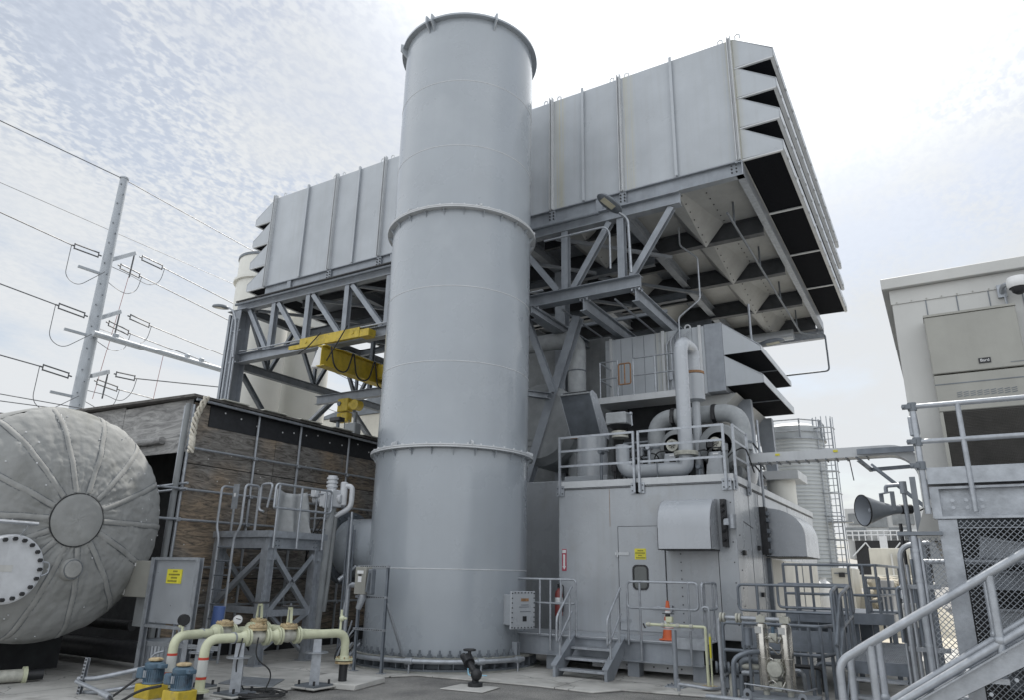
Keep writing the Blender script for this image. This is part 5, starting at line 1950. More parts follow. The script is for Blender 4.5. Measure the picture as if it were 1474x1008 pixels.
def pedestal(c, top, lower=True):
    m = MB()
    for k, (r1, z0, z1) in enumerate(((.10, .06, top-.22), (.085, top-.20, top))):
        m.tube([(c.x, c.y, z0), (c.x, c.y, z1)], [r1*1.15, r1*1.05], 4)
    m.build('pedestal', 'galv', gp, smooth=0)
    MB().lathe([(0, top-.22), (.19, top-.22), (.19, top-.20), (0, top-.20)], (c.x, c.y, 0), 20).build('pedestal_plate', 'galv', gp, smooth=30)
    m = MB().cbox((c.x, c.y, .075), .22, .22, .014)
    b_ = m.build('base_plate', 'dark_steel', gp, smooth=0)
    MB().box(c.x-.26, c.x+.26, c.y-.26, c.y+.26, .03, .06).build('grout_pad', 'concrete', gp, smooth=0, bev=.01)
    bolts(b_, 'anchor_bolt', 'black', [(V((c.x+sx*.17, c.y+sy*.17, .085)), Z1) for sx in (-1, 1) for sy in (-1, 1)], .02, .07)


pedestal(B0+dirB*.55, zg-ra-.003)
pedestal(B0+dirB*LB*.78, zg-ra-.003)
pedestal(A0+dirA*.55, zg-ra-.003)
for nm, (px, py), c, tone in (('pressure_gauge', (347, 897), A1+dirA*.27, 1), ('pressure_gauge', (269, 889), A0+dirA*.12, 0)):
    gz_ = 1.05 if tone else 1.09
    q = V((c.x, c.y, gz_))
    nrm = (CAMLOC-q)
    nrm.z = 0
    nrm = nrm.normalized() if tone else V((-.95, .3, 0)).normalized()
    m = MB().lathe([(0, -.05), (.085, -.05), (.088, .02), (.088, .035), (.078, .035), (.078, .025)], q, 24, nrm)
    m.cyl((c.x, c.y, zg+.05), (c.x, c.y, gz_-.08), .016, 8)
    gg = m.build('gauge', 'black', gp, smooth=35)
    f_ = MB().lathe([(0, .026), (.077, .026)], q, 24, nrm).build('dial', 'white', gg, smooth=0)
    a_ = nrm.cross(Z1)
    MB().bar(q+nrm*.029-a_*.05, q+nrm*.029+a_*.03+V((0, 0, .02)), .006, .012).build('needle', 'black', gg, smooth=0)
MB().pipe([A0+dirA*.12+V((0, 0, .05)), A0+dirA*.12+V((0, 0, .13)), A0+dirA*.12+V((-.08, 0, .13))], .022, .02, 8).build('gauge_cock', 'gas_pipe', gp)
MB().pipe([B0+dirB*.28+V((-.2, .05, .0)), B0+dirB*.28+V((-.06, -.06, .02)), B0+dirB*.5+V((.0, -.09, .0))], .022, .05, 8).build('bypass_valve', 'gas_pipe', gp)
for q, t_ in ((A0+dirA*.5, 1), (B0+dirB*.42, 1)):
    MB().lathe([(ra+.002, -.012), (ra+.014, -.012), (ra+.014, .012), (ra+.002, .012)], q, 18, dirA).build('pipe_clamp', 'galv', gp)
bb = AZ(306, 905, .85)
tag(MB().tube([(bb.x-.35, bb.y+.35, .80), (bb.x-.33, bb.y+.35, 1.2)], .11, 16).build('blue_canister', 'blue_plastic'), 'upright blue plastic sleeve standing behind the first tan valve', 'sleeve')
# cable coil
cc_ = AZ(372, 1000, .05)
m = MB()
pts = []
rc = random.Random(4)
for k in range(150):
    a = k*.37
    rr0 = .25+.10*math.sin(k*.21)+.04*rc.random()
    pts.append((cc_.x+rr0*1.25*math.cos(a), cc_.y+rr0*math.sin(a), .045+.035*abs(math.sin(k*.13))))
m.tube(pts, .011, 6)
hang = [pv2+V((.1, -.05, .0)), pv2+V((.1, -.08, -.3)), V((cc_.x+.06, cc_.y+.2, .35)), V((cc_.x, cc_.y+.1, .05))]
m.pipe(hang, .011, .25, 6, 6)
m.pipe([B0+dirB*.5+V((.1, 0, 0)), B0+dirB*.5+V((.06, -.05, -.5)), V((cc_.x-.3, cc_.y, .05))], .011, .2, 6, 6)
tag(m.build('cable_coil', 'rubber'), 'loose coil of thin black cable on the concrete under the gas pipes', 'cable')

# ================================================================ PUMP MOTORS
for i, (px, py, lab) in enumerate(((222, 968, 'left blue vertical pump motor on a yellow base beside the strut post'), (263, 973, 'right blue vertical pump motor on a yellow base beside the banded green riser'))):
    c = AY(px, py, 7.32-.12*i)
    c = V((c.x, c.y, 0))
    pm = thing('pump_motor', lab, 'pump motor', tuple(c), 'blue pump motors')
    MB().box(c.x-.19, c.x+.17, c.y-.16, c.y+.16, .02, .22).build('yellow_base', 'yellow', pm, smooth=0, bev=.012)
    MB().box(c.x-.205, c.x-.193, c.y-.1, c.y+.1, .03, .21).build('base_bracket', 'galv', pm, smooth=0)
    m = MB().lathe([(.0, .225), (.15, .225), (.13, .25), (.125, .42), (.135, .43), (.145, .45), (.145, .5), (.12, .52), (.0, .53)], c, 28)
    mo = m.build('motor_housing', 'motor_blue', pm, smooth=40)
    m = MB()
    for k in range(26):
        w_ = 2*PI*k/26
        d = V((math.cos(w_), math.sin(w_), 0))
        m.bar(c+d*.133+V((0, 0, .255)), c+d*.133+V((0, 0, .415)), .006, .022, up=d)
    m.build('cooling_fin', 'motor_blue', mo, smooth=0)
    m = MB().lathe([(0, .531), (.085, .531), (.105, .545), (.105, .565), (.07, .58), (0, .585)], c, 20)
    m.build('fan_cap', 'valve_tan', pm)
    MB().cbox(c+V((-.16, -.07, .36)), .075, .07, .075).build('terminal_box', 'motor_blue', pm, smooth=0, bev=.015)
    MB().cbox(c+V((-.02, -.135, .36)), .04, .003, .05).build('data_plate', 'galv', pm, smooth=0)
    MB().cbox(c+V((.18, 0, .47)), .05, .06, .03).build('lug', 'motor_blue', pm, smooth=0, bev=.01)
cpost = AZ(113, 1003, 0)
sp = thing('strut_post', 'leaning perforated steel strut post carrying conduits at the lower left', 'post', (cpost.x, cpost.y, 0))
tp_ = AY(127, 948, cpost.y)
pbot = V((cpost.x, cpost.y, 0))
ptop = V((tp_.x, tp_.y, tp_.z))
MB().chan(pbot, ptop, .07, .05, .006, up=V((0, 1, 0))).build('strut', 'galv', sp, smooth=0)
m = MB()
for k in range(11):
    q = pbot.lerp(ptop, (k+.5)/11)
    for dx in (-.014, .014):
        m.cbox(q+V((dx, -.029, 0)), .006, .002, .014)
m.build('slot', 'black', sp, smooth=0)
cm = AY(222, 968, 7.32)
zc_ = [.42, .36, .27, .2]
MB().pipe([ptop+V((-.15, .0, -.30)), ptop+V((.2, .06, -.28)), (cm.x-.2, cm.y+.2, .44)], .035, .1, 10).build('conduit', 'galv', sp)
m = MB().pipe([ptop+V((-.1, -.06, -.33)), ptop+V((.5, -.08, -.40)), ptop+V((.62, -.08, -.42))], .03, .05, 10)
m.cyl(ptop+V((.62, -.08, -.42)), ptop+V((.86, -.08, -.46)), .045, 12)
m.build('conduit', 'rail_galv', sp)
MB().pipe([ptop+V((.86, -.08, -.46)), ptop+V((1.2, -.2, -.52)), (cm.x+.2, cm.y-.35, .18), (cm.x+.5, cm.y-.2, .25)], .02, .2, 8).build('flexible_conduit', 'rubber', sp)
MB().pipe([ptop+V((-.08, .08, -.5)), ptop+V((.3, .12, -.46)), (cm.x-.1, cm.y+.25, .2)], .032, .1, 10).build('conduit', 'galv', sp)
MB().cyl(ptop+V((.05, -.08, -.62)), ptop+V((.2, -.08, -.63)), .045, 12).build('conduit_fitting', 'galv', sp)
MB().pipe([ptop+V((.2, -.08, -.63)), ptop+V((.6, -.15, -.66)), (cm.x-.2, cm.y-.1, .3)], .018, .2, 8).build('flexible_conduit', 'rubber', sp)

# ================================================================ SWITCH STAND
ss = thing('switch_stand', 'galvanised strut stand with a grey disconnect switch in front of the stack', 'switch stand', (-10, 11.4, 0))
sx0_, sx1_, syy = -10.32, -9.62, 11.42
for x in (sx0_, sx1_):
    MB().chan((x, syy, .03), (x, syy, 2.0), .05, .05, .006, up=V((0, 1, 0))).build('strut', 'blue_steel', ss, smooth=0)
    MB().cbox((x, syy, .036), .08, .06, .006).build('foot_plate', 'galv', ss, smooth=0)
for z in (1.98, 1.4, .8):
    MB().bar((sx0_-.06, syy-.03, z), (sx1_+.06, syy-.03, z), .04, .045).build('strut', 'galv', ss, smooth=0)
m = MB()
for z in (1.98, 1.4, .8):
    for k in range(12):
        m.cbox((sx0_+.03+.058*k, syy-.051, z), .014, .002, .007)
m.build('slot', 'black', ss, smooth=0)
MB().bar((sx1_, syy+.03, 1.3), (sx1_+.14, syy+.62, .04), .045, .045).build('back_brace', 'galv', ss, smooth=0)
MB().box(-10.26, -9.98, syy-.24, syy-.056, 1.45, 1.97).build('switch_box', 'beige_ac', ss, smooth=0, bev=.01)
MB().box(-9.97, -9.86, syy-.2, syy-.056, 1.45, 1.93).build('switch_side', 'dark_steel', ss, smooth=0, bev=.02)
MB().bar((-9.91, syy-.26, 1.5), (-9.89, syy-.23, 1.86), .03, .05, up=V((0, 1, 0))).build('lever', 'dark_steel', ss, smooth=0)
for (a, b, c, d) in ((-10.2, -10.04, 1.84, 1.9), (-10.17, -10.08, 1.68, 1.79)):
    MB().box(a, b, syy-.246, syy-.241, c, d).build('label_plate', 'white', ss, smooth=0)
MB().box(-10.16, -10.09, syy-.25, syy-.241, 1.8, 1.83).build('latch', 'black', ss, smooth=0)
MB().tube([(-10.1, syy-.15, 1.45), (-10.1, syy-.15, 1.38), (-10.18, syy-.16, 1.18)], [.07, .075, .055], 12).build('conduit_elbow', 'rail_galv', ss)
MB().pipe([(-10.3, syy-.12, 1.62), (-10.52, syy-.12, 1.62), (-10.55, syy-.1, .04)], .035, .1, 10).build('conduit', 'rail_galv', ss)
MB().cyl((-10.42, syy-.12, 1.62), (-10.28, syy-.12, 1.62), .055, 10).build('conduit_fitting', 'galv', ss)
for k in range(4):
    MB().pipe([(-10.9-.06*k, 11.9+.1*k, .9-.1*k), (-11.1-.05*k, 11.9, .35), (-10.8-.08*k, 11.6, .1), (-10.5-.1*k, 11.75, .5)], .018, .25, 7, 7).build('loose_hose', ['rail_galv', 'rubber', 'galv', 'rubber'][k], ss)

# ================================================================ JUNCTION BOX BY THE STACK
jn = V((.93, -.37, 0)).normalized()
js = V((jn.y, -jn.x, 0))*-1
jc = AY(752, 879, 13.62)
jb = thing('junction_box', 'grey bolted cast junction box on a post at the right foot of the stack', 'junction box', (jc.x, jc.y, .03))
ax = (js, -jn, Z1)
MB().cbox(jc-jn*.22, .27, .19, .30, ax).build('box_body', 'house_paint', jb, smooth=0, bev=.012)
MB().cbox(jc, .32, .025, .37, ax).build('cover', 'house_paint', jb, smooth=0, bev=.008)
L_ = []
for k in range(8):
    for s_ in (-1, 1):
        L_.append((jc+jn*.025+js*(.29*s_)+V((0, 0, -.33+.094*k)), jn))
for k in range(6):
    for s_ in (-1, 1):
        L_.append((jc+jn*.025+js*(-.22+.088*k)+V((0, 0, .34*s_)), jn))
bolts(jb, 'cover_bolt', 'black', L_, .014, .012)
MB().cbox(jc+jn*.028+V((0, 0, .2))+js*.04, .1, .003, .03, ax).build('label_plate', 'rust', jb, smooth=0)
MB().cbox(jc+jn*.028+V((0, 0, -.17))+js*.04, .05, .003, .05, ax).build('dark_plate', 'black', jb, smooth=0)
for (dx, dz, w_) in ((.04, .1, .1), (.02, .06, .13), (.06, -.03, .14)):
    MB().cbox(jc+jn*.028+js*dx+V((0, 0, dz)), w_, .002, .006, ax).build('lettering', 'dark_steel', jb, smooth=0)
MB().ibeam((jc.x-jn.x*.2, jc.y-jn.y*.2, .03), (jc.x-jn.x*.2, jc.y-jn.y*.2, .55), .12, .12, up=V((0, 1, 0))).build('post', 'frame_steel', jb, smooth=0)

# black hydrant valve in front of the stack
hv = AZ(684, 989, .02)
hy = thing('black_valve', 'small black angled valve with a handwheel on the white pad', 'valve', (hv.x, hv.y, .02))
b0 = V((hv.x, hv.y, .02))
MB().lathe([(0, 0), (.13, 0), (.13, .06), (.06, .07), (.06, .12)], b0, 18).build('base_flange', 'black', hy, smooth=35)
e1 = b0+V((.0, .0, .19))
e2 = b0+V((-.24, .15, .36))
MB().tube(fillet([b0+V((0, 0, .1)), e1, e2], .14, 6), [.055]*9 if False else .055, 12).build('body', 'black', hy)
MB().ball(e1+V((.03, -.02, 0)), .10, 12).build('bulb', 'black', hy)
m = MB().cyl(e2+V((.02, -.02, -.02)), e2+V((-.09, .06, .06)), .1, 14)
m.cyl(e2+V((-.1, .05, .0)), e2+V((-.22, .12, .08)), .06, 10)
m.build('bonnet', 'black', hy)
MB().cyl(e2, e2+V((0, 0, .2)), .03, 8).build('stem', 'black', hy)
MB().tube([e2+V((.1*math.cos(2*PI*k/20), .1*math.sin(2*PI*k/20), .2)) for k in range(20)], .018, 6, closed=True).build('handwheel', 'black', hy)
hb0 = V((SX+math.cos(R(317))*(SR+.27), SY+math.sin(R(317))*(SR+.27), .3))
tag(MB().pipe([hb0, hb0+V((.14, -.12, .04)), hb0+V((.17, -.14, -.15)), hb0+V((.2, -.17, -.27)), hb0+V((.55, -.05, -.26))], .012, .08, 7).build('blue_hose', 'hose_blue'), 'thin light blue hose hanging over the base ring of the stack', 'hose')
# ================================================================ HOIST CRANE
hz = 9.47
hc_ = thing('hoist_crane', 'yellow overhead hoist crane hung under the left truss beside the stack', 'crane', (-16.8, 16.4, 8.6))
hy0 = TY-.42
ex0, ex1 = AY(433, 497, hy0), AY(519, 477, hy0)
m = MB().chan((ex0.x, hy0, hz-.03), (ex1.x, hy0, hz-.03), .14, .34, .016)
m.box(ex0.x-.55, ex0.x-.004, hy0-.05, hy0+.05, hz-.2, hz-.05)
m.box(ex1.x+.004, ex1.x+.4, hy0-.05, hy0+.3, hz-.2, hz+.05)
m.build('end_truck', 'yellow', hc_, smooth=0, bev=.01)
for x in (ex0.x+.3, ex1.x-.3):
    MB().cyl((x, hy0-.09, hz), (x, hy0-.06, hz), .07, 14).build('wheel_cap', 'yellow', hc_)
gx = AY(474, 505, hy0).x
MB().ibeam((gx, hy0-.35, 8.72), (gx, 26, 8.72), .36, .75, .03).build('girder', 'yellow', hc_, smooth=0)
MB().box(gx+.2, gx+.5, hy0+2.2, hy0+3.4, 8.5, 9.0).build('trolley_box', 'yellow', hc_, smooth=0, bev=.02)
for k in range(7):
    y = hy0-.2+1.1*k
    MB().tube(fillet([(gx+.28, y, 9.05), (gx+.3, y+.2, 8.3-.1*(k % 3)), (gx+.3, y+.8, 8.25), (gx+.28, y+1.05, 9.05)], .35, 6), .028, 7).build('festoon_cable', 'rubber', hc_)
for (px0, py0, px1, py1) in ((462, 478, 430, 510), (500, 468, 470, 520)):
    a, b = AY(px0, py0, hy0-.12), AY(px1, py1, hy0-.12)
    MB().tube(fillet([a, (a+b)/2+V((0, -.1, -.18)), b], .5, 6), .022, 7).build('festoon_cable', 'rubber', hc_)
bgp = AY(459, 508, hy0-.15)
m = MB().hexa([bgp+V(p) for p in ((-.35, 0, -.5), (.25, 0, -.55), (.3, .25, -.5), (-.3, .25, -.5), (-.1, .05, .3), (.15, .05, .35), (.15, .2, .35), (-.1, .2, .3))])
m.build('plastic_cover', 'white', hc_, smooth=0, bev=.05, seg=2)
# second small hoist on a beam further back
YH = 19.9
b0, b1 = AY(456, 578, YH), AY(540, 566, YH)
h2 = thing('trolley_hoist', 'small yellow chain hoist on a short grey monorail beam lower down', 'hoist', (b0.x, YH, b0.z))
zb = (b0.z+b1.z)/2
MB().ibeam((b0.x, YH, zb), (b1.x+1.5, YH, zb), .22, .34, .02).build('monorail_beam', 'frame_steel', h2, smooth=0)
for x in (b1.x-.3, b1.x+1.2):
    MB().ibeam((x, YH, zb+.17), (x, YH, 11.4), .14, .14, up=V((0, 1, 0))).build('hanger', 'dark_steel', h2, smooth=0)
c = AY(500, 588, YH-.15)
m = MB().cbox(c+V((-.12, 0, .1)), .28, .16, .26)
m.cbox(c+V((-.12, 0, -.38)), .28, .15, .18)
m.build('hoist_body', 'yellow', h2, smooth=0, bev=.03)
m = MB().cyl(c+V((.2, -.02, .05)), c+V((.55, -.02, .05)), .17, 14)
m.cyl(c+V((.5, -.18, .05)), c+V((.5, .14, .05)), .2, 16)
m.build('hoist_motor', 'yellow', h2)
MB().cyl(c+V((-.28, -.2, .16)), c+V((-.28, -.165, .16)), .09, 14).build('wheel_cap', 'dark_steel', h2)
for dx in (-.02, .2):
    MB().cyl(c+V((dx, -.05, -.5)), c+V((dx, -.05, -2.0)), .02, 6).build('chain', 'dark_steel', h2)
MB().box(c.x+.42, c.x+.5, YH-.2, YH-.1, c.z-2.2, c.z-.2).build('pendant_cable', 'dark_steel', h2, smooth=0)
c = AY(487, 605, 16.6)
rf = thing('roof_clutter', 'small dark valve and bracket standing on the shelter roof below the hoist', 'fitting', (c.x, c.y, 5.6))
MB().cyl((c.x, c.y, 5.5), (c.x, c.y, c.z), .06, 10).build('stem', 'dark_steel', rf)
MB().cbox((c.x-.05, c.y, c.z), .22, .14, .07).build('head', 'black', rf, bev=.02, smooth=0)
MB().box(c.x+.3, c.x+.75, c.y, c.y+.3, 5.5, c.z-.15).build('bracket', 'insul', rf, smooth=0, bev=.02)


# ================================================================ LAMPS
def cobra(name, label, head, d, path, mt='dark_steel'):
    o = thing(name, label, 'lamp', tuple(head), 'area floodlights on the steelwork')
    d = V(d).normalized()
    s = d.cross(Z1).normalized()
    u = s.cross(d)
    vs, fs = [], []
    n = 18
    for zz_, sc_ in ((.075, .55), (.03, .92), (-.03, 1.0), (-.05, .93)):
        for k in range(n):
            a = 2*PI*k/n
            vs.append(head+d*(math.cos(a)*.42*sc_)+s*(math.sin(a)*.23*sc_)+u*zz_)
    for i in range(3):
        for k in range(n):
            fs.append((i*n+k, i*n+(k+1) % n, (i+1)*n+(k+1) % n, (i+1)*n+k))
    fs.append(tuple(range(n)))
    fs.append(tuple(range(3*n, 4*n)))
    MB().add(vs, fs).build('lamp_head', mt, o, smooth=50)
    m = MB().cbox(head-u*.056+d*.05, .2, .1, .006, (d, s, u))
    m.build('lens', 'lens', o, smooth=0)
    if path:
        MB().pipe(path, .04, .2, 9).build('arm', 'galv', o)
    return o


h = AY(318, 441, 16.2)
cobra('area_lamp', 'oval floodlight on a bent arm at the top of the left frame column', h, (-1, -.1, .18), [h+V((.3, .03, -.05)), h+V((.62, .1, -.2)), h+V((.75, .2, -.6)), h+V((.75, .3, -2.1))])
h = AY(878, 292, 16.0)
cobra('area_lamp', 'oval floodlight on an upright conduit bracket above the right truss', h, (-.55, -.8, .5), [h+V((.15, .25, -.2)), h+V((.33, .45, -.35)), h+V((.33, .55, -1.9))])
MB
m = MB().pipe([(-8.9, TY-.3, 11.2), (-7.0, TY-.3, 11.2), (-6.85, TY-.3, 11.0), (-6.85, TY-.3, 9.9)], .03, .12, 8)
tag(m.build('lamp_conduit', 'galv'), 'thin conduit running along the top chord down to the right truss floodlight bracket', 'conduit')
h = AY(1110, 492, 22.5)
cobra('area_lamp', 'oval floodlight under the rear beam above the dark bottomed hoods', h, (1, -.1, .05), [h+V((-.3, 0, 0)), h+V((-.6, .0, .1)), h+V((-.6, .0, 1.4))])

# ================================================================ UTILITY POLE AND WIRES
pb = AD(110, 582, 40)
pt = AD(180, 258, 40)
px_, py_ = (pb.x+pt.x)/2, (pb.y+pt.y)/2
up_ = thing('utility_pole', 'tall tapered grey steel utility pole with three pairs of insulated arms', 'utility pole', (px_, py_, 0))
MB().lathe([(.42, 0), (.2, pt.z), (.23, pt.z), (.23, pt.z+.08), (0, pt.z+.1)], (px_, py_, 0), 16).build('pole_shaft', 'pole_steel', up_, smooth=30)
pole_dir = V((px_, py_, 0)).normalized()
side = V((pole_dir.y, -pole_dir.x, 0))
m = MB()
for k in range(26):
    z = 7+k*.58
    q = V((px_, py_, z))-pole_dir*.33*(1-z/45)+side*(.1*(-1)**k)
    m.cyl(q, q-pole_dir*.12, .03, 6)
m.build('step_bolts', 'dark_steel', up_, smooth=0)


def wire(par, a, b, r=.02, sag=0., n=10, name='wire', mt='wire'):
    pts = []
    for k in range(n+1):
        t = k/n
        p = V(a).lerp(V(b), t)
        pts.append(p-V((0, 0, sag*4*t*(1-t))))
    return MB().tube(pts, r, 5).build(name, mt, par)


def insul_string(par, a, b):
    d = (V(b)-V(a))
    m = MB()
    for s_ in (-1, 1):
        o = side*.0+V((0, 0, .12*s_))
        m.tube([V(a)+d*.1+o, V(a)+d*.9+o], .036, 6)
    m.tube([V(a), V(a)+d*.1], .04, 5)
    m.tube([V(b)-d*.1, V(b)], .04, 5)
    for t in (.1, .9):
        m.tube([V(a)+d*t-V((0, 0, .16)), V(a)+d*t+V((0, 0, .16))], .03, 5)
    m.build('insulator', 'wire', par)


lv = [((0, 305), (103, 352), (146, 368), 17.2), ((0, 408), (80, 438), (126, 455), 13.9), ((0, 512), (57, 528), (103, 543), 10.6)]
for i, (w0, i0, i1, _) in enumerate(lv):
    at_ = AD(*i1, 40)
    z = at_.z
    a, b = AZ(*w0, z), AZ(*i0, z)
    d_ = (a-b).normalized()
    wire(up_, b+d_*40, b, .03)
    insul_string(up_, b, at_)
    j = V((px_, py_, z-1.0))-pole_dir*.5
    MB().tube(fillet([b, b+V((0, 0, -1.7)), b+(at_-b)*.45+V((0, 0, -2.0)), j], .8, 6), .018, 5).build('jumper', 'wire', up_)
    MB().bar(V((px_, py_, z-1.0)), V((px_, py_, z-.95))-pole_dir*.4-side*1.2, .12, .12).build('stand_off', 'pole_steel', up_, smooth=0)
rv_ = [((161, 373), (194, 364), (201, 369), (237, 386), (337, 437), (170, 381), (204, 398), (332, 462)),
       ((141, 458), (173, 448), (184, 454), (218, 469), (320, 511), (153, 463), (188, 480), (318, 530)),
       ((131, 542), (156, 536), (164, 539), (197, 546), (315, 558), (136, 549), (172, 562), (240, 580))]
for i, (p0, p1, s0, s1, s2, t0, t1, t2) in enumerate(rv_):
    a = AD(*p0, 40)
    b = AD(*p1, 41.0)
    MB().bar(a, b, .16, .2).build('arm', 'pole_steel', up_, smooth=0)
    for q0, q1, q2 in ((s0, s1, s2), (t0, t1, t2)):
        A_ = AD(*q0, 41.0)
        z = A_.z
        B_, C_ = AZ(*q1, z), AZ(*q2, z)
        insul_string(up_, A_, B_)
        d_ = (C_-B_).normalized()
        wire(up_, B_, C_+d_*45, .03)
        MB().tube(fillet([B_, B_+V((-.2, 0, -.8)), (A_+B_)/2+V((0, 0, -1.4)), A_+V((-.3, 0, -1.1)), V((px_, py_, z-1.2))], .9, 5), .018, 5).build('jumper', 'wire', up_)
    insul_string(up_, b, b+V((-.1, 0, -1.4)))
zt = pt.z
a, b = AZ(0, 173, zt), AZ(345, 350, zt)
wire(up_, V((px_, py_, zt)), a+(a-V((px_, py_, zt))).normalized()*30, .025, name='shield_wire')
wire(up_, V((px_, py_, zt)), b+(b-V((px_, py_, zt))).normalized()*60, .025, name='shield_wire')
far = thing('far_wires', 'faint thin distant overhead wires crossing the sky beyond the pole', 'wires', (-60, 30, 20))
for (q0, q1, zz_) in (((0, 262), (340, 410), 26), ((0, 568), (90, 584), 9), ((0, 578), (60, 586), 8.7)):
    a, b = AZ(*q0, zz_), AZ(*q1, zz_)
    wire(far, a+(a-b).normalized()*30, b+(b-a).normalized()*60, .022)
# guard lines (red droppers)
for (q0, q1) in (((185, 398), (133, 575)), ((236, 508), (220, 578))):
    a, b = AD(*q0, 43), AD(*q1, 43)
    wire(far, a, b, .015, name='dropper', mt='ext_red')
bo = thing('bus_pipe', 'long pale grey horizontal bus pipe reaching from the utility pole to the frame column', 'bus pipe', tuple(AD(134, 479, 40)))
a, b = AD(134, 479, 39.4), AZ(318, 533, AD(134, 479, 39.4).z)
d_ = (b-a).normalized()
MB().cyl(a, b+d_*6, .16, 12).build('pipe_body', 'pole_steel', bo)
for t in (.15, .7, .82):
    q = a.lerp(b, t)
    MB().cbox(q+V((0, 0, .1)), .12, .12, .22).build('clamp', 'pole_steel', bo, smooth=0, bev=.03)

# ================================================================ TWIN SILOS, FAR STRUCTURES LEFT
for (az, D, zt_, lab) in ((-51.65, 35, 16.6, 'tall pale round stack with a flange ring behind the left frame column'), (-48.0, 37.5, 15.2, 'plain pale round stack behind the frame, right of the flanged pale stack')):
    x, y = D*math.sin(R(az)), D*math.cos(R(az))
    o = thing('pale_stack', lab, 'chimney', (x, y, 0), 'pale stacks beyond the frame')
    MB().lathe([(1.33, 0), (1.33, zt_), (1.28, zt_), (1.28, zt_-3)], (x, y, 0), 48).build('shell', 'silo_white', o)
    MB().lathe([(1.335, zt_-1.32), (1.47, zt_-1.32), (1.47, zt_-1.2), (1.335, zt_-1.2)], (x, y, 0), 48).build('flange', 'silo_white', o, smooth=30)
    MB().lathe([(1.335, zt_-.1), (1.38, zt_-.1), (1.38, zt_+.02), (1.3, zt_+.02)], (x, y, 0), 48).build('rim', 'dark_steel', o, smooth=30)
c = AD(527, 608, 42)
fb = thing('far_shed', 'small beige flat roofed building glimpsed between the shelter roof and the stack', 'building', (c.x, c.y, 0))
zt_ = AD(527, 598, 42).z
MB().box(c.x-4, c.x+3, c.y, c.y+6, 0, zt_).build('wall', 'cream', fb, smooth=0)
MB().prism([(c.x-4.2, c.y-.1, zt_+.02), (c.x+3.2, c.y-.1, zt_+.02), (c.x+3.2, c.y-.1, zt_+1.6)], (0, 6.2, 0)).build('roof', 'dark_steel', fb, smooth=0)

# ================================================================ SMALL YELLOW PIPE WITH POST, CONE
yp_ = thing('sample_pipe', 'thin pale yellow pipe on a grey post in front of the enclosure platform', 'pipe', (-4.49, 13.4, 0))
MB().cyl((-4.49, 13.4, .05), (-4.49, 13.4, .97), .045, 12).build('post', 'frame_steel', yp_)
MB().box(-4.66, -4.32, 13.25, 13.55, .03, .05).build('base_plate', 'frame_steel', yp_, smooth=0)
bolts(yp_, 'anchor_bolt', 'dark_steel', [(V((-4.49+sx*.12, 13.4+sy*.1, .05)), Z1) for sx in (-1, 1) for sy in (-1, 1)], .016, .03)
MB().bar((-4.75, 13.4, .985), (-4.15, 13.4, .985), .05, .025).build('cross_bar', 'galv', yp_, smooth=0)
MB().pipe([(-5.0, 13.36, 1.05), (-3.9, 13.36, 1.05), (-3.9, 13.36, .06)], .026, .04, 10).build('pipe_run', 'gas_pipe', yp_)
MB().cyl((-3.83, 13.36, .06), (-3.83, 13.36, .95), .016, 8).build('pipe_run', 'gas_pipe', yp_)
MB().cyl((-3.83, 13.36, .55), (-3.83, 13.36, .9), .019, 8).build('marker_sleeve', 'sign_yellow', yp_)
MB().lathe([(.026, .06), (.14, .06), (.14, .1), (.026, .1)], (-3.88, 13.36, 0), 18).build('flange', 'valve_tan', yp_, smooth=30)
for x in (-4.95, -4.68, -4.4, -4.15):
    MB().cyl((x-.03, 13.36, 1.05), (x+.03, 13.36, 1.05), .04, 10).build('coupling', 'valve_body', yp_)
m = MB().cyl((-4.58, 13.36, 1.05), (-4.58, 13.36, 1.22), .03, 8)
m.cbox((-4.55, 13.36, 1.15), .06, .05, .05)
m.build('regulator', 'gas_pipe', yp_, bev=.01)
m = MB().cyl((-4.58, 13.36, 1.2), (-4.58, 13.36, 1.24), .05, 10)
m.bar((-4.68, 13.36, 1.25), (-4.46, 13.36, 1.25), .02, .015)
m.build('valve_handle', 'black', yp_)
MB().bar((-5.06, 13.36, 1.06), (-5.02, 13.36, .98), .03, .02).build('valve_handle', 'black', yp_)
MB().pipe([(-3.98, 13.5, .9), (-3.98, 13.5, 1.38), (-3.86, 13.5, 1.38), (-3.86, 13.5, .5)], .024, .1, 8).build('vent_loop', 'rail_galv', yp_)
MB().pipe([(-4.3, 12.95, .14), (-4.1, 12.9, .14), (-3.75, 12.9, .12), (-3.4, 13.3, .12)], .028, .05, 8).build('ground_pipe', 'rail_galv', yp_)
MB().cyl((-4.3, 12.95, .03), (-4.3, 12.95, .22), .03, 8).build('standpipe', 'galv', yp_)
c = AY(963, 920, 14.35)
tc_ = thing('traffic_cone', 'orange traffic cone with white bands standing on the platform by the door', 'traffic cone', (c.x, 14.35, .715))
zt_ = AY(963, 866, 14.35).z
H_ = zt_-.715
seg = [(0, .30, 'orange'), (.30, .48, 'white'), (.48, .58, 'orange'), (.58, .74, 'white'), (.74, 1, 'orange')]
for a, b, mt in seg:
    MB().lathe([(.125*(1-a)+.028*a, .74+H_*a*.97), (.125*(1-b)+.028*b, .74+H_*b*.97)]+([(0, .74+H_*.97)] if b == 1 else []), (c.x, 14.35, 0), 24).build('cone_body' if mt == 'orange' else 'white_band', mt, tc_)
MB().box(c.x-.15, c.x+.15, 14.2, 14.5, .718, .745).build('cone_base', 'orange', tc_, smooth=0, bev=.01)

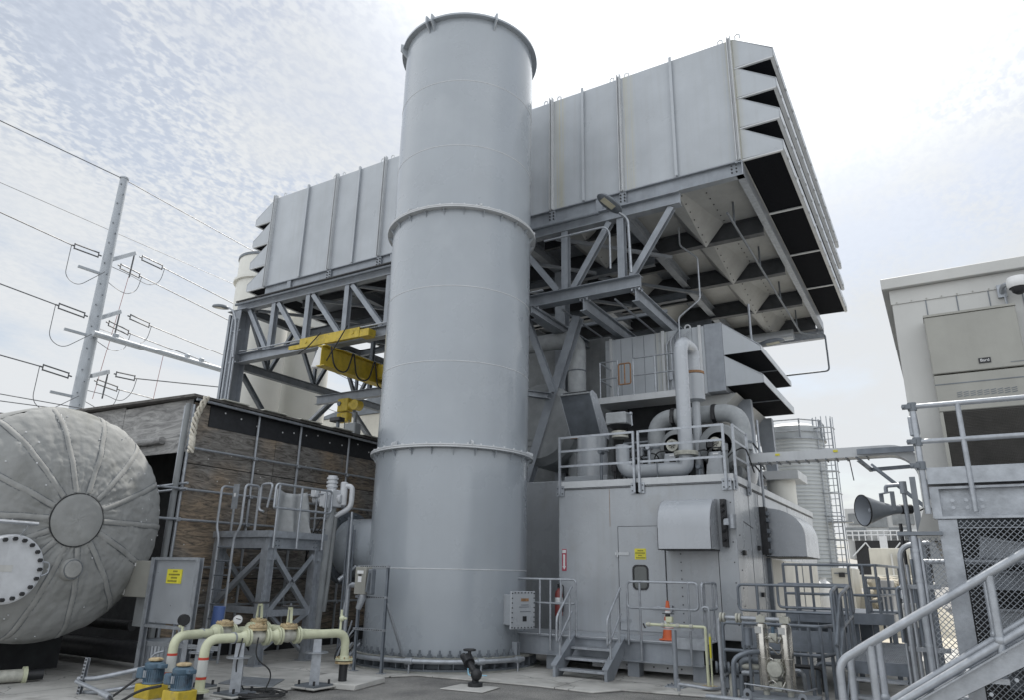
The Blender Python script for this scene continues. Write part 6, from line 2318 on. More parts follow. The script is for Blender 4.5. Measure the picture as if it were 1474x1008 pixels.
# ================================================================ FILTER SKID
fk = thing('filter_skid', 'skid with two upright stainless filter cylinders, regulators and small piping', 'filter skid', (-2.6, 12.6, 0))
fy = 12.6
m = MB().box(-3.05, -2.0, fy-.45, fy+.35, .04, .16)
m.build('skid_base', 'frame_steel', fk, smooth=0, bev=.01)
for x in (-2.95, -2.15):
    m = MB().prism([(x-.06, fy-.47, .1), (x+.06, fy-.47, .1), (x+.06, fy-.47, .24), (x+.03, fy-.47, .28), (x-.03, fy-.47, .28), (x-.06, fy-.47, .24)], (0, .015, 0))
    m.build('lifting_eye', 'frame_steel', fk, smooth=0)
    MB().cyl((x, fy-.476, .2), (x, fy-.471, .2), .028, 12).build('eye_hole', 'black', fk)
for x in (-2.76, -2.40):
    cy_ = MB().lathe([(0, .24), (.09, .24), (.095, .27), (.095, .68), (.1, .685), (.1, .70), (.095, .705), (.095, 1.15), (.075, 1.2), (0, 1.22)], (x, fy, 0), 26).build('filter_cylinder', 'stainless', fk)
    m = MB().cyl((x, fy, 1.2), (x, fy, 1.34), .035, 10)
    m.cbox((x, fy, 1.27), .07, .05, .05)
    m.cyl((x-.09, fy, 1.27), (x+.09, fy, 1.27), .03, 8)
    m.build('head_fitting', 'valve_body', cy_, smooth=40)
    MB().box(x-.09, x+.01, fy-.106, fy-.1, 1.06, 1.16).build('label_plate', 'beige', cy_, smooth=0)
    MB().cyl((x, fy, .16), (x, fy, .24), .05, 10).build('drain', 'valve_body', cy_)
MB().pipe([(-3.45, fy, .3), (-3.45, fy, 1.27), (-2.40, fy, 1.27)], .035, .1, 10).build('inlet_pipe', 'rail_galv', fk)
for x in (-3.38, -3.12):
    MB().lathe([(.036, -.04), (.075, -.04), (.075, -.01), (.04, -.005), (.04, .005), (.075, .01), (.075, .04), (.036, .04)], (x, fy, 1.27), 16, V((1, 0, 0))).build('union', 'valve_body', fk, smooth=35)
for k, (dx, z) in enumerate(((.0, 1.0), (.03, .62), (-.03, .45), (.02, .3))):
    m = MB().cbox((-2.58+dx, fy-.05, z), .06, .06, .07)
    m.cyl((-2.72, fy-.05, z), (-2.44, fy-.05, z), .022, 8)
    m.build('regulator', 'valve_body', fk, bev=.012, smooth=40)
q = V((-2.58, fy-.12, .55))
MB().lathe([(0, -.08), (.11, -.06), (.13, 0), (.11, .06), (0, .08)], q, 16, V((0, 1, 0))).build('diaphragm_dome', 'valve_body', fk)
MB().cyl((-2.58, fy-.05, .95), (-2.58, fy-.05, 1.16), .028, 8).build('bonnet', 'motor_blue', fk)
for k in range(5):
    z = .35+.16*k
    MB().pipe([(-2.7, fy-.1, z), (-2.62, fy-.16-.01*k, z+.05), (-2.5, fy-.14, z-.08), (-2.45, fy-.1, z+.02)], .009, .05, 6).build('tubing', 'stainless', fk)
MB().pipe([(-3.0, fy-.42, .34), (-2.12, fy-.42, .30), (-2.0, fy-.1, .32)], .012, .03, 6).build('drip_rail', 'rail_galv', fk)
MB().cyl((-3.02, fy+.15, .85), (-3.02, fy+.15, 1.12), .07, 16).build('dark_canister', 'blue_steel', fk)
MB().cyl((-3.02, fy+.15, .12), (-3.02, fy+.15, .85), .025, 8).build('canister_stand', 'dark_steel', fk)
for k, (x, r_) in enumerate(((-3.5, .05), (-3.36, .045), (-3.2, .05))):
    MB().pipe([(x, fy+.25, .05), (x, fy+.25, .42+.1*k), (x+.5, fy+.25, .42+.1*k)], r_, .14, 10).build('manifold_pipe', ['galv', 'valve_body', 'dark_steel'][k], fk)
for x in (-3.55, -3.42, -3.28):
    MB().lathe([(0, -.05), (.09, -.05), (.09, -.02), (.05, 0), (.09, .02), (.09, .05), (0, .05)], (x, fy+.2, .48), 14, V((1, .3, 0))).build('check_valve', 'dark_steel', fk, smooth=35)
MB().pipe([(-3.18, fy-.3, .12), (-3.18, fy-.3, .68), (-2.95, fy-.2, .78), (-2.7, fy+.1, .78)], .04, .18, 10).build('hoop_pipe', 'blue_steel', fk)
MB().pipe([(-3.62, fy-.35, .1), (-3.0, fy-.55, .12), (-2.9, fy-.55, .12)], .035, .05, 8).build('ground_pipe', 'rail_galv', fk)

# ================================================================ RIGHT WALKWAYS
wp = thing('access_platform', 'blue grey steel walkway platforms and grating between the enclosure and the right stair', 'platform', (-2.3, 14.3, 0))
MB().box(-3.45, -1.62, 14.36, 17.6, .70, .73).build('deck', 'blue_steel', wp, smooth=0)
for y, z in ((14.3, .86), (17.4, .86)):
    MB().chan((-3.45, y, z), (-1.6, y, z), .1, .32, .014).build('edge_beam', 'blue_steel', wp, smooth=0)
MB().box(-3.5, -1.6, 14.22, 14.235, .68, .80).build('toe_plate', 'blue_steel', wp, smooth=0)
MB().box(-3.0, -1.05, 16.06, 18.6, 1.26, 1.29).build('upper_deck', 'galv', wp, smooth=0)
MB().chan((-3.0, 16, 1.19), (-1.05, 16, 1.19), .1, .2, .014).build('edge_beam', 'blue_steel', wp, smooth=0)
for x in (-2.9, -2.5, -2.1, -1.75, -1.4, -1.1):
    MB().bar((x, 16.3, .04), (x, 16.3, 1.1), .09, .09, up=V((0, 1, 0))).build('leg', 'blue_steel', wp, smooth=0)
for x in (-3.3, -2.45, -1.7):
    MB().bar((x, 14.4, .04), (x, 14.4, .7), .1, .1, up=V((0, 1, 0))).build('leg', 'blue_steel', wp, smooth=0)
m = MB()
gx0, gx1, gy0, gy1, gz = -1.52, -.72, 12.6, 16.5, .75
for k in range(28):
    x = gx0+.015+(gx1-gx0-.03)*k/27
    m.box(x-.0035, x+.0035, gy0, gy1, gz-.03, gz)
for k in range(33):
    y = gy0+.02+(gy1-gy0-.04)*k/32
    m.box(gx0, gx1, y-.004, y+.004, gz-.012, gz+.003)
m.build('grating', 'galv', wp, smooth=0)
m = MB()
for k in range(6):
    y = gy0+.1+k*.7
    m.box(gx0, gx1, y-.01, y+.01, gz+.0035, gz+.008)
m.build('grating_bar', 'rail_galv', wp, smooth=0)
for p, q in (((gx0, gy0, .66), (gx1, gy0, .66)), ((gx0, gy0+.06, .655), (gx0, gy1, .655)), ((gx1, gy0+.06, .655), (gx1, gy1, .655))):
    MB().chan(p, q, .08, .17, .012).build('edge_beam', 'blue_steel', wp, smooth=0)
for k, (y, z) in enumerate(((12.32, .54), (12.05, .34), (11.8, .15))):
    MB().box(gx0+.05, gx1-.02, y-.12, y+.14, z-.03, z).build('step', 'galv', wp, smooth=0)
for x in (gx0+.02, gx1+.01):
    MB().bar((x, 11.6, .02), (x, 12.6, .68), .02, .2).build('step_stringer', 'blue_steel', wp, smooth=0)
for x in (gx0, gx1):
    MB().bar((x, 12.75, .04), (x, 12.75, .56), .1, .1, up=V((0, 1, 0))).build('leg', 'blue_steel', wp, smooth=0)
GB = 'blue_steel'
RG = 'blue grey tube handrails on the right walkways'
rail('handrail', 'long blue grey loop handrail on the lower walkway behind the filter skid', [(-3.5, 14.25, 1.78), (-1.55, 14.25, 1.78)], [(-3.5, 14.25, 1.33), (-1.55, 14.25, 1.33)],
     [((x, 14.25, 1.78), (x, 14.25, .7)) for x in (-3.15, -1.6)]+[((-1.85, 14.25, 1.78), (-1.85, 14.25, .7))], r=.026, loop=True, group=RG, mt=GB)
rail('handrail', 'second blue grey loop handrail set just behind the long loop on the lower walkway', [(-3.05, 15.6, 1.80), (-1.7, 15.6, 1.80)], [(-3.05, 15.6, 1.36), (-1.7, 15.6, 1.36)],
     [((x, 15.6, 1.8), (x, 15.6, .72)) for x in (-2.7, -2.0)], r=.026, loop=True, group=RG, mt=GB)
rail('handrail', 'upper dark handrail on the raised walkway against the pale far yard', [(-3.0, 16.0, 2.18), (-1.25, 16.0, 2.18), (-1.0, 18.4, 2.18)], [(-3.0, 16.0, 1.62), (-1.25, 16.0, 1.62), (-1.0, 18.4, 1.62)],
     [((x, 16.0, 2.18), (x, 16.0, 1.1)) for x in (-2.98, -2.72, -2.45, -1.75, -1.5, -1.27)]+[((-1.15, 17.2, 2.18), (-1.15, 17.2, 1.3)), ((-1.0, 18.4, 2.18), (-1.0, 18.4, 1.3))], r=.026, group=RG, mt=GB)
rail('handrail', 'ground level blue grey guard rail around the filter skid', [(-3.55, 13.2, .75), (-3.55, 13.2, 1.16), (-1.95, 13.2, 1.16), (-1.8, 14.05, 1.16)], [(-3.55, 13.2, .72), (-1.95, 13.2, .72), (-1.8, 14.05, .72)],
     [((x, 13.2, 1.16), (x, 13.2, .05)) for x in (-3.55, -3.2, -2.15, -1.97)]+[((-1.8, 14.05, 1.16), (-1.8, 14.05, .05)), ((-1.88, 13.6, 1.16), (-1.88, 13.6, .05))], r=.03, group=RG, mt=GB)
rail('handrail', 'steep blue grey handrail beside the grating steps, left side', [(-1.55, 11.75, 1.0), (-1.55, 12.6, 1.66), (-1.55, 13.9, 1.8), (-1.55, 13.9, .8)], [(-1.55, 11.75, .55), (-1.55, 12.6, 1.2), (-1.55, 13.9, 1.32)],
     [((-1.55, 11.8, 1.02), (-1.55, 11.8, .1)), ((-1.55, 12.65, 1.68), (-1.55, 12.65, .6)), ((-1.55, 13.3, 1.74), (-1.55, 13.3, .6))], r=.028, group=RG, mt=GB)
rail('handrail', 'blue grey handrail on the right side of the grating beside the pale box', [(-.68, 12.1, 1.35), (-.68, 12.7, 1.78), (-.68, 14.6, 1.8), (-.68, 14.6, .8)], [(-.68, 12.1, .9), (-.68, 12.7, 1.3), (-.68, 14.6, 1.32)],
     [((-.68, 12.15, 1.35), (-.68, 12.15, .3)), ((-.68, 12.75, 1.78), (-.68, 12.75, .6)), ((-.68, 13.6, 1.79), (-.68, 13.6, .6))], r=.028, group=RG, mt=GB)
rail('handrail', 'far blue grey handrail post pair at the end of the grating', [(-1.5, 16.4, 1.95), (-1.3, 16.9, 1.95)], [(-1.5, 16.4, 1.5), (-1.3, 16.9, 1.5)], [((-1.5, 16.4, 1.95), (-1.5, 16.4, .7)), ((-1.3, 16.9, 1.95), (-1.3, 16.9, .9))], r=.026, group=RG, mt=GB)

rail('handrail', 'tall closed loop handrail at the head of the grating steps', [(-1.62, 12.25, .5), (-1.62, 12.25, 1.72), (-1.62, 12.9, 1.80), (-1.62, 12.9, .6)], None,
     [((-1.62, 12.55, 1.75), (-1.62, 12.55, .4))], r=.028, group=RG, mt=GB)
rail('handrail', 'blue grey cross rail behind the grating in front of the far yard', [(-1.5, 16.6, 1.75), (-.7, 16.6, 1.75)], [(-1.5, 16.6, 1.3), (-.7, 16.6, 1.3)],
     [((x, 16.6, 1.75), (x, 16.6, .7)) for x in (-1.48, -1.2, -.95, -.72)], r=.026, group=RG, mt=GB)
for k, x in enumerate((-3.3, -3.0, -2.7, -2.2, -1.9)):
    MB().pipe([(x, 13.7+.1*k, .05), (x, 13.7+.1*k, .35+.06*k), (x+.6, 13.7+.1*k, .35+.06*k), (x+.6, 13.9, .1)], .035, .1, 8).build('under_pipe', ['dark_steel', 'galv', 'black'][k % 3], fk)
for k in range(4):
    MB().cbox((-3.45+.1*k, 12.9, .25+.12*(k % 2)), .06, .08, .09).build('valve_block', ['dark_steel', 'black'][k % 2], fk, smooth=0, bev=.015)

# ================================================================ RIGHT EQUIPMENT BUILDING
rb = thing('equipment_building', 'raised pale beige panelled equipment building at the right edge', 'building', (1.5, 8.6, 2.5))
bx0, by0, bz0, bz1 = -.16, 8.6, 2.62, 5.05
MB().box(bx0, 6, by0, 17.5, bz0, bz1).build('wall', 'beige', rb, smooth=0, bev=.006)
MB().box(bx0-.08, 6.1, by0-.08, 17.6, bz1+.003, bz1+.13).build('roof_edge', 'beige', rb, smooth=0, bev=.006)
MB().box(bx0-.01, 6, by0-.012, by0-.002, bz1-.17, bz1).build('flashing', 'beige', rb, smooth=0)
m = MB()
for x in [.17+.29*k for k in range(20)]:
    m.box(x-.005, x+.005, by0-.006, by0-.0015, bz0, bz1-.171)
m.build('panel_seam', 'dark_steel', rb, smooth=0)
bolts(rb, 'rivet', 'beige_ac', [(V((bx0+.05+.145*k, by0-.012, bz1-.155)), V((0, -1, 0))) for k in range(12)], .008, .006)
m = MB()
m.hexa([(bx0-.12, by0+.1, 2.3), (.0, by0+.1, 2.3), (.0, by0+.3, 2.3), (bx0-.12, by0+.3, 2.3), (bx0, by0+.05, bz0-.003), (.1, by0+.05, bz0-.003), (.1, by0+.3, bz0-.003), (bx0, by0+.3, bz0-.003)])
m.build('corner_foot', 'beige', rb, smooth=0)
MB().box(bx0+.05, 5.9, by0+.1, 17.4, 2.3, bz0-.004).build('floor_frame', 'dark_steel', rb, smooth=0)
au = thing('wall_cooling_unit', 'tall grey wall mounted cooling unit with a dark coil on the right building', 'air conditioner', (.5, 8.3, 2.9))
ux0, ux1, uy = .12, .93, 8.36
MB().box(ux0, ux1, uy, by0-.02, 3.96, 4.60).build('top_cover', 'beige_ac', au, smooth=0, bev=.008)
MB().box(ux0-.005, ux1+.005, uy-.008, by0-.02, 4.602, 4.625).build('top_cap', 'beige_ac', au, smooth=0)
MB().box(ux0, ux1, uy, by0-.02, 3.56, 3.945).build('mid_panel', 'beige_ac', au, smooth=0, bev=.008)
m = MB()
m.box(ux0, ux1, uy-.004, uy-.001, 3.84, 3.85)
m.build('panel_seam', 'dark_steel', au, smooth=0)
m = MB()
for r_ in range(2):
    for k in range(9):
        x = .30+.058*k
        z = 3.745-.085*r_
        for j in range(3):
            m.prism([(x, uy-.003, z-.02*j), (x+.046, uy-.003, z+.010-.02*j), (x+.046, uy-.003, z+.002-.02*j), (x, uy-.003, z-.008-.02*j)], (0, .002, 0))
m.build('louvre', 'dark_steel', au, smooth=0)
MB().box(ux0+.03, ux1-.03, uy+.02, by0-.02, 2.93, 3.558).build('coil', 'coil', au, smooth=0)
m = MB()
for k in range(40):
    z = 2.95+.0151*k
    m.box(ux0+.04, ux1-.04, uy+.012, uy+.019, z, z+.006)
for k in range(52):
    x = ux0+.045+.0140*k
    m.box(x, x+.0025, uy+.006, uy+.0115, 2.94, 3.55)
m.build('fins', 'coil', au, smooth=0)
m = MB()
m.box(ux0, ux0+.032, uy, uy+.1, 2.9, 3.557)
m.box(ux1-.032, ux1, uy, uy+.1, 2.9, 3.557)
m.box(ux0+.033, ux1-.033, uy, uy+.1, 2.9, 2.925)
m.build('coil_frame', 'beige_ac', au, smooth=0)
MB().box(ux0+.02, ux1-.02, uy+.05, by0-.02, 2.84, 2.898).build('drain_pan', 'black', au, smooth=0)
bd = MB().box(.535, .64, uy-.008, uy-.002, 4.025, 4.08).build('name_badge', 'black', au, smooth=0)
write('Bard', .042, 'white', bd, 'lettering', (.588, uy-.0095, 4.053), (1, 0, 0), (0, 0, 1))
m = MB()
for k in range(13):
    m.box(.80+.0085*k, .8055+.0085*k, uy-.003, uy-.0012, 4.003, 4.013)
m.build('lettering', 'dark_steel', au, smooth=0)
cmr = AY(1466, 411, 8.4)
cm_ = thing('dome_camera', 'white dome security camera under the eave of the right building', 'security camera', tuple(cmr))
MB().lathe([(.0, .10), (.09, .09), (.10, .05), (.10, 0), (.085, -.02)], cmr, 24).build('housing', 'white', cm_)
MB().lathe([(.075, -.015), (.06, -.06), (.03, -.085), (0, -.09)], cmr, 20).build('dome', 'black', cm_)
m = MB().pipe([cmr+V((-.02, .02, .06)), cmr+V((-.13, .1, .06)), cmr+V((-.13, .18, .0))], .025, .05, 8)
m.cbox(cmr+V((-.13, .18, .03)), .04, .02, .07)
m.build('bracket', 'galv', cm_)
MB().cyl(cmr+V((-.11, .17, -.02)), cmr+V((-.10, .17, -.3)), .012, 7).build('conduit', 'galv', cm_)

# raised walkway in front of it
ww = thing('raised_walkway', 'galvanised raised walkway with a deep edge beam in front of the right building', 'walkway', (1, 7.2, 2.4))
wy = 7.2
MB().chan((-.06, wy+.03, 2.545), (6, wy+.03, 2.545), .1, .27, .02, side=-1).build('edge_beam', 'galv', ww, smooth=0)
MB().box(-.1, 6, wy-.04, 8.5, 2.70, 2.745).build('deck', 'galv', ww, smooth=0)
MB().box(-.07, 6, wy-.06, wy-.045, 2.70, 2.84).build('toe_plate', 'galv', ww, smooth=0)
MB().box(-.07, .0, wy-.022, wy+.1, 2.415, 2.68).build('end_plate', 'galv', ww, smooth=0)
bolts(ww, 'bolt', 'galv', [(V((x, wy-.022, z)), V((0, -1, 0))) for x in (.09, .19, .30) for z in (2.5, 2.56)], .016, .014)
for x in (.03, 1.9, 3.8):
    MB().ibeam((x, wy+.08, .03), (x, wy+.08, 2.405), .14, .14, .012, up=V((0, 1, 0))).build('column', 'galv', ww, smooth=0)
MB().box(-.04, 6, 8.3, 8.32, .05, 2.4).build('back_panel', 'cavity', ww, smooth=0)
for z in (2.07, 1.3):
    MB().cyl((.11, wy+.3, z), (5, wy+.3, z), .03, 10).build('cross_pipe', 'galv', ww)
for k, (z, mt) in enumerate(((1.92, 'frame_steel'), (1.6, 'galv'), (1.1, 'dark_steel'))):
    MB().ibeam((.3, 8.0, z), (5, 8.0, z), .12, .16).build('cross_beam', mt, ww, smooth=0)
MB().box(.4, 1.6, 7.7, 8.2, .9, 1.5).build('stored_box', 'black', ww, smooth=0, bev=.02)
MB().ibeam((.25, 7.9, 2.2), (1.8, 7.6, 1.9), .12, .2).build('cross_beam', 'galv', ww, smooth=0)
rail('handrail', 'clamped tube handrail of the raised walkway in front of the cooling unit', [(-.14, wy-.06, 3.385), (5, wy-.06, 3.385)], [(-.1, wy-.06, 3.07), (5, wy-.06, 3.07)],
     [((x, wy-.06, 3.38), (x, wy-.06, 2.46)) for x in (.245, 1.7, 3.2)], r=.022, group='tube handrails round the plant walkways')
ep_ = thing('end_rail', 'clamped upright pipe posts at the left end of the raised walkway', 'handrail', (-.12, 7.2, 2.4), 'tube handrails round the plant walkways')
MB().cyl((-.1, wy-.06, 2.45), (-.1, wy-.06, 3.36), .024, 10).build('post', 'rail_galv', ep_)
MB().cyl((-.1, wy-.06, 3.385), (-.1, 8.5, 3.385), .022, 10).build('top_rail', 'rail_galv', ep_)
for z in (3.385, 3.07, 2.86):
    m = MB().lathe([(.024, -.035), (.037, -.035), (.037, .035), (.024, .035)], (-.1, wy-.06, z), 12)
    m.cbox((-.145, wy-.08, z), .035, .02, .02)
    m.cyl((-.17, wy-.12, z), (-.17, wy-.02, z), .014, 6)
    m.build('clamp', 'dark_steel', ep_, smooth=30)
MB().cbox((-.13, wy-.02, 3.22), .02, .02, .09).build('box', 'galv', ep_, smooth=0, bev=.01)

# chain link fence
cf = thing('chain_link_fence', 'chain link fence panel with galvanised posts under the raised walkway', 'fence', (.6, 7.1, 0))


def chain(x0, x1, z0, z1, y, step=.044, r=.003):
    m = MB()
    W, Hh = x1-x0, z1-z0
    n = int((W+Hh)/step)+1
    for k in range(n):
        t = k*step
        a = (x0+max(0, t-Hh), z1-max(0, Hh-t) if t < Hh else z1)
        xs, zs_ = (x0, z0+t) if t <= Hh else (x0+t-Hh, z1)
        xe, ze = (x0+t, z0) if t <= W else (x1, z0+t-W)
        if math.hypot(xe-xs, ze-zs_) > .02:
            m.tube([(xs, y+.004, zs_), (xe, y+.004, ze)], r, 4, caps=False)
        xs2, xe2 = x0+x1-xs, x0+x1-xe
        if math.hypot(xe-xs, ze-zs_) > .02:
            m.tube([(xs2, y-.004, zs_), (xe2, y-.004, ze)], r, 4, caps=False)
    return m


chain(.11, 1.9, .2, 2.39, wy-.06).build('mesh_panel', 'rail_galv', cf, smooth=0)
chain(-.20, -.04, .3, 2.26, wy-.02).build('mesh_panel', 'rail_galv', cf, smooth=0)
MB().cyl((.1, wy-.06, 2.33), (1.9, wy-.06, 2.33), .004, 5).build('top_wire', 'rail_galv', cf)
for x in (-.24, 1.95):
    MB().cyl((x, wy-.03, .03), (x, wy-.03, 2.27), .028, 10).build('post', 'rail_galv', cf)
MB().cyl((-.2, wy-.03, .03), (-.2, wy-.03, 2.25), .012, 8).build('tension_bar', 'rail_galv', cf)
for k in range(8):
    MB().lathe([(.028, -.012), (.034, -.012), (.034, .012), (.028, .012)], (-.24, wy-.03, .4+.25*k), 10).build('tie_band', 'galv', cf)
MB().box(-.36, -.02, wy-.06, wy+.1, 2.275, 2.305).build('top_plate', 'dark_steel', cf, smooth=0)
MB().cyl((-.2, wy+.0, 2.06), (-.04, wy+.0, 2.06), .02, 8).build('cross_pipe', 'rail_galv', cf)

# near stair
nr = thing('access_stair', 'near galvanised steel stair with double tube handrails descending to the lower left', 'stairs', (-.6, 6.6, 0))
fy_, ry_ = 6.3, 6.98
SL = .64


def szz(x, base):
    return base+SL*(x+.3)


for y in (fy_, ry_):
    a, b = -2.0, 2.3
    m = MB().prism([(a, y-.005, max(.02, szz(a, 1.10)-.26)), (a, y-.005, szz(a, 1.10)), (b, y-.005, szz(b, 1.10)), (b, y-.005, szz(b, 1.10)-.28)], (0, .012, 0))
    m.prism([(a, y-.05, szz(a, 1.10)+.001), (a, y-.05, szz(a, 1.10)+.014), (b, y-.05, szz(b, 1.10)+.014), (b, y-.05, szz(b, 1.10)+.001)], (0, .09, 0))
    m.build('stringer', 'galv', nr, smooth=0)
for k in range(16):
    x = -1.7+.26*k
    MB().box(x-.13, x+.12, fy_+.015, ry_-.015, szz(x, 1.0)-.035, szz(x, 1.0)).build('tread', 'galv', nr, smooth=0)
L_ = [(V((x, fy_-.005, szz(x, .93)-.03)), V((0, -1, 0))) for x in [-.2+.16*k for k in range(10)]]
bolts(nr, 'bolt', 'galv', L_, .014, .012)
for k in range(6):
    x = -.27+.2*k
    MB().box(x-.02, x+.05, fy_+.02, fy_+.028, szz(x, 1.115), szz(x, 1.155)).build('clip', 'galv', nr, smooth=0)
for y in (fy_, ry_):
    xa = -.80
    zt_ = lambda x: 1.306+.625*(x+.8)
    MB().pipe([(xa-.03, y, zt_(xa)-.85), (xa-.03, y, zt_(xa)), (2.3, y, zt_(2.3))], .029, .09, 12, 7).build('hand_rail', 'rail_galv', nr)
    if y == fy_:
        MB().cyl((xa-.03, y, zt_(xa)-.50), (2.3, y, zt_(2.3)-.38), .028, 12).build('mid_rail', 'rail_galv', nr)
    else:
        MB().pipe([(xa+.12, y, zt_(xa+.12)), (xa+.14, y, zt_(xa)-.40), (2.3, y, zt_(2.3)-.38)], .028, .1, 12, 7).build('mid_rail', 'rail_galv', nr)
    for x in (-.6, .225, 1.2, 2.2):
        MB().cyl((x, y, zt_(x)), (x, y, szz(x, 1.10)+.0), .028, 12).build('post', 'rail_galv', nr)
        MB().ball((x, y, zt_(x)-.43), .038, 10).build('rail_ball', 'rail_galv', nr)

# electrical boxes and conduits by the fence
eb = thing('electrical_box', 'pale grey electrical enclosure mounted on conduits left of the chain link fence', 'electrical box', (-.45, 10, 0))
MB().box(-.56, -.31, 10.0, 10.16, 1.38, 1.65).build('box_body', 'beige', eb, smooth=0, bev=.012)
m = MB()
for x in (-.47, -.385):
    m.box(x-.003, x+.003, 9.993, 9.999, 1.39, 1.64)
m.build('door_seam', 'beige_ac', eb, smooth=0)
for z in (1.43, 1.59):
    MB().box(-.55, -.50, 9.985, 9.998, z-.012, z+.012).build('hinge', 'beige_ac', eb, smooth=0)
for k in range(6):
    x = -.58+.058*k
    MB().cyl((x, 10.25+.03*(k % 2), .03), (x, 10.25+.03*(k % 2), 1.7+.22*((k*2) % 5)), .02, 8).build('conduit', ['rail_galv', 'blue_steel', 'black'][k % 3], eb)
MB().pipe([(-.60, 10.2, 1.2), (-.6, 10.2, 1.82), (-.42, 10.2, 1.82), (-.42, 10.2, 1.3)], .024, .04, 8).build('conduit_bend', 'blue_steel', eb)
sb_ = thing('small_box', 'small square grey junction box low down behind the stair rails', 'junction box', (-.33, 10, .8))
MB().box(-.4, -.28, 9.9, 9.98, .74, .92).build('box_body', 'galv', sb_, smooth=0, bev=.008)
MB().cyl((-.34, 9.96, .925), (-.34, 9.96, 1.3), .02, 8).build('conduit', 'rail_galv', sb_)
MB().pipe([(-.34, 9.96, .735), (-.34, 9.96, .5), (-.3, 10.1, .1)], .018, .06, 8).build('flexible_conduit', 'rubber', sb_)
ub = thing('conduit_bank', 'bank of upright conduits with a rounded top bend left of the fence post', 'conduits', (-.35, 8.1, 0))
MB().pipe([(-.40, 7.9, .05), (-.40, 7.9, 2.22), (-.14, 7.9, 2.24)], .026, .14, 9).build('conduit', 'rail_galv', ub)
for k in range(5):
    x = -.36+.045*k
    MB().cyl((x, 8.05+.02*k, .05), (x, 8.05+.02*k, 2.05+.05*(k % 2)), .017, 8).build('conduit', ['galv', 'blue_steel', 'rail_galv'][k % 3], ub)
for z in (.7, 1.3, 1.85):
    MB().bar((-.44, 8.0, z), (-.1, 8.0, z), .02, .04).build('strut', 'galv', ub, smooth=0)

# ================================================================ HORN SPEAKER
hsY = 11.0
hp = AY(1265, 735, hsY)
hs = thing('horn_speaker', 'grey horn loudspeaker on an upright post facing left', 'loudspeaker', tuple(hp))
hd = V((-.8, -.55, -.05)).normalized()
mouth = hp+hd*.12
prof = [(.06, -.42), (.07, -.30), (.10, -.18), (.145, -.06), (.185, .05), (.2, .09), (.208, .1), (.2, .105), (.18, .055), (.14, -.06), (.09, -.18), (.05, -.3), (0, -.31)]
MB().lathe(prof, mouth, 32, hd).build('horn', 'frame_steel', hs, smooth=50)
MB().lathe([(.2, .092), (.212, .098), (.212, .11), (.2, .112)], mouth, 32, hd).build('rim', 'black', hs)
MB().lathe([(0, .02), (.03, .015), (.035, -.08), (.035, -.3)], mouth, 16, hd).build('reflex_cone', 'frame_steel', hs)
MB().cyl(mouth-hd*.42, mouth-hd*.58, .065, 16).build('driver', 'black', hs)
MB().tube(fillet([mouth-hd*.56, mouth-hd*.66+V((0, 0, -.04)), mouth-hd*.75+V((.05, 0, .02))], .05), .012, 6).build('cable', 'rubber', hs)
pp_ = AY(1300, 702, hsY)
sdv = hd.cross(Z1).normalized()
mid_ = mouth-hd*.26
for s_ in (-1, 1):
    MB().bar(mid_+sdv*(.13*s_)+V((0, 0, -.02)), mid_+sdv*(.13*s_)+V((0, 0, .22)), .012, .06, up=hd).build('yoke', 'frame_steel', hs, smooth=0)
MB().bar(mid_-sdv*.136+V((0, 0, .226)), mid_+sdv*.136+V((0, 0, .226)), .06, .012).build('yoke_bar', 'frame_steel', hs, smooth=0)
MB().pipe([mid_+V((0, 0, .23)), mid_+V((0, 0, .32)), (pp_.x, pp_.y, mid_.z+.32), (pp_.x, pp_.y, .05)], .027, .06, 9).build('mast', 'frame_steel', hs)
MB().cyl((pp_.x, pp_.y, mid_.z+.36), (pp_.x, pp_.y, mid_.z+.2), .045, 10).build('mast_cap', 'frame_steel', hs)
MB().cyl((pp_.x, pp_.y, 1.1), (pp_.x, pp_.y, 1.6), .06, 12).build('sleeve', 'black', hs)
MB().chan((pp_.x+.12, pp_.y+.05, .05), (pp_.x+.12, pp_.y+.05, mid_.z+.42), .07, .07, .01, up=V((0, 1, 0))).build('support_post', 'frame_steel', hs, smooth=0)

# ================================================================ CABLE TRAY BRIDGE
ty = 17.6
ta, tb2 = AY(1100, 661, ty), AY(1268, 652, ty)
zt_ = (ta.z+tb2.z)/2
ct = thing('cable_tray', 'long galvanised cable tray bridging from the enclosure to the right building', 'cable tray', (ta.x, ty, zt_))
w2 = .22
m = MB()
path = [V((ta.x-.6, ty, zt_)), V((tb2.x+.15, ty, zt_))]
arc = [V((tb2.x+.15+.62*math.sin(a), ty, zt_-.62*(1-math.cos(a)))) for a in [PI/2*k/8 for k in range(1, 9)]]
path += arc + [arc[-1]+V((0, 0, -2.2))]
for s_ in (-1, 1):
    vs, fs = [], []
    for i, p in enumerate(path):
        d = (path[min(i+1, len(path)-1)]-path[max(i-1, 0)]).normalized()
        u = V((-d.z, 0, d.x))
        for (dy, du) in ((0, -.11), (0, .11), (.012*-s_, .11), (.012*-s_, -.11)):
            vs.append(p+V((0, s_*w2+dy, 0))+u*du)
    for i in range(len(path)-1):
        for j in range(4):
            fs.append((i*4+j, i*4+(j+1) % 4, (i+1)*4+(j+1) % 4, (i+1)*4+j))
    MB().add(vs, fs).build('side_rail', 'trim_paint', ct, smooth=30)
vs, fs = [], []
for i, p in enumerate(path):
    d = (path[min(i+1, len(path)-1)]-path[max(i-1, 0)]).normalized()
    u = V((-d.z, 0, d.x))
    for (dy, du) in ((-w2+.014, -.10), (w2-.014, -.10)):
        vs.append(p+V((0, dy, 0))+u*du)
for i in range(len(path)-1):
    fs.append((i*2, i*2+1, i*2+3, i*2+2))
MB().add(vs, fs).build('tray_bottom', 'trim_paint', ct, smooth=30)
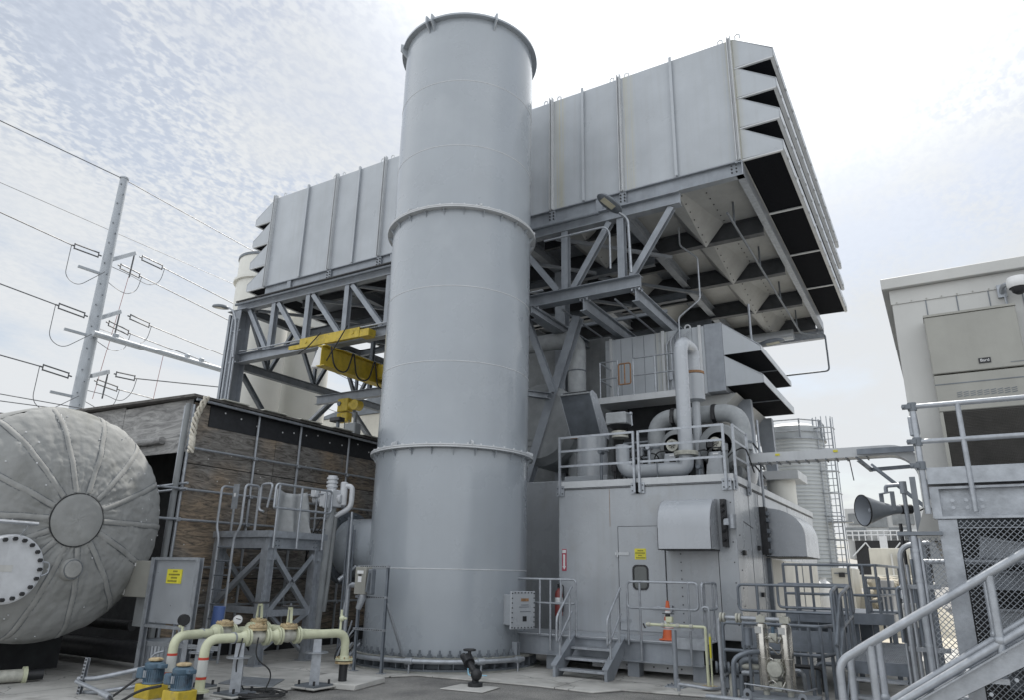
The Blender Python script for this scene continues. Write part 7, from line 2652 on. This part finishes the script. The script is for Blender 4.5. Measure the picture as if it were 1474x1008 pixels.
for k in range(13):
    x = ta.x-.3+.21*k
    MB().bar((x, ty-w2-.03, zt_-.12), (x, ty+w2+.03, zt_-.12), .03, .03).build('rung', 'dark_steel', ct, smooth=0)
for x in (ta.x+.35, ta.x+1.6):
    MB().box(x-.05, x+.05, ty-w2-.014, ty-w2-.0005, zt_+.02, zt_+.07).build('label_plate', 'sign_yellow', ct, smooth=0)
xs_ = AY(1234, 655, ty-.3).x
MB().chan((xs_, ty-.32, zt_-.02), (bx0+.02, ty-.32, zt_-.02), .06, .12, .01).build('bracket_arm', 'blue_steel', ct, smooth=0)
MB().chan((xs_, ty-.3, zt_-.18), (xs_+.2, ty+.3, zt_-.35), .06, .08, .01).build('bracket_arm', 'blue_steel', ct, smooth=0)
MB().chan((xs_+.15, ty+.3, zt_-.34), (bx0+.02, ty+.3, zt_-.30), .06, .08, .01).build('bracket_arm', 'blue_steel', ct, smooth=0)
for dy in (-.3, .3):
    a_ = V((xs_+.25, ty+dy, zt_-.3))
    MB().bar(a_, (bx0+.1, ty+dy, zt_-1.45), .05, .05).build('strut', 'blue_steel', ct, smooth=0)
MB().cyl((xs_-.2, ty, zt_-.14), (xs_-.16, ty, zt_-.6), .012, 5).build('loose_wire', 'wire', ct)

# ================================================================ FAR TANK WITH CAGED LADDER
fc = AY(1147, 700, 34)
ft = thing('far_tank', 'round ribbed pale tank with a domed top and roof rail beyond the enclosure', 'tank', (fc.x, 34, 0))
R_t = 1.32
prof = []
z = 0.0
zt_ = 7.75
while z < zt_:
    prof += [(R_t, z), (R_t+.035, z+.03), (R_t+.035, z+.11), (R_t, z+.14)]
    z += .16
MB().lathe(prof, (fc.x, 34, 0), 48).build('shell', 'tank_metal', ft, smooth=30)
MB().lathe([(R_t-.08, zt_), (R_t-.08, zt_+.62), (R_t-.4, zt_+.78), (0, zt_+.95)], (fc.x, 34, 0), 40).build('dome', 'tank_metal', ft, smooth=30)
MB().lathe([(R_t-.08, zt_+.005), (R_t+.12, zt_+.005), (R_t+.12, zt_+.05), (R_t-.08, zt_+.05)], (fc.x, 34, 0), 48).build('roof_ring', 'galv', ft, smooth=30)
for zz_ in (.35, .85):
    pts = [(fc.x+math.cos(2*PI*k/8+.4)*(R_t+.1), 34+math.sin(2*PI*k/8+.4)*(R_t+.1), zt_+zz_) for k in range(8)]
    MB().tube(pts, .03, 6, closed=True).build('roof_rail', 'galv', ft)
for k in range(8):
    a = 2*PI*k/8+.4
    MB().cyl((fc.x+math.cos(a)*(R_t+.1), 34+math.sin(a)*(R_t+.1), zt_), (fc.x+math.cos(a)*(R_t+.1), 34+math.sin(a)*(R_t+.1), zt_+.88), .035, 6).build('rail_post', 'galv', ft)
lx = AY(1196, 700, 33.6).x
cl = thing('caged_ladder', 'tall caged ladder rising beside the round ribbed tank', 'ladder', (lx, 33.6, 0))
for dx in (-.25, .25):
    MB().bar((lx+dx, 33.9, .0), (lx+dx, 33.9, zt_+1.0), .06, .06, up=V((0, 1, 0))).build('side_rail', 'galv', cl, smooth=0)
for k in range(28):
    MB().cyl((lx-.25, 33.9, .3+.29*k), (lx+.25, 33.9, .3+.29*k), .018, 6).build('rung', 'galv', cl)
for k in range(8):
    z = 1.6+.95*k
    pts = [(lx-.05+.42*math.cos(a), 33.6-.4*math.sin(a), z) for a in [PI*j/10 for j in range(11)]]
    MB().tube([(lx+.37, 33.9, z)]+pts+[(lx-.47, 33.9, z)], .03, 6).build('cage_hoop', 'galv', cl)
for j in range(7):
    a = PI*j/6
    x, y = lx-.05+.42*math.cos(a), 33.6-.4*math.sin(a)
    MB().cyl((x, y, 1.6), (x, y, zt_+1.0), .02, 5).build('cage_bar', 'galv', cl)
m = MB().bar((lx-.6, 33.9, 0), (lx-.6, 33.9, zt_+.4), .14, .14, up=V((0, 1, 0)))
m.build('column', 'frame_steel', cl, smooth=0)
for z in (4.2, 2.2):
    MB().box(lx-.7, lx+.7, 33.3, 33.9, z, z+.06).build('landing', 'galv', cl, smooth=0)

# ================================================================ FAR YARD
def far_box(name, label, cat, q0, q1, Y, depth, mt, parts=()):
    a, b = AY(*q0, Y), AY(*q1, Y)
    o = thing(name, label, cat, ((a.x+b.x)/2, Y, 0))
    MB().box(a.x, b.x, Y, Y+depth, min(a.z, b.z) if min(a.z, b.z) > 0 else 0, max(a.z, b.z)).build('body', mt, o, smooth=0, bev=.02)
    return o, a, b


o, a, b = far_box('far_building', 'pale grey flat industrial building with white roof rails in the far distance', 'building', (1215, 733), (1345, 806), 60, 8, 'pale_wall')
for k in range(14):
    x = a.x+(b.x-a.x)*k/13
    MB().cyl((x, 59.5, AY(1270, 779, 59.5).z), (x, 59.5, AY(1270, 765, 59.5).z), .05, 5).build('rail_post', 'white', o)
for y_ in (765, 771):
    z = AY(1270, y_, 59.5).z
    MB().cyl((a.x, 59.5, z), (b.x, 59.5, z), .05, 5).build('roof_rail', 'white', o)
z0, z1 = AY(1270, 806, 59.6).z, AY(1270, 779, 59.6).z
MB().box(a.x+.5, b.x, 59.6, 59.95, z0-1.5, z1).build('dark_band', 'black', o, smooth=0)
for (x0p, x1p) in ((1228, 1246), (1262, 1246), (1280, 1296)):
    p, q = AY(x0p, 802, 59.5), AY(x1p, 782, 59.5)
    MB().cyl((p.x, 59.5, p.z), (q.x, 59.5, q.z), .05, 5).build('brace', 'white', o)
p = AY(1273, 790, 59.5)
MB().box(p.x-.25, p.x+.25, 59.4, 59.58, z0-1, z1+.3).build('column', 'white', o, smooth=0)
for (wx, wy_) in ((1236, 748), (1300, 748), (1262, 752), (1232, 768), (1296, 768)):
    q = AY(wx, wy_, 59.98)
    MB().box(q.x-.7, q.x+.7, 59.9, 59.97, q.z-.4, q.z+.4).build('window', 'insul', o, smooth=0)
o, a, b = far_box('storage_container', 'pale cream storage container with door bars in the far yard', 'container', (1250, 790), (1332, 846), 45, 5, 'cream')
for px in (1283, 1292, 1300, 1310, 1318):
    q = AY(px, 800, 44.9)
    MB().bar((q.x, 44.9, a.z-.3), (q.x, 44.9, .6), .09, .08, up=V((0, 1, 0))).build('door_bar', 'pale_wall', o, smooth=0)
o, a, b = far_box('beige_cabinet', 'low beige steel cabinet in the sunlit far yard beside the white jugs', 'cabinet', (1196, 818), (1236, 900), 30, 2.5, 'cream')
MB().box(a.x+.1, b.x-.1, 29.96, 29.995, a.z-.22, a.z-.18).build('lid_seam', 'dark_steel', o, smooth=0)
MB().cbox(((a.x+b.x)/2, 29.95, a.z-.25), .1, .04, .08).build('latch', 'black', o, smooth=0)
o, a, b = far_box('grey_barrier', 'slanting grey concrete barrier block in the far yard', 'barrier', (1266, 836), (1292, 905), 26, 1.2, 'grey_wall')
o, a, b = far_box('concrete_wall', 'long pale concrete yard wall lit by the sun', 'wall', (1228, 828), (1345, 850), 38, .5, 'cream')
rnd = random.Random(11)
rk = MB()
for k in range(120):
    px, py = 1255+rnd.random()*55, 838+rnd.random()*42
    D = 30+rnd.random()*4
    q = AY(px, py, D)
    r = .12+.25*rnd.random()
    if q.z < .1:
        q.z = r*.4
    rk.ball(q, r, 6, (1, 1, .7))
base = AY(1285, 880, 31)
rk.lathe([(0, 2.0), (.9, 1.6), (1.9, .7), (2.6, 0)], (base.x, 32.6, 0), 16)
struct(rk.build('rubble_pile', 'sand', smooth=0), 'stuff')
for k, (px, py) in enumerate(((1186, 846), (1192, 865))):
    q = AY(px, py, 28+k*.0)
    j = thing('white_jug', ['upper of two white plastic jugs stacked beside the beige cabinet', 'lower of two white plastic jugs stacked beside the beige cabinet'][k], 'jug', tuple(q), 'white jugs in the far yard')
    MB().lathe([(0, -.26), (.22, -.25), (.24, -.2), (.24, .12), (.1, .22), (.1, .27), (0, .27)], q, 16).build('jug_body', 'white', j)
    MB().cyl(q+V((0, 0, .272)), q+V((0, 0, .32)), .11, 12).build('cap', 'pale_wall', j)
